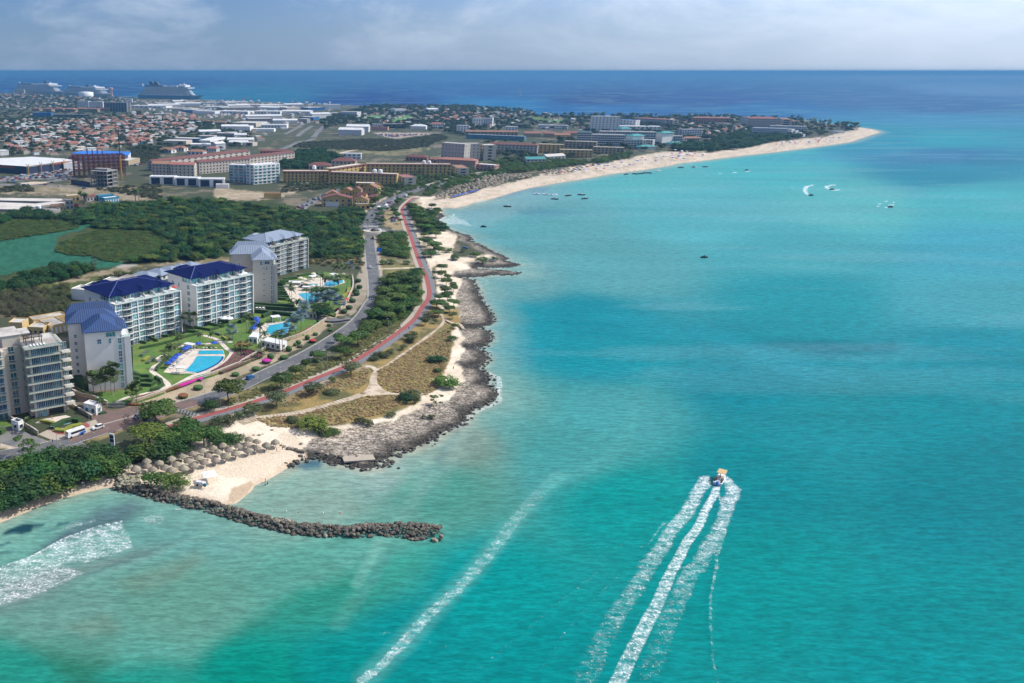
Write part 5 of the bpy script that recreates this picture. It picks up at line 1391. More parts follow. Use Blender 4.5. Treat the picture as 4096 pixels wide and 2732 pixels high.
for x,y in ((1030,640),(1190,632),(1255,630),(1340,628),(1425,632)): lounger(G(*q5((x,y)),GD + .05),R(175),'white chair on the edge behind the narrow pool','chairs behind the narrow pool')
for k in range(5): lounger(G(*q5((600 + 30 * k,1010 - 38 * k)),GD + .05),R(-62),'white sun lounger on the pale deck between parasols and pool','loungers on the pale deck')
for x,y in ((232,1082),(280,1045),(305,1012),(312,978),(300,935),(285,905)): parasol(G(*q6((x,y)),GD + .05),'blue_cloth','blue parasol in the row on the round deck of the wide pool','blue parasols by the wide pool')
for k in range(5): lounger(G(*q6((225 + 14 * k,1095 - 34 * k)),GD + .05),R(-60),'white sun lounger beside the round deck parasols','loungers on the round deck')
for k in range(3): lounger(G(*q6((450 + 18 * k,975 + 14 * k)),GD + .05),R(-50),'orange cushioned lounger on the pool edge','poolside loungers')
for x,y in ((1280,118),(1800,120),(1055,195),(1230,255),(965,345),(1270,335),(1120,215)): parasol(G(*q6((x,y)),GD + .05),'cream_cloth','cream parasol in the back pool garden','cream parasols')
for x,y in ((1280,1280),(1370,1285)): parasol(G(*q3((x,y + 70)),GD),'white','white parasol on a ground floor terrace of the farther white block','white terrace parasols',1.3)
def on_block(root,x,y,z):
	m_ = Matrix.Rotation(root.rotation_euler.z,4,'Z'); return root.location + m_ @ Vector((x,y,z))
parasol(on_block(blkA,LA - 2.2,2.0,HA),'red_cloth','red parasol on the roof terrace of the nearer white block',None,.8)
def pavilion(label,conv,a,b_,d,h,wall=False,z=GD + .05):
	A,B = px(conv,a + ' ' + b_,z); yaw,Ln = frame_at(A,B)
	o = empty('pavilion',A,yaw); tag(o,label,'pavilion')
	for x in (0,Ln):
		for y in (0,d):
			mb = MB(); mb.box(x - .09,x + .09,y - .09,y + .09,0,h); mb.build('post',M['white'],o)
	mb = MB(); mb.box(-.3,Ln + .3,-.3,d + .3,h,h + .22); mb.build('roof',M['white_roof'],o)
	if wall: mb = MB(); mb.box(.1,Ln - .1,d * .5,d * .55,0,h - .1); mb.box(.3,Ln - .3,.3,.9,0,1.1); mb.build('bar_counter',M['cool_wall'],o)
	return o
pavilion('white flat roofed pavilion on the far edge of the wide pool',q6,'570,925','705,912',3.6,2.9)
pavilion('open white frame pavilion at the near corner of the infinity pool',q5,'690,1105','830,1115',2.6,2.6)
pavilion('small white pavilion behind the blue parasols',q5,'835,640','980,665',2.4,2.5)
pavilion('long white roofed pool bar in the back garden',q6,'850,300','1050,305',4.5,2.8,True)
pavilion('white pavilion beside the small lagoon pool',q6,'1260,200','1375,175',3.5,2.8)
pavilion('white pavilion standing by the far lagoon pool',q6,'1560,160','1635,185',3.5,3.4)
pavilion('low white sunshade in the middle of the back garden',q6,'1090,360','1210,365',2.5,2.2)
bld('white flat roofed pool house behind the tall palms',q6,'150,1165 300,1180',3.2,7,'white_wall','flat','white_roof',1,2,name='pool_house',cat='pool house',z0=GD,parapet=.2)
bld('white pool bar building in front of the pool house',q6,'370,1230 700,1300',3.0,6,'white_wall','flat','white_roof',1,4,'dark',name='pool_house',cat='pool house',z0=GD,parapet=.2)
bld('grey entrance lodge under the silver palms',q6,'1150,725 1330,735',4.2,5,'sand_wall','flat','lawn',1,3,'dark',name='entrance_lodge',cat='lodge',parapet=.3)
flat('driveway',lambda b: ribbon(b,smooth_line(px(q6,'1900,850 1560,890 1200,800 1000,760 600,720 250,690',GZ),6),6.0),M['dark_asphalt'],GZ + .82)
flat('driveway_apron',lambda b: ribbon(b,smooth_line(px(q6,'1980,900 1800,880 1560,900',GZ),4),9.0),M['asphalt'],GZ + .05)
M['gate_white'] = M['white']
bld('white gatehouse with dark blue band in the forecourt',zI,'785,275 900,300',3.6,3.6,'white_wall','flat','white_roof',1,2,'blue_glass','gatehouse','gatehouse',over=.5)
bld('small white guard box by the boundary wall',r2,'165,165 270,200',3.0,2.4,'white_wall','flat','dark',1,1,'dark','guard_box','guard box')
def gate():
	A,B = px(zI,'1010,300 1180,300',GZ); yaw,Ln = frame_at(A,B); o = empty('gate',A,yaw); tag(o,'white barred entrance gate between lawn wall and stone wall','gate')
	for k in range(int(Ln / .5) + 1):
		mb = MB(); mb.box(k * .5 - .04,k * .5 + .04,-.04,.04,0,1.9); mb.build('bar',M['white'],o)
	mb = MB(); mb.box(0,Ln,-.05,.05,1.6,1.72); mb.box(0,Ln,-.05,.05,.25,.37); mb.build('rail',M['white'],o)
gate()

# ============================================================ plant prototypes (crowns of many small leaf faces)
def leaf(name,col,col2=None,tr=.25): return mat(name,col,rough=.7,var=.35,vscale=.9,objvar=.55,transl=tr,spec=.25,col2=col2,c2scale=.5)
M['leaf_dark'] = leaf('mangrove_leaf',(.036,.108,.028),(.060,.145,.028))
M['leaf_mid'] = leaf('acacia_leaf',(.100,.172,.034),(.064,.128,.030))
M['leaf_bright'] = leaf('bright_leaf',(.130,.195,.032),(.085,.15,.030))
M['leaf_olive'] = leaf('thorn_leaf',(.115,.130,.052),(.080,.105,.040))
M['leaf_deep'] = leaf('deep_green_leaf',(.026,.084,.028),(.044,.110,.030))
M['leaf_grey'] = leaf('dry_twig_leaf',(.15,.125,.095),(.10,.095,.065))
M['leaf_palm'] = leaf('palm_frond',(.055,.100,.030),(.085,.115,.035),.15)
M['leaf_silver'] = leaf('silver_palm_frond',(.17,.25,.26),(.12,.19,.20),.1)
M['leaf_far'] = leaf('far_tree_leaf',(.050,.085,.036),(.075,.095,.038))
M['leaf_far2'] = leaf('far_scrub_leaf',(.085,.095,.045),(.055,.075,.034))
M['blossom'] = leaf('cream_blossom',(.42,.36,.13),(.10,.13,.04))
M['bark'] = mat('bark',(.13,.10,.075),rough=.95,var=.3,vscale=3)
M['palm_bark'] = mat('palm_bark',(.20,.165,.125),rough=.95,var=.3,vscale=4)
def crown_mesh(name,lobes,n,size,matk,seed,flat_=0.0):
	"""lobes: (cx, cy, cz, rx, ry, rz); n leaf faces scattered mostly near the lobe surfaces"""
	r = np.random.RandomState(seed)
	lob = np.array(lobes,float); w = lob[:,3] * lob[:,4]; w = w / w.sum()
	k = r.choice(len(lob),n,p=w)
	d = r.normal(size=(n,3)); d /= np.linalg.norm(d,axis=1)[:,None]
	d[:,2] = np.where(d[:,2] < -.35,-d[:,2] * .6,d[:,2])
	rad = r.uniform(.45,1.0,n) ** .45
	rad *= 1 + .16 * np.sin(d[:,0] * 7 + k * 2.1) * np.cos(d[:,1] * 6 + k)
	c = lob[k,:3] + d * rad[:,None] * lob[k,3:]
	nrm = d + r.normal(size=(n,3)) * .55; nrm[:,2] += flat_; nrm /= np.linalg.norm(nrm,axis=1)[:,None]
	a = np.cross(nrm,r.normal(size=(n,3))); a /= np.linalg.norm(a,axis=1)[:,None]
	b_ = np.cross(nrm,a)
	s = size * r.uniform(.6,1.35,n)[:,None]
	V = np.stack([c - a * s - b_ * s * .55,c + a * s * .9 - b_ * s * .6,c + a * s * 1.05 + b_ * s * .55,c - a * s * .8 + b_ * s * .65],1).reshape(-1,3)
	me = bpy.data.meshes.new(name)
	me.vertices.add(4 * n); me.vertices.foreach_set('co',V.ravel())
	me.loops.add(4 * n); me.loops.foreach_set('vertex_index',np.arange(4 * n,dtype=np.int32))
	me.polygons.add(n); me.polygons.foreach_set('loop_start',np.arange(0,4 * n,4,dtype=np.int32)); me.polygons.foreach_set('loop_total',np.full(n,4,np.int32))
	me.update(calc_edges=True); me.materials.append(M[matk])
	return me
def trunk_mesh(h,r0,limbs,seed,matk='bark',lean=.12):
	r = random.Random(seed); mb = MB()
	top = Vector((r.uniform(-lean,lean) * h,r.uniform(-lean,lean) * h,h))
	mid = top * .5 + Vector((r.uniform(-.1,.1) * h,r.uniform(-.1,.1) * h,0))
	mb.tube([(0,0,-.1),mid,top],[r0,r0 * .75,r0 * .5],6)
	for l in limbs:
		e = Vector(l); mb.tube([top * .8,top.lerp(e,.55) + Vector((0,0,-.06)),e],[r0 * .5,r0 * .35,r0 * .15],4)
	return mb.mesh('trunk',M[matk])
# unit trees: crown about 1 wide (radius .5) and 1 high; scaled per tree
PR = {}
def proto(kind,matk,n,size,shape,nvar=3,trunk=True,flat_=.3):
	PR[kind] = []
	for v in range(nvar):
		r = random.Random(hash(kind) % 1000 if False else sum(map(ord,kind)) * 7 + v)
		lobes = []
		if shape == 'umbrella':
			for i in range(6):
				a = r.uniform(0,6.28); d = r.uniform(.05,.30)
				lobes.append((math.cos(a) * d,math.sin(a) * d,r.uniform(.46,.86),r.uniform(.17,.27),r.uniform(.17,.27),r.uniform(.10,.17)))
			lobes.append((0,0,.74,.40,.40,.18))
		elif shape == 'round':
			for i in range(6):
				a = r.uniform(0,6.28); d = r.uniform(.08,.27)
				lobes.append((math.cos(a) * d,math.sin(a) * d,r.uniform(.36,.72),r.uniform(.16,.25),r.uniform(.16,.25),r.uniform(.16,.26)))
			lobes.append((0,0,.5,.34,.34,.40))
		elif shape == 'mound':
			for i in range(9):
				a = r.uniform(0,6.28); d = r.uniform(.12,.36)
				lobes.append((math.cos(a) * d,math.sin(a) * d,r.uniform(.18,.55),r.uniform(.13,.22),r.uniform(.13,.22),r.uniform(.2,.36)))
			lobes.append((0,0,.4,.40,.40,.5))
		elif shape == 'wisp':
			for i in range(9):
				a = r.uniform(0,6.28); d = r.uniform(.1,.38)
				lobes.append((math.cos(a) * d,math.sin(a) * d,r.uniform(.4,.92),r.uniform(.09,.17),r.uniform(.09,.17),r.uniform(.06,.12)))
		PR[kind].append((crown_mesh('crown',lobes,n,size,matk,11 * v + len(kind) * 3 + n,flat_),
						 trunk_mesh(.45,.022,[(l[0],l[1],l[2] - .02) for l in lobes[:5]],v + n) if trunk else None))
proto('umbrella','leaf_mid',1500,.032,'umbrella',4); proto('umbrella_olive','leaf_olive',1000,.028,'umbrella',3); proto('umbrella_bright','leaf_bright',1100,.030,'umbrella',2)
proto('mangrove','leaf_dark',1700,.026,'mound',4); proto('round','leaf_deep',1000,.034,'round',3); proto('bush','leaf_mid',900,.032,'mound',3); proto('bush_olive','leaf_olive',800,.034,'mound',3)
proto('bush_bright','leaf_bright',900,.034,'mound',2); proto('feathery','leaf_mid',1100,.022,'wisp',2); proto('bare','leaf_grey',500,.016,'wisp',2); proto('far_tree','leaf_far',260,.065,'round',3); proto('far_scrub','leaf_far2',220,.07,'mound',2)
M['leaf_reed'] = leaf('reed_blade',(.095,.150,.030),(.075,.12,.028)); proto('reed','leaf_reed',500,.042,'mound',2,False,.9)
proto('blossom','blossom',900,.030,'round',1); proto('deep_mound','leaf_deep',900,.036,'mound',3)
def tree(kind,p,w,h,label,cat='tree',group=None,name='tree'):
	cr,tr_ = PR[kind][rnd.randrange(len(PR[kind]))]
	o = empty(name,p,rnd.uniform(0,6.28)); o.scale = (w,w,h)
	tag(o,label,cat,group)
	put('crown',cr,o)
	if tr_: put('trunk',tr_,o)
	return o
def trees(conv,s,kind,label,group,hf=.55,cat='tree',name='tree',z=GZ):
	"""items 'x,y,w' or 'x,y,w,h' : foot position in the picture, crown width and height in metres"""
	for it in s.split():
		v = [float(k) for k in it.split(',')]
		w = v[2]; h = v[3] if len(v) > 3 else w * hf * rnd.uniform(.9,1.1)
		tree(rnd.choice(kind) if isinstance(kind,tuple) else kind,G(*conv((v[0],v[1])),z),w * rnd.uniform(.85,1.1),h,label,cat,group,name)
U = 'flat topped green tree '
trees(r2,'465,672,12,8','feathery','feathery green tree at the street edge below the condominium',None)
trees(zI,'2150,250,13.5,9.5','umbrella','large dark umbrella tree leaning over the main road',None)
trees(zI,'1470,455,16,8.5','umbrella','broad umbrella tree beside the bicycle stands',None)
trees(zI,'1400,660,18,8','umbrella_bright','wide bright green umbrella tree above the mangroves',None)
trees(zI,'1185,522,6,6.5','bare','leafless grey tree at the brick street',None,name='bare_tree')
trees(zI,'1990,335,9,5 1375,455,5.5,4','round','rounded dark tree below the road near the umbrella tree','rounded trees by the road',)
trees(zI,'1800,690,14,7 1650,740,14,7 1500,785,14,6.5 1350,780,13,6.5 1270,790,11,6 1920,655,12,7 2060,650,10,5 2190,640,9,4.5 1750,620,13,8 1560,690,13,7 2010,590,9,5',('mangrove','deep_mound','bush','umbrella'),'dense green mangrove behind the thatched parasols','mangroves behind the parasols',.5,'mangrove','mangrove_bush')
trees(zI,'1110,890,12 960,930,14 1010,810,12 810,1000,14 660,1060,14 860,870,13 710,880,13 510,1100,13 560,950,13 410,990,13 460,840,13 310,1150,13 260,1010,13 150,1210,13 110,1090,13 40,1250,12 -60,1180,13 -90,1290,13 330,880,12 620,790,11 760,780,10 920,770,10 200,1110,12 -50,1060,13 560,1060,9 850,980,9',('mangrove','mangrove','deep_mound','bush','round'),'dense dark green mangrove along the left beach','mangroves along the left beach',.52,'mangrove','mangrove_bush')
trees(zI,'20,960,14,6 200,900,11,6','bush_bright','yellow green bush among the mangroves by the street','yellow green bushes',.5,'bush','bush')
trees(zI,'1430,1030,9,5 1570,1050,10,5 1700,1030,9,4.5','bush','green bush growing on the root of the breakwater','bushes on the breakwater',.5,'bush','bush')
trees(zI,'1010,930,5,1.6 1080,925,5,1.5','bush_bright','low green creeper on the sand beside the breakwater root','creepers by the breakwater',.5,'bush','bush')
trees(zH,'530,835,11,7 660,735,9.5,6 760,655,7.5,5','umbrella',U + 'between the road and the red cycle path, near the blue car','trees near the blue car')
trees(zH,'870,610,4,3 880,565,9.5,4.5 1085,545,10,6 1130,450,13,6 1055,400,5.5,5 1250,420,12,7 1315,345,11,6 1180,520,5,3','umbrella',U + 'on the verge at the bend of the road','trees on the verge at the bend')
trees(zF,'1370,1235,12,6 1400,1145,14 1520,1140,12 1600,1090,14 1500,1060,14 1650,1050,12 1760,1040,10 1480,990,13 1620,975,14 1500,915,13 1560,830,13 1680,810,14 1600,775,13 1630,900,15','umbrella',U + 'in the grove between road and cycle path','grove between road and cycle path',.5)
trees(zF,'1740,1010,12 1760,870,12 1790,810,10 1740,755,13 1800,695,9','round','dark rounded tree in the grove between road and cycle path','dark trees of the grove',.5)
trees(zF,'1520,395,13 1640,365,13 1560,450,12 1680,440,11 1520,510,12 1640,525,11 1560,600,9 1710,605,8 1480,605,8 1600,480,10','bush','green scrub tree on the median south of the roundabout','scrub on the median',.45)
trees(r1,'370,190,8.5 420,275,7 410,315,9 480,372,6.5 400,395,9 470,345,6 370,250,9','umbrella',U + 'between the cycle path and the rocky inlet','trees by the rocky inlet',.6)
trees(r1,'420,455,10 330,515,10 480,505,9 390,535,9 340,592,9,3.5 440,560,8 350,460,8','umbrella',U + 'beside the cycle path above the dark shelf','trees above the dark shelf',.5)
trees(r1,'470,612,7.5 250,612,8.5 220,672,8.5 310,655,4.5 110,822,7.5 60,800,5.5 30,892,5','umbrella_olive','olive thorn bush in the dry grass along the cycle path','thorn bushes along the cycle path',.5,'bush','thorn_bush')
trees(r1,'495,692,5.5 470,815,6.5 435,738,2.2','bush','small green bush on the sand edge above the shelf','bushes on the sand edge',.5,'bush','bush')
trees(r1,'280,1002,6.5 345,998,7.5 335,1092,4.5 50,1352,9','deep_mound','dark green low bush in the golden grass','dark bushes in the grass',.45,'bush','bush')
trees(r1,'410,1212,15,5','bush_bright','largest bright green bush on the pale sand strip',None,cat='bush',name='bush')
trees(r1,'110,1312,10,2.5 140,1372,4,3 215,1500,3,1.2 285,1500,3.5,1.2','bush_olive','low olive bush at the end of the sand strip','low bushes at the sand strip',.4,'bush','bush')
trees(r1,'320,1392,8.5,4.5','feathery','spreading green sea grape bush at the edge of the grey rock',None,cat='bush',name='bush')
trees(r1,'670,62,9.5 490,85,8.5 735,115,10 845,92,6.5 420,20,9 560,20,6','bush','green bush on the sandy parking ground by the inlet','bushes on the sandy ground',.5,'bush','bush')
trees(r3,'1500,600,13 1600,640,13 1550,700,13 1650,780,14 1600,860,13 1700,900,14 1650,970,13 1780,985,14 1850,905,11 1720,1100,9 1800,1080,8 1930,1095,12 1780,1245,12 1900,1305,13 1990,1375,12 1850,1425,10 1740,1440,8 1680,1180,7','umbrella',U + 'in the shore wood right of the cycle path','shore wood beside the cycle path',.5)
trees(r3,'1850,720,11 1950,650,10 1860,570,10 1800,660,9 2000,965,11 2090,965,9 1940,880,10 1880,800,9 2060,900,8','round','dark green tree at the seaward edge of the shore wood','dark trees of the shore wood',.5)
trees(r3,'880,530,13 830,610,8 930,480,10 1260,540,9 1290,505,9 1480,395,8 1200,690,9 1250,770,9 1310,850,7 960,660,8 930,760,8 1010,860,8 920,830,7 980,720,7 1080,640,6 1180,620,6 740,560,10 1120,290,9 1240,250,9','umbrella','street tree along the town road before the roundabout','street trees of the town road',.7)
trees(zH,'1190,700,14,6','umbrella_olive','dark thorn tree shading the red cycle path',None)
trees(zH,'830,885,13,5 490,1000,13,6.5','umbrella_olive','grey olive thorn bush below the cycle path','large thorn bushes below the path',.5,'bush','thorn_bush')
trees(zH,'260,1070,11 150,1110,8 40,1160,10 -60,1180,9','bush_olive','green scrub between cycle path and sandy clearing','scrub by the sandy clearing',.45,'bush','bush')
trees(zH,'1010,775,4,3.5','bush','small lone green bush in the dry grass',None,cat='bush',name='bush')
trees(zH,'1500,535,8 1440,525,6 1400,560,6 1560,500,6 1740,395,6 1770,330,6','bush_olive','grey green scrub along the walking path','scrub along the walking path',.4,'bush','bush')
trees(zH,'830,1215,15,5.5','bush_bright','wide bright green bush at the top of the beach',None,cat='bush',name='bush')
trees(zH,'960,1250,9,1.6 1000,1235,6,1.5','bush','low green creeper beside the wide bush at the beach','creepers at the beach',.3,'bush','bush')
trees(zH,'640,1145,7.5,2.5 1270,1160,7,3 1340,1175,7,2.6 1560,1095,6,2 1010,880,8,2','bush_olive','small olive bush at the seaward edge of the dry grass','olive bushes at the grass edge',.4,'bush','bush')
# clipped shrubs between wall and road
def ball_mesh(matk,seed,flat_=1.0,top=None):
	bm = bmesh.new(); bmesh.ops.create_icosphere(bm,subdivisions=3,radius=.5)
	for v in bm.verts:
		k = 1 + .10 * mnoise.noise(v.co * 6 + Vector((seed,0,0))); v.co *= k
		v.co.z = v.co.z * .9 + .36
		if flat_ < 1 and v.co.z > .55: v.co.z = .55 + (v.co.z - .55) * flat_
		if v.co.z < 0: v.co.z = 0
	me = bpy.data.meshes.new('crown'); bm.to_mesh(me); bm.free(); me.materials.append(M[matk])
	if top:
		me.materials.append(M[top])
		for p in me.polygons: p.material_index = 1 if p.center.z > .46 else 0
	return me
_balls = {k: ball_mesh(a,i,f,t) for i,(k,a,f,t) in enumerate((('ball','hedge',1,None),('drum','hedge',.25,None),('red','hedge_dark',.25,'red_flower'),('magenta','hedge_dark',.3,'magenta'),('brown','olive_row',.3,None),('rust','hedge',.3,'red_leaf'),('dark','hedge_dark',.8,None)))}
def shrub(conv,x,y,w,h,kind,label,group=None):
	o = put('shrub',_balls[kind],None,G(*conv((x,y)),GZ),rnd.uniform(0,6),(w,w,h * 1.25)); tag(o,label,'shrub',group)
for x,y,w,h in ((1865,838,4.2,2.0),(2215,712,3.6,1.8)): shrub(zG,x,y,w,h,'drum','clipped green drum shaped shrub between stone wall and road','drum shrubs')
shrub(zG,1722,918,4.2,2.0,'rust','clipped shrub with reddish top nearest the forecourt')
for x,y,w,h in ((100,710,3.2,1.7),(290,660,3.8,1.9),(555,552,4.2,1.9),(850,330,2.8,1.6),(995,290,2.6,1.4),(980,245,2.6,1.6)): shrub(zH,x,y,w,h,'drum','clipped green drum shaped shrub between stone wall and road','drum shrubs')
for x,y,w,h in ((430,552,3.4,2.6),(600,480,3.2,2.6),(690,415,2.9,2.0),(660,432,2.0,1.6),(775,372,2.7,2.4)): shrub(zH,x,y,w,h,'ball','ball shaped green shrub against the stone wall','ball shrubs')
shrub(zH,390,592,4.4,2.2,'magenta','round shrub topped with magenta flowers by the road'); shrub(zH,825,398,3.4,1.9,'red','round shrub topped with red flowers by the road'); shrub(zH,705,446,2.9,1.6,'brown','brownish clipped shrub next to the ball shrubs')
for x,y in ((2060,210),(2080,320),(2030,440),(1960,560),(1900,680),(1810,752),(2020,390)): shrub(q6,x,y,4.0,2.4,'dark','dark rounded shrub outside the curved rubble wall','shrubs outside the curved wall')
shrub(q6,1760,850,5,1.6,'brown','low russet shrub at the driveway mouth')

# palms
def palm_crown(nf,ln,droop,matk,seed,wide=.11,fan=False):
	r = random.Random(seed); mb = MB()
	for i in range(nf):
		a = 2 * math.pi * i / nf * 1.0 + r.uniform(-.15,.15); el = r.uniform(-.25,1.15) if not fan else r.uniform(-.6,1.3)
		d = Vector((math.cos(a),math.sin(a),0)); side = Vector((-d.y,d.x,0))
		L_ = ln * r.uniform(.85,1.1); pts = []
		if fan:
			tip = d * math.cos(el) * L_ + Vector((0,0,math.sin(el) * L_)); up = tip.normalized(); s2 = up.cross(side)
			base = tip * .45
			for k in range(5):
				t = (k - 2) / 2 * .9
				e = tip + (side * math.sin(t) + up * (math.cos(t) - 1)) * L_ * .55
				f_ = side * math.cos(t) * .09 * L_ - up * math.sin(t) * .09 * L_
				mb.face([base,e + f_ - Vector((0,0,.05 * L_)),e - f_ - Vector((0,0,.05 * L_))])
			continue
		for k in range(5):
			t = k / 4; pts.append(d * L_ * t * math.cos(el * (1 - t * .6)) + Vector((0,0,L_ * (math.sin(el) * t - droop * t * t))))
		for k in range(4):
			p,q = pts[k],pts[k + 1]; w0 = wide * L_ * (.5 + 1.2 * math.sin(math.pi * min(.95,k / 4 + .05))); w1 = wide * L_ * (.5 + 1.2 * math.sin(math.pi * min(.97,(k + 1) / 4)))
			sag = Vector((0,0,-.35))
			mb.face([p,q,q + side * w1 + sag * w1,p + side * w0 + sag * w0]); mb.face([p,p - side * w0 + sag * w0,q - side * w1 + sag * w1,q])
	return mb.mesh('crown',M[matk])
PALM = {'feather': [palm_crown(18,3.0,.55,'leaf_palm',s) for s in (1,2,3)],'fan': [palm_crown(34,1.9,.3,'leaf_palm',s,fan=True) for s in (4,5)],
		'silver': [palm_crown(40,2.6,.2,'leaf_silver',s,fan=True) for s in (6,7)],'far': [palm_crown(12,3.2,.6,'leaf_palm',s,.16) for s in (8,9)]}
_ptr = []
for s_ in range(4):
	r_ = random.Random(s_); mb = MB(); lx,ly = r_.uniform(-.05,.05),r_.uniform(-.05,.05)
	mb.tube([(0,0,-.03),(lx * .3,ly * .3,.35),(lx,ly,.7),(lx * 1.9,ly * 1.9,1)],[.022,.017,.014,.013],6); _ptr.append((mb.mesh('trunk',M['palm_bark']),lx * 1.9,ly * 1.9))
def palm(p,h,kind,label,group=None,sc=1.0):
	o = empty('palm_tree',p,rnd.uniform(0,6.28)); tag(o,label,'palm',group)
	tm,lx,ly = _ptr[rnd.randrange(4)]; th = h - 1.2 * sc
	put('trunk',tm,o,(0,0,0),0,(th * (1 if kind != 'far' else 1.6),) * 2 + (th,))
	k_ = th * (1 if kind != 'far' else 1.6)
	put('crown',PALM[kind][rnd.randrange(len(PALM[kind]))],o,(lx * k_,ly * k_,th),rnd.uniform(0,6),sc)
	return o
def palms(conv,s,kind,label,group,sc=1.0,z=GD):
	for it in s.split():
		x,y,h = (float(v) for v in it.split(',')); palm(G(*conv((x,y)),z),h,kind,label,group,sc * rnd.uniform(.88,1.12))
palms(q1,'1135,1198,9.5 1225,1214,10 1270,1174,10 1345,1202,10.5 1387,1162,12','fan','tall fan palm in the clump before the blue tiled tower','fan palms before the tower',1.9)
palms(q1,'1600,1292,7 1650,1286,8','fan','fan palm at the end of the stone wall','fan palms at the wall end',1.7)
palms(q3,'545,1500,10 705,1478,9','fan','fan palm in the gap between the two white blocks','fan palms in the gap',1.6)
palms(q5,'1125,550,6.5 1370,545,6.5','feather','low feather palm on the lawn by the garden path','feather palms by the path',.8)
palms(q5,'735,650,8 770,645,7.5 540,830,7.5 600,850,8 650,830,7 725,780,6.5 460,1005,7','feather','feather palm among the parasols left of the infinity pool','palms left of the infinity pool',.8)
palms(q5,'1745,480,7.5','silver','lone silver blue palm on the lawn',None,1.15)
palms(q6,'120,1105,10 160,1085,10 330,1362,12 368,1372,13 420,1440,11 610,1490,11 700,1420,10 740,1420,11','feather','tall slender palm by the white pool house','tall palms by the pool house',.85)
palms(q6,'970,1110,10 1062,1035,9 848,1155,8 1088,845,8.5','silver','silver blue fan palm beside the wide pool','silver palms by the wide pool',1.35)
palms(q6,'1280,650,7 1400,645,7 1620,650,8 1560,600,7 1730,705,7 1480,620,7 1900,100,8','silver','silver blue palm in the back garden','silver palms in the back garden',1.4)
palms(q6,'905,570,9 860,440,8 1160,560,8.5 1255,550,8 1310,530,8.5 1470,560,9 1400,300,9 1440,285,8 1560,300,7 1860,340,9 1760,125,9 1835,135,8 1680,110,8 870,665,6 1010,705,6.5 1700,320,6 1640,310,6 1720,260,7 1500,310,7','feather','date palm in the back pool garden','date palms in the back garden',1.0)
palms(r2,'455,315,5.5','fan','small palm at the boundary wall',None,1.0,GZ); palms(zI,'930,335,5.5 970,350,5.5','feather','short palm on the forecourt island','forecourt palms',.7,GZ)
palms(r3,'745,965,9 872,955,9','fan','palm on the roundabout','roundabout palms',1.3,GZ)
trees(q6,'1350,815,10,7 1480,815,10,7 1545,790,8,6 1430,410,9,4 1560,400,9,4 1640,400,8,4 1300,390,7,3 1120,300,6,3','deep_mound','dark green tree in the back garden thicket','back garden thicket',.6,z=GD)
trees(q5,'1900,650,9,5 2030,640,7,4.5','blossom','spreading frangipani tree with cream blossom by the pool path','frangipani trees',z=GD)
trees(q6,'740,290,5,5 560,870,3,3 1350,930,2,2.5','deep_mound','small dark garden tree on the lawn','small garden trees',z=GD)

# ============================================================ wetland wood, scrub and far greenery
def inside(poly,x,y):
	c = False; n = len(poly)
	for i in range(n):
		(ax,ay),(bx,by) = poly[i],poly[(i + 1) % n]
		if (ay > y) != (by > y) and x < (bx - ax) * (y - ay) / (by - ay) + ax: c = not c
	return c
def scatter(polys,n,dmin,holes=(),seed=1,px_uniform=False):
	"""n places inside picture polygons, at least dmin metres apart"""
	r = random.Random(seed); W_ = [[(G(x,y,GZ).x,G(x,y,GZ).y) for x,y in P] for P in polys]; Hs = [[(G(x,y,GZ).x,G(x,y,GZ).y) for x,y in P] for P in holes]
	boxes = [(min(p[0] for p in P),max(p[0] for p in P),min(p[1] for p in P),max(p[1] for p in P)) for P in W_]
	area = [(b[1] - b[0]) * (b[3] - b[2]) for b in boxes]; out = []; cell = {}
	for _ in range(n * 14):
		if len(out) >= n: break
		k = r.choices(range(len(W_)),area)[0]; b = boxes[k]; x,y = r.uniform(b[0],b[1]),r.uniform(b[2],b[3])
		if not inside(W_[k],x,y) or any(inside(h_,x,y) for h_ in Hs): continue
		c = (int(x // dmin),int(y // dmin))
		if any((x - q[0]) ** 2 + (y - q[1]) ** 2 < dmin * dmin for i in (-1,0,1) for j in (-1,0,1) for q in cell.get((c[0] + i,c[1] + j),())): continue
		cell.setdefault(c,[]).append((x,y)); out.append((x,y))
	return out
kinds_coll = {}
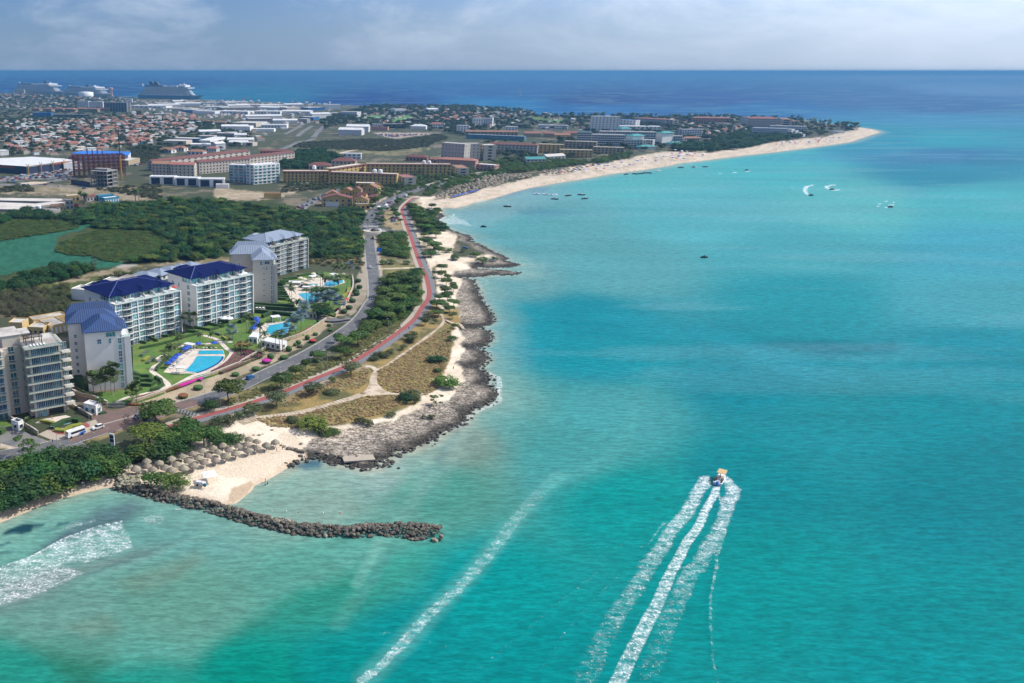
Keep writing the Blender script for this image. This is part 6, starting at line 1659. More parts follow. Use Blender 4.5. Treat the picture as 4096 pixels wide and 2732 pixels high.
def mass(name,label,pts,kind,w,h,seed=1,z=GZ):
	"""a mass of foliage nobody could count, one object: copies of a few plants on a set of places"""
	if kind not in kinds_coll:
		co = bpy.data.collections.new(kind + '_kinds')
		for cr,tr_ in PR[kind]:
			o = bpy.data.objects.new('foliage',cr); co.objects.link(o)
		kinds_coll[kind] = co
	r = random.Random(seed); me = bpy.data.meshes.new(name)
	me.from_pydata([(x,y,z) for x,y in pts],[],[])
	n = len(pts)
	for a_,t_ in (('sc','FLOAT_VECTOR'),('rt','FLOAT_VECTOR'),('ix','INT')): me.attributes.new(a_,t_,'POINT')
	sc_,rt,ix = (me.attributes[a_] for a_ in ('sc','rt','ix'))
	S = []; T = []
	for i in range(n):
		k = r.uniform(.7,1.35); S += [w * k,w * k,h * k * r.uniform(.8,1.2)]; T += [0,0,r.uniform(0,6.28)]
	sc_.data.foreach_set('vector',S); rt.data.foreach_set('vector',T); ix.data.foreach_set('value',[r.randrange(len(PR[kind])) for _ in range(n)])
	o = bpy.data.objects.new(name,me); link(o); tag(o,label,None,None,'stuff')
	ng = bpy.data.node_groups.new(name + '_scatter','GeometryNodeTree')
	ng.interface.new_socket('Geometry',in_out='INPUT',socket_type='NodeSocketGeometry'); ng.interface.new_socket('Geometry',in_out='OUTPUT',socket_type='NodeSocketGeometry')
	gi,go = ng.nodes.new('NodeGroupInput'),ng.nodes.new('NodeGroupOutput'); ip = ng.nodes.new('GeometryNodeInstanceOnPoints'); ci = ng.nodes.new('GeometryNodeGeometryToInstance')
	for q in kinds_coll[kind].objects:
		oi = ng.nodes.new('GeometryNodeObjectInfo'); oi.inputs['Object'].default_value = q; oi.inputs['As Instance'].default_value = False
		ng.links.new(oi.outputs['Geometry'],ci.inputs[0])
	def na(nm,ty):
		a = ng.nodes.new('GeometryNodeInputNamedAttribute'); a.data_type = ty; a.inputs['Name'].default_value = nm; return a.outputs['Attribute']
	ng.links.new(gi.outputs[0],ip.inputs['Points']); ng.links.new(ci.outputs[0],ip.inputs['Instance']); ip.inputs['Pick Instance'].default_value = True
	ng.links.new(na('ix','INT'),ip.inputs['Instance Index']); ng.links.new(na('sc','FLOAT_VECTOR'),ip.inputs['Scale']); ng.links.new(na('rt','FLOAT_VECTOR'),ip.inputs['Rotation'])
	ng.links.new(ip.outputs[0],go.inputs[0])
	md = o.modifiers.new('scatter','NODES'); md.node_group = ng
	return o
POND = zE('-200,400 230,352 600,300 850,235 885,270 560,352 525,480 620,522 850,532 1000,572 1150,600 1160,640 930,662 780,632 500,642 200,692 -200,760')
REED = zE('520,480 600,390 900,285 1400,300 1650,400 1600,450 1100,580 1000,580 860,530 640,520')
REED2 = zE('-100,270 120,195 450,190 710,210 720,262 400,320 0,330')
STRIP = zE('400,830 750,722 950,682 1150,640 1500,605 1800,590 2050,540 2250,600 1800,650 1400,640 1150,700 700,800')
WOOD = zE('740,120 900,60 1300,40 1700,10 2100,40') + zF('0,60 250,60 620,130 900,140 1250,80 1320,150 1260,240 1235,300 1280,420 1285,520 1100,540 800,540 780,420 0,500') + zE('2160,520 1900,570 1400,590 1150,590 1600,460 1660,400 1400,295 900,280 880,230 600,170')
SOUTH = zE('-100,960 0,820 140,760 400,690 520,640 780,640 900,650 720,730 420,800 200,850 0,880')
SCRUB_S = zE('-100,1100 -100,900 400,840 700,800 1100,700 1280,690 1000,760 800,880 690,930 790,980 560,1050 250,1110')
NW = zE('-150,200 0,170 180,110 300,90 420,130 700,190 900,230 720,240 700,205 450,190 120,195 -150,290')
WESTG = zE('-100,410 -100,290 100,300 400,320 700,255 720,270 560,300 230,350')
FLATS = zF('790,380 1270,330 1290,540 1080,560 800,540')
BUILT = q2('0,560 900,430 1782,250 1900,600 900,1100 0,900')
w300 = scatter([WOOD],190,8.5,[POND,REED,STRIP,BUILT],5)
w300.sort(key=lambda p: p[1])
for i,(x,y) in enumerate(w300):
	k = ('deep_mound','mangrove','round','umbrella')[i % 4] if i % 9 else 'umbrella_bright'
	tree(k,(x,y,GZ),rnd.uniform(10,16),rnd.uniform(5,8.5),{'deep_mound': 'dark mound shaped','mangrove': 'bushy mid green','round': 'dark round crowned','umbrella': 'flat topped green','umbrella_bright': 'flat topped bright green'}[k] + ' tree in the ' + ('rear' if i > 126 else 'middle' if i > 63 else 'front') + ' of the wetland wood','tree','wetland wood')
for i,(x,y) in enumerate(scatter([SOUTH],26,7,[POND,STRIP],8)): tree('deep_mound' if i % 3 else 'mangrove',(x,y,GZ),rnd.uniform(8,13),rnd.uniform(5,8),'dark green tree on the near bank of the green pond','tree','trees on the near bank')
for i,(x,y) in enumerate(scatter([NW],24,9,[POND],9)): tree('deep_mound' if i % 2 else 'mangrove',(x,y,GZ),rnd.uniform(10,15),rnd.uniform(5,8),'dark green tree on the far bank of the green pond','tree','trees on the far bank')
trees(zE,'700,720,10,8','umbrella_bright','bright yellow green tree on the near bank of the pond',None); trees(zE,'888,668,9,11','bare','thin dead tree at the edge of the pond',None,name='bare_tree')
trees(zE,'1800,480,7,14 1850,500,7,10','deep_mound','tall narrow tree standing out of the wetland wood','tall narrow trees')
mass('wetland_wood','dense green undergrowth covering the wetland behind the blocks',scatter([WOOD],900,4.0,[POND,REED,STRIP,BUILT],6),'bush',8,4.2,2)
mass('wetland_wood_dark','dark green thicket between the wetland trees',scatter([WOOD,NW,SOUTH],700,4.5,[POND,REED,STRIP,BUILT],16),'deep_mound',8.5,4.6,3)
mass('reeds','olive brown reed bed beside the green pond',scatter([REED,REED2,WESTG],1300,2.5,[],7),'reed',5.0,1.4,4)
mass('scrub','olive and grey scrub left of the apartment blocks',scatter([SCRUB_S],420,3.4,[BUILT,STRIP],11),'bush_olive',5.0,2.8,5)
mass('dry_scrub','grey leafless scrub beside the storage buildings',scatter([zE('-100,1090 -100,930 350,860 420,970 560,1040 250,1100')],130,3.6,[],12),'bare',5.5,3.4,6)
mass('scrub_flats','yellow green scrub left of the straight road',scatter([FLATS],380,3.0,[],13),'bush',6.0,2.6,7)
mass('dry_bushes','dry bushes along the sandy strip beside the road',scatter([zF('780,540 1290,530 1290,650 1100,640 800,600')],70,4,[],14),'bush_olive',4.5,2.0,8)
# tufts of dry grass on the point
M['straw'] = leaf('dry_grass_blade',(.36,.27,.12),(.26,.20,.085),.2)
PR['tuft'] = [(crown_mesh('tuft',[(0,0,.3,.45,.45,.5)],26,.15,'straw',77 + k,1.6),None) for k in range(2)]
M['verge_blade'] = leaf('green_grass_blade',(.13,.15,.045),(.20,.17,.065),.2)
PR['green_tuft'] = [(crown_mesh('tuft',[(0,0,.3,.45,.45,.5)],26,.15,'verge_blade',97 + k,1.6),None) for k in range(2)]
DRYF = zH('1445,670 1600,580 1850,405 1980,325 2100,260 2130,430 2100,590 2050,700 2000,830 1900,890 1640,875 1500,830 1445,770')
DRY2F = zH('300,1120 700,1080 1100,970 1350,905 1640,898 1700,940 1500,1060 1200,1130 900,1195 640,1205 420,1185')
DRY3F = zH('560,1000 900,870 1280,830 1370,660 1300,640 1150,740 900,810 700,890')
VERGEF = zH('0,950 300,840 560,760 800,650 1000,570 1200,450 1420,260 1600,80 1700,120 1640,270 1430,420 1240,540 1100,600 800,730 560,835 200,950 0,1010')
mass('dry_grass','golden dry grass tufts covering the point',scatter([DRYF,DRY2F],1900,1.0,[],21),'tuft',1.5,.5,9)
mass('dry_grass','sparse dry grass beside the cycle path',scatter([DRY3F],450,1.2,[],22),'tuft',1.4,.5,10)
mass('verge_grass','olive grass tufts on the verge between road and cycle path',scatter([VERGEF],1500,1.0,[],23),'green_tuft',1.6,.5,11)
# far greenery
TOWN_G = zA('0,540 500,520 1500,540 1900,560 2351,600') + zB('300,500 700,540 600,620 0,600') + zA('1500,800 1300,780 1200,880 600,880 0,880')
GREEN1 = zB('640,620 900,600 1100,660 1080,700 800,700 660,720'); GREEN2 = zB('900,330 1060,260 1250,200 1400,170 2351,180 2351,480 2050,420 1850,400 1380,400 1350,340 1060,360 940,400')
GREEN3 = zC('0,170 700,210 800,250 1300,262 2351,285 2351,620 1700,600 1650,580 1350,660 900,700 400,720 330,640 330,500 800,520 1200,500 1200,400 600,400 0,440'); GREEN4 = zD('0,280 600,275 1100,300 1300,330 1720,380 1740,405 1500,440 1100,490 900,520 600,570 330,615 0,600')
GOLF = [zB('1270,290 1420,265 1520,270 1500,300 1380,305'),zB('1560,310 1680,270 1790,275 1720,305 1600,335'),zC('640,290 800,280 900,300 800,312'),zC('840,310 1000,300 1110,305 1080,332 900,332')]
mass('town_trees','dark green trees scattered between the far town houses',scatter([zA('0,540 500,520 1500,540 1900,560 2351,600 2351,800 1500,860 1200,800 700,850 0,880')],1300,8,[],31),'far_tree',12,6.5,12)
mass('far_trees','dark green trees of the far left district',scatter([zA('-100,300 600,310 1300,340 1200,450 1500,480 1400,540 500,530 0,560 -100,540')],900,14,[],32),'far_tree',17,6.5,13)
mass('headland_trees','dark green trees between the hotels of the headland',scatter([GREEN3,GREEN4],1500,9,GOLF,33),'far_tree',14,8,14)
mass('golf_trees','dark green trees around the golf course',scatter([GREEN2],1100,9,GOLF + [zB('1380,425 2030,430 1900,452 1600,490 1400,480')],34),'far_tree',14,8,15)
mass('field_scrub','low grey green scrub of the open field in the town',scatter([zB('640,560 740,515 1300,485 1680,490 2000,440 2100,470 1900,560 1500,600 1100,585')],800,5,[],35),'far_scrub',9,2.4,16)
mass('lot_scrub','low scrub of the empty lots near the steel frame',scatter([zA('1200,800 1480,790 1500,900 1350,960 1250,880'),r5('100,760 500,760 500,830 0,850 -60,800'),r5('1400,800 2351,740 2351,960 1800,860'),zB('530,990 900,960 1000,930 640,900 560,930')],330,5,[],36),'far_scrub',8,2.6,17)
mass('dark_grove','dark tree grove between the two resorts',scatter([GREEN1,zB('540,700 1000,640 1080,680 900,760 560,770')],240,6,[],37),'deep_mound',11,7,18)
mass('shore_trees','green trees along the beach road and parking',scatter([zC('330,760 480,690 700,660 900,690 1300,700 1500,650 1700,620 1700,660 1400,720 1100,740 900,790 620,800 420,840 330,850'),r4('0,440 250,390 560,300 960,250 960,280 700,390 560,420 300,470 60,560 0,560')],300,6,[],38),'bush',10,5.5,19)
mass('beach_wood','thick green wood above the far beach',scatter([zD('0,560 330,540 480,480 700,420 900,430 1200,470 1000,500 880,520 640,575 340,612 0,600')],320,8,[],39),'deep_mound',15,9,20)
mass('hotel_palms_undergrowth','green garden shrubs around the ochre hotel',scatter([zB('540,900 1000,930 1240,880 1500,900 1600,870 2351,760 2351,820 1800,960 1500,1050 1370,1090 1360,1000')],260,5,[],40),'bush',7,3.5,21)
mass('median_bushes','green scrub filling the grove between road and cycle path',scatter([zF('1460,330 1690,320 1720,560 1500,520',),zF('1480,760 1600,700 1830,660 1830,900 1800,1010 1650,1120 1480,1200 1300,1260 1290,1180 1420,1080 1460,900')],170,4.0,[],41),'bush',7.5,3.4,22)
mass('shore_wood_bushes','green undergrowth of the shore wood',scatter([r3('1480,560 1600,560 1800,700 1950,620 1990,640 1900,760 1850,840 2060,880 2100,970 1850,1000 1700,990 1600,800 1500,680')],150,4.0,[],42),'bush',8,3.6,23)
# palms of the far shore and the hotel gardens
def palm_row(conv,segs,hts,label,group,seed):
	r = random.Random(seed)
	for j,(x0,y0,x1,y1,n) in enumerate(segs):
		for k in range(n):
			t = r.random(); p = conv((x0 + (x1 - x0) * t,y0 + (y1 - y0) * t + r.uniform(0,5)))
			palm(G(*p,GZ),r.uniform(*hts),'far',label + ('',' farther right',' at the right end',' behind')[j],group,r.uniform(.9,1.25) * hts[1] / 13)
palm_row(zC,((0,205,620,235,26),(690,262,800,268,4),(1240,285,2350,310,52)),(11,20),'tall coconut palm on the far shore of the headland','palms of the far shore',3)
palm_row(zD,((110,290,520,300,16),(1080,318,1320,340,12),(1350,360,1730,400,30)),(11,18),'coconut palm near the tip of the headland','palms of the headland tip',4)
palm_row(zB,((1300,175,2350,190,30),),(11,17),'coconut palm beyond the golf course','palms beyond the golf course',5)
palm_row(zB,((1420,1040,1700,930,14),(1700,920,2340,800,34),(1750,840,2100,800,14),(560,880,1200,900,12)),(7,10),'palm in the garden strip of the ochre hotel','palms of the ochre hotel',6)
palm_row(r5,((1190,1000,1280,1020,5),(1980,970,2050,985,3)),(11,14),'bushy tall palm beside the water works','palms by the water works',7)

# ============================================================ hotels and larger buildings of the town
M['navy_wall'] = mat('dark_navy_cladding',(.025,.035,.075),rough=.5)
M['cyan_wall'] = mat('teal_blue_render',(.04,.22,.34),rough=.7)
M['cobalt_roof'] = mat('cobalt_roof_sheet',(.015,.17,.62),rough=.5,var=.08,vscale=.1)
M['teal_roof'] = mat('teal_roof_sheet',(.02,.23,.24),rough=.6)
M['tan_wall'] = mat('tan_render',(.40,.32,.20),rough=.85,var=.08,vscale=.2)
M['warm_roof'] = mat('pale_roof_sheet',(.56,.52,.47),rough=.7,var=.2,vscale=.06)
M['blue_wall'] = mat('blue_sheet_wall',(.03,.15,.33),rough=.6)
M['orange'] = mat('orange_sign',(.75,.16,.02),rough=.6)
M['steel_red'] = mat('red_oxide_steel',(.16,.028,.034),rough=.6)
M['yellow_steel'] = mat('yellow_steel',(.55,.30,.03),rough=.6)
M['black'] = mat('black_rubber',(.012,.012,.014),rough=.6)
# white and teal apartment house
bld('white and teal apartment house with balconies on the sandy lot',zB,'270,735 515,715',22,16,'white_wall','flat','white_roof',6,6,'teal_glass','apartment_house','apartment house','balcony',.6,.6)
bld('left teal wing of the white apartment house',zB,'35,728 268,738',20,14,'cool_wall','flat','white_roof',6,5,'teal_glass','apartment_house','apartment house','balcony',.75,.65)
# ochre hotel: two long wings
H1 = dict(name='hotel_wing',cat='hotel',style='arch',wfrac=.42,hfrac=.6,glass='far_glass',frame='yellow_wall')
bld('ochre hotel wing with arched windows, nearest to the Dutch gables',zB,'985,800 1615,822',14,15,'yellow_wall','flat','warm_roof',4,17,eave='rust_roof',**H1)
bld('ochre hotel wing left of the arched wing',zB,'545,792 980,792',13,15,'yellow_wall','flat','warm_roof',4,12,eave='rust_roof',**H1)
bld('stepped white end of the ochre hotel facing the road',zB,'1618,822 1690,848',11,14,'beige_wall','flat','red_roof',3,3,name='hotel_wing',cat='hotel',glass='far_glass')
bld('rear ochre hotel wing with arched windows',zB,'1330,722 2130,728',14,15,'yellow_wall','flat','warm_roof',4,20,eave='rust_roof',**H1)
bld('angled ochre hotel wing joining the rear wing',zB,'1010,768 1325,722',12,13,'yellow_wall','flat','warm_roof',4,8,eave='rust_roof',**H1)
bld('white stepped end of the rear ochre wing',zB,'2132,730 2190,760',10,14,'beige_wall','flat','red_roof',3,3,name='hotel_wing',cat='hotel',glass='far_glass')
for x,y in ((840,765),(1410,800),(1465,802),(1875,715),(1925,718)):
	p = G(*zB((x,y)),GZ + 15); o = empty('roof_tank',p + Vector((0,4,-.8))); tag(o,'white drum tank on the ochre hotel roof','tank','roof tanks of the ochre hotel')
	mb = MB(); mb.lathe([(2.4,0),(2.4,3.2),(2.0,4.0),(0.01,4.6)],12); mb.build('drum',M['white'],o); mb = MB(); mb.box(-2.6,2.6,-2.6,2.6,-.6,0); mb.build('plinth',M['concrete'],o)
# Dutch gable cluster
for s,h,d,lbl in (('910,1040 1195,1045',8,14,'long ochre house with red roof at the front of the gabled cluster'),('1205,1055 1345,1060',8,9,'ochre gabled house at the road end of the cluster'),('1240,1015 1320,1020',11,8,'tall ochre house with dark red steep roof'),('1090,975 1200,980',9,10,'ochre gabled house in the middle of the cluster'),
					 ('1195,965 1280,968',11,9,'ochre gabled house with steep red roof behind the cluster'),('1290,935 1430,945',9,10,'ochre gabled house at the back of the cluster'),('1420,930 1490,925',8,8,'small ochre gabled house beside the palms'),('950,1005 1080,1005',7,10,'low ochre gabled house beside the car park')):
	bld(lbl,zB,s,h,d,'yellow_wall','gable_end' if 'gable' in lbl else 'gable','rust_roof' if 'red' in lbl else 'red_roof',2,5 if 'long' in lbl else 3,rh=3.6 if 'gable' in lbl else 3,name='gabled_house',cat='house',wfrac=.35,hfrac=.5,frame='white')
bld('flat yellow and white building behind the gabled cluster',zB,'1228,900 1435,905',9,10,'yellow_wall','flat','white_roof',2,5,name='town_building',cat='building')
bld('ochre flat shed at the road below the gabled cluster',zB,'1235,1102 1365,1098',5,9,'yellow_wall','flat','warm_roof',1,3,name='town_shed',cat='shed')
bld('white flat shed before the gabled cluster',zB,'945,1080 1065,1085',4,6,'white_wall','flat','white_roof',name='town_shed',cat='shed')
bld('red roofed pavilion beside the yellow canopy',zB,'1340,1030 1450,1035',4,10,'tan_wall','hip','rust_roof',name='town_shed',cat='shed',rh=2.5)
bld('ochre freight container with red roof on the sandy lot',zB,'365,1000 530,1000',5,7,'yellow_wall','flat','red_roof',name='container',cat='container')
# beige red roofed resort at left
for s,h,lbl in (('1425,950 1590,955',15,'beige gabled resort block with dark arches, leftmost'),('1600,958 1825,962',15,'beige gabled resort block with dark arches, second one'),('1872,940 2351,905',15,'long beige resort block with red roof beside the arches'),('1440,935 2351,832',12,'long red roofed resort wing at the rear')):
	bld(lbl,zA,s,h,13,'beige_wall','gable','rust_roof' if 'long' in lbl else 'red_roof',4,5 if 'leftmost' in lbl else (6 if 'second' in lbl else 16),style='arch' if 'arches,' in lbl else 'rect',rh=2.6,name='resort_block',cat='resort block',wfrac=.38)
bld('brown red roofed resort wing beyond the white apartment house',zB,'200,660 655,610',14,13,'beige_wall','gable','rust_roof',4,14,rh=2.2,name='resort_block',cat='resort block',wfrac=.4)
bld('long dark red roofed resort wing behind the white apartment house',zB,'-40,690 205,655',14,13,'beige_wall','gable','rust_roof',4,8,rh=2.2,name='resort_block',cat='resort block',wfrac=.4)
bld('far red roofed resort wing with terraces',zB,'330,598 600,598',10,12,'pink_wall','gable','rust_roof',3,9,rh=2,name='resort_block',cat='resort block')
for s,lbl in (('1402,1075 1640,1078','white row house with dark glass front, left one'),('1645,1085 1860,1090','white row house with dark glass front, middle one'),('1865,1098 2110,1098','white row house with dark glass front, right one')):
	bld(lbl,zA,s,9,14,'white_wall','flat','white_roof',1,2,'navy_wall','row_house','row house',wfrac=.7,hfrac=.85)
bld('low white garden wall house beside the teal apartment wing',zA,'2030,1150 2150,1150',4,8,'white_wall','flat','white_roof',name='town_shed',cat='shed')
# supermarket
root = bld_poly('wide grey roofed supermarket with orange sign and yellow columns',r5,'-160,428 380,462 1085,372 930,348 470,322 -160,350',10,'navy_wall','white_roof','supermarket','supermarket')
Y0,Y1 = G(*r5((380,462)),GZ + 10),G(*r5((1085,372)),GZ + 10)
d_ = (Y1 - Y0).normalized(); n_ = Vector((d_.y,-d_.x,0)); yw = math.atan2(d_.y,d_.x)
for xq in (390,570,745,915):
	t = (xq - 380) / 705; p = Y0.lerp(Y1,t) + n_ * 2.5; mb = MB(); q = Vector((0,0,0))
	mb.box(-.5,.5,-.5,.5,-10,0); mb.tube([(0,0,-.5),d_ * 2.4 + Vector((0,0,3.4))],.4,5); mb.tube([(0,0,-.5),d_ * -2.4 + Vector((0,0,3.4))],.4,5)
	o = mb.build('column',M['yellow_steel'],root); o.location = p - root.location
mb = MB(); mb.box(0,(Y1 - Y0).length,-.4,-.1,-1.4,.3); o = mb.build('fascia',M['concrete'],root); o.location = Y0 + n_ * .3 - root.location; o.rotation_euler = (0,0,yw)
def sign_text(txt,p,yaw,size,matk,parent,tilt=math.pi / 2):
	cu = bpy.data.curves.new('lettering','FONT'); cu.body = txt; cu.size = size; cu.extrude = .06; cu.resolution_u = 2
	tmp = bpy.data.objects.new('lettering',cu); link(tmp)
	dg = bpy.context.evaluated_depsgraph_get(); me = bpy.data.meshes.new_from_object(tmp.evaluated_get(dg)); bpy.data.objects.remove(tmp)
	me.materials.clear(); me.materials.append(M[matk])
	o = bpy.data.objects.new('lettering',me); o.rotation_euler = (tilt,0,yaw); o.location = p - (parent.location if parent else Vector()); return link(o,parent)
sign_text('SUPER FOOD',Y0.lerp(Y1,.575) + n_ * 1.0 + Vector((0,0,-2.6)),yw,4.2,'orange',root)
Yl = G(*r5((-160,428)),GZ + 10); dl = (Y0 - Yl).normalized(); sign_text('SUPER FOOD',Yl.lerp(Y0,.30) + Vector((dl.y,-dl.x,0)) * .6 + Vector((0,0,-3.5)),math.atan2(dl.y,dl.x),4.2,'orange',root)
bld('white banner fronted shop beside the supermarket',r5,'935,420 1200,405',8,12,'white_wall','flat','white_roof',name='shop',cat='shop')
# steel frame, concrete shell, mast
root_p = G(*r5((1110,640)),GZ); B_ = G(*r5((1850,610)),GZ); yaw,Ln = frame_at(root_p,B_)
hF = rise(*r5((1110,640)),r5((1110,312))[1])
o = empty('steel_frame',root_p,yaw); tag(o,'red oxide steel building frame under construction','steel frame')
nx,ny,nz_ = 11,4,6; dp = Ln * .42
cm = MB(); cm.box(-.3,.3,-.3,.3,0,hF); cm = cm.mesh('column',M['steel_red']); cm2 = MB(); cm2.box(-.3,.3,-.3,.3,0,hF * 1.2); cm2 = cm2.mesh('column',M['steel_red'])
bx_ = MB(); bx_.box(0,Ln,-.22,.22,-.3,.3); bx_ = bx_.mesh('beam',M['steel_red']); by_ = MB(); by_.box(-.22,.22,0,dp,-.3,.3); by_ = by_.mesh('beam',M['steel_red'])
for i in range(nx):
	for j in range(ny): put('column',cm2 if 2 < i < 7 and j > 1 else cm,o,(Ln * i / (nx - 1),dp * j / (ny - 1),0))
	for k in range(2,nz_ + 1): put('beam',by_,o,(Ln * i / (nx - 1),0,hF * k / nz_ + .001 * i))
for j in range(ny):
	for k in range(2,nz_ + 1): put('beam',bx_,o,(0,dp * j / (ny - 1),hF * k / nz_ - .7))
p_ = G(*r5((1340,755)),GZ); q_ = G(*r5((1580,770)),GZ); yaw,Ln = frame_at(p_,q_); hS = rise(*r5((1580,770)),r5((1580,530))[1])
o = empty('concrete_shell',p_,yaw); tag(o,'dark open concrete building shell before the red steel frame','building shell')
for k in range(5):
	mb = MB(); mb.box(-.3,Ln + .3,0,22,hS * k / 4.3,hS * k / 4.3 + .7); mb.build('floor_slab',M['concrete'],o)
for i in range(6):
	for y in (.6,11,21):
		mb = MB(); mb.box(Ln * i / 5 - .4,Ln * i / 5 + .4,y - .4,y + .4,0,hS * 4 / 4.3); mb.build('column',M['concrete'],o)
mb = MB(); mb.box(2,Ln - 3,6,14,hS * 4 / 4.3,hS + 1.5); mb.build('stair_core',M['concrete'],o)
mb = MB(); mb.box(.5,Ln - .5,12,12.4,.7,hS * .9); mb.build('dark_backing',M['dark'],o)  # dark sheet standing across the open floors
bld('navy blue construction hoarding before the concrete shell',r5,'1040,660 1300,700',5,2,'navy_wall','flat','navy_wall',name='hoarding',cat='hoarding')
p_ = G(*r5((1785,655)),GZ); hM = rise(*r5((1785,655)),541)
o = empty('crane_mast',p_); tag(o,'tall thin crane mast beside the red steel frame','crane mast')
mb = MB(); mb.box(-.8,.8,-.8,.8,0,hM * .55); mb.build('lower_mast',M['yellow_steel'],o); mb = MB(); mb.box(-.5,.5,-.5,.5,hM * .55,hM * 1.12); mb.build('upper_mast',M['black'],o)
bld_poly('warehouse with bright cobalt blue roof behind the steel frame',r5,'1040,272 1480,290 1880,300 1920,250 1500,234 1230,234',11,'cool_wall','cobalt_roof','warehouse','warehouse')
bld('red roofed low hall before the cobalt roof',r5,'1000,325 1290,330',6,14,'concrete','gable','red_roof',rh=2,name='warehouse',cat='warehouse')
bld('tan shop hall with slanted roof right of the steel frame',r5,'1885,380 2055,340',7,14,'tan_wall','flat','warm_roof',name='shop',cat='shop')
# water works at the left edge
for i,s in enumerate(('-150,925 960,940 1000,985 -150,960','-150,985 520,1010 960,960 1010,985 480,1060 -150,1050','-150,1050 480,1065 470,1098 -150,1090')):
	root = bld_poly(('long pale settling basin of the water works, rear','long pale settling basin of the water works, middle','long pale settling basin of the water works, front')[i],r5,s,2.0,'concrete','warm_roof','basin','basin')
bld('blue and white office of the water works',r5,'1535,935 1755,910',5,8,'cyan_wall','flat','white_roof',1,6,'white_wall',name='office',cat='office',wfrac=.5)
bld('blue roofed rear office of the water works',r5,'1445,900 1680,880',5,8,'cyan_wall','flat','cyan_wall',1,4,name='office',cat='office')
bld('cream house with red roof at the water works',r5,'1275,910 1415,895',5,8,'beige_wall','gable','rust_roof',1,3,rh=1.6,name='small_house',cat='house')
bld('yellow house with grey roof at the water works',r5,'980,900 1170,890',6,10,'yellow_wall','flat','warm_roof',1,3,name='small_house',cat='house')
bld('long shed with orange roof at the water works',r5,'720,1045 925,1040',4,9,'tan_wall','flat','red_roof',1,5,name='town_shed',cat='shed')
bld('grey plant tower of the water works',r5,'960,960 1080,955',9,8,'concrete','flat','concrete',2,2,name='plant_tower',cat='tower')
bld('dark red freight container at the water works',r5,'1060,1022 1155,1030',3.5,4,'rust_roof','flat','rust_roof',name='container',cat='container')
mb_ = empty('sludge_tank',G(*r5((680,1130)),GZ)); tag(mb_,'low round grey tank at the water works','tank'); t_ = MB(); t_.lathe([(13,0),(13,2.6),(12,2.6),(12,1.8),(.01,1.8)],24); t_.build('shell',M['concrete'],mb_)
mb_ = empty('silo',G(*r5((575,1150)),GZ)); tag(mb_,'white upright silo beside the round tank','silo'); t_ = MB(); t_.lathe([(2.4,0),(2.4,7),(.01,7.8)],12); t_.build('shell',M['white'],mb_)
# beach hotels
bld('grey beige hotel tower with few small windows',zB,'2038,520 2255,535',26,16,'sand_wall','flat','warm_roof',5,7,name='hotel',cat='hotel',wfrac=.22,hfrac=.3)
bld('right wing of the grey beige hotel tower',zC,'140,530 285,530',24,16,'sand_wall','flat','warm_roof',5,4,name='hotel',cat='hotel',wfrac=.25,hfrac=.35)
bld('sunlit balcony end of the grey beige hotel tower',zC,'288,533 325,545',22,18,'beige_wall','flat','warm_roof',5,2,name='hotel',cat='hotel',wfrac=.5)
bld('salmon hotel with terracotta roof on the beach road',zC,'-120,672 240,690',13,15,'pink_wall','hip','red_roof',4,14,name='hotel',cat='hotel',rh=2.5,frame='white',wfrac=.4)
bld('salmon restaurant pavilion with white terrace',zC,'250,722 420,735',8,14,'pink_wall','flat','white_roof',2,5,name='restaurant',cat='restaurant',frame='white',wfrac=.6)
bld('low salmon roofed garden building beside the grey beige hotel',zB,'1700,650 1900,660',6,14,'pink_wall','hip','rust_roof',1,6,name='hotel_lodge',cat='lodge',rh=3)
bld('low red roofed lodge beside the salmon building',zB,'1930,672 2080,690',6,14,'pink_wall','hip','red_roof',1,5,name='hotel_lodge',cat='lodge',rh=3)
bld('teal shaded hotel with red hip roof and arcades',zC,'345,530 825,545',14,16,'beige_wall','hip','rust_roof',4,14,name='hotel',cat='hotel',style='arch',rh=2.5,wfrac=.6)
bld('ochre timeshare block, left one',zC,'840,535 1075,540',13,14,'yellow_wall','flat','warm_roof',4,6,name='hotel_block',cat='hotel',wfrac=.4)
bld('ochre timeshare block, front one facing the beach',zC,'1035,585 1345,592',11,13,'yellow_wall','flat','warm_roof',3,8,name='hotel_block',cat='hotel',wfrac=.35)
bld('brown shaded block behind the ochre timeshare blocks',zC,'1080,505 1380,515',13,14,'tan_wall','flat','warm_roof',4,8,name='hotel_block',cat='hotel',wfrac=.5)
bld('low ochre block beside the beach garden',zC,'1350,560 1640,568',10,13,'tan_wall','flat','warm_roof',3,8,name='hotel_block',cat='hotel')
bld('green roofed beach villa',zC,'720,675 900,672',7,12,'beige_wall','gable','teal_roof',2,5,name='beach_villa',cat='villa',rh=3)
bld('thatched white beach restaurant with slanted roof',zC,'910,650 1085,640',6,12,'white_wall','gable','warm_roof',1,5,name='restaurant',cat='restaurant',rh=3)
bld('white tower hotel, tallest building on the headland',zC,'1335,272 1600,275',33,16,'white_wall','flat','white_roof',7,8,name='hotel',cat='hotel',wfrac=.3,hfrac=.4)
bld('low white hotel wing right of the white tower',zC,'1600,302 1750,310',20,16,'white_wall','flat','cobalt_roof',4,5,name='hotel',cat='hotel',wfrac=.3)
bld('white hotel podium below the white tower',zC,'1600,365 1990,370',9,30,'white_wall','flat','white_roof',2,10,name='hotel_podium',cat='hotel')
T_ = dict(name='resort_wing',cat='resort',glass='far_glass',frame='cool_wall',wfrac=.8,hfrac=.62,band='white_wall')
bld('grey glass resort wing with teal roofs, front',r6,'470,385 980,395',22,16,'cool_wall','flat','warm_roof',6,16,**T_)
bld('grey glass resort wing with teal roofs, rear',r6,'590,335 1470,350',22,16,'cool_wall','flat','warm_roof',5,22,**T_)
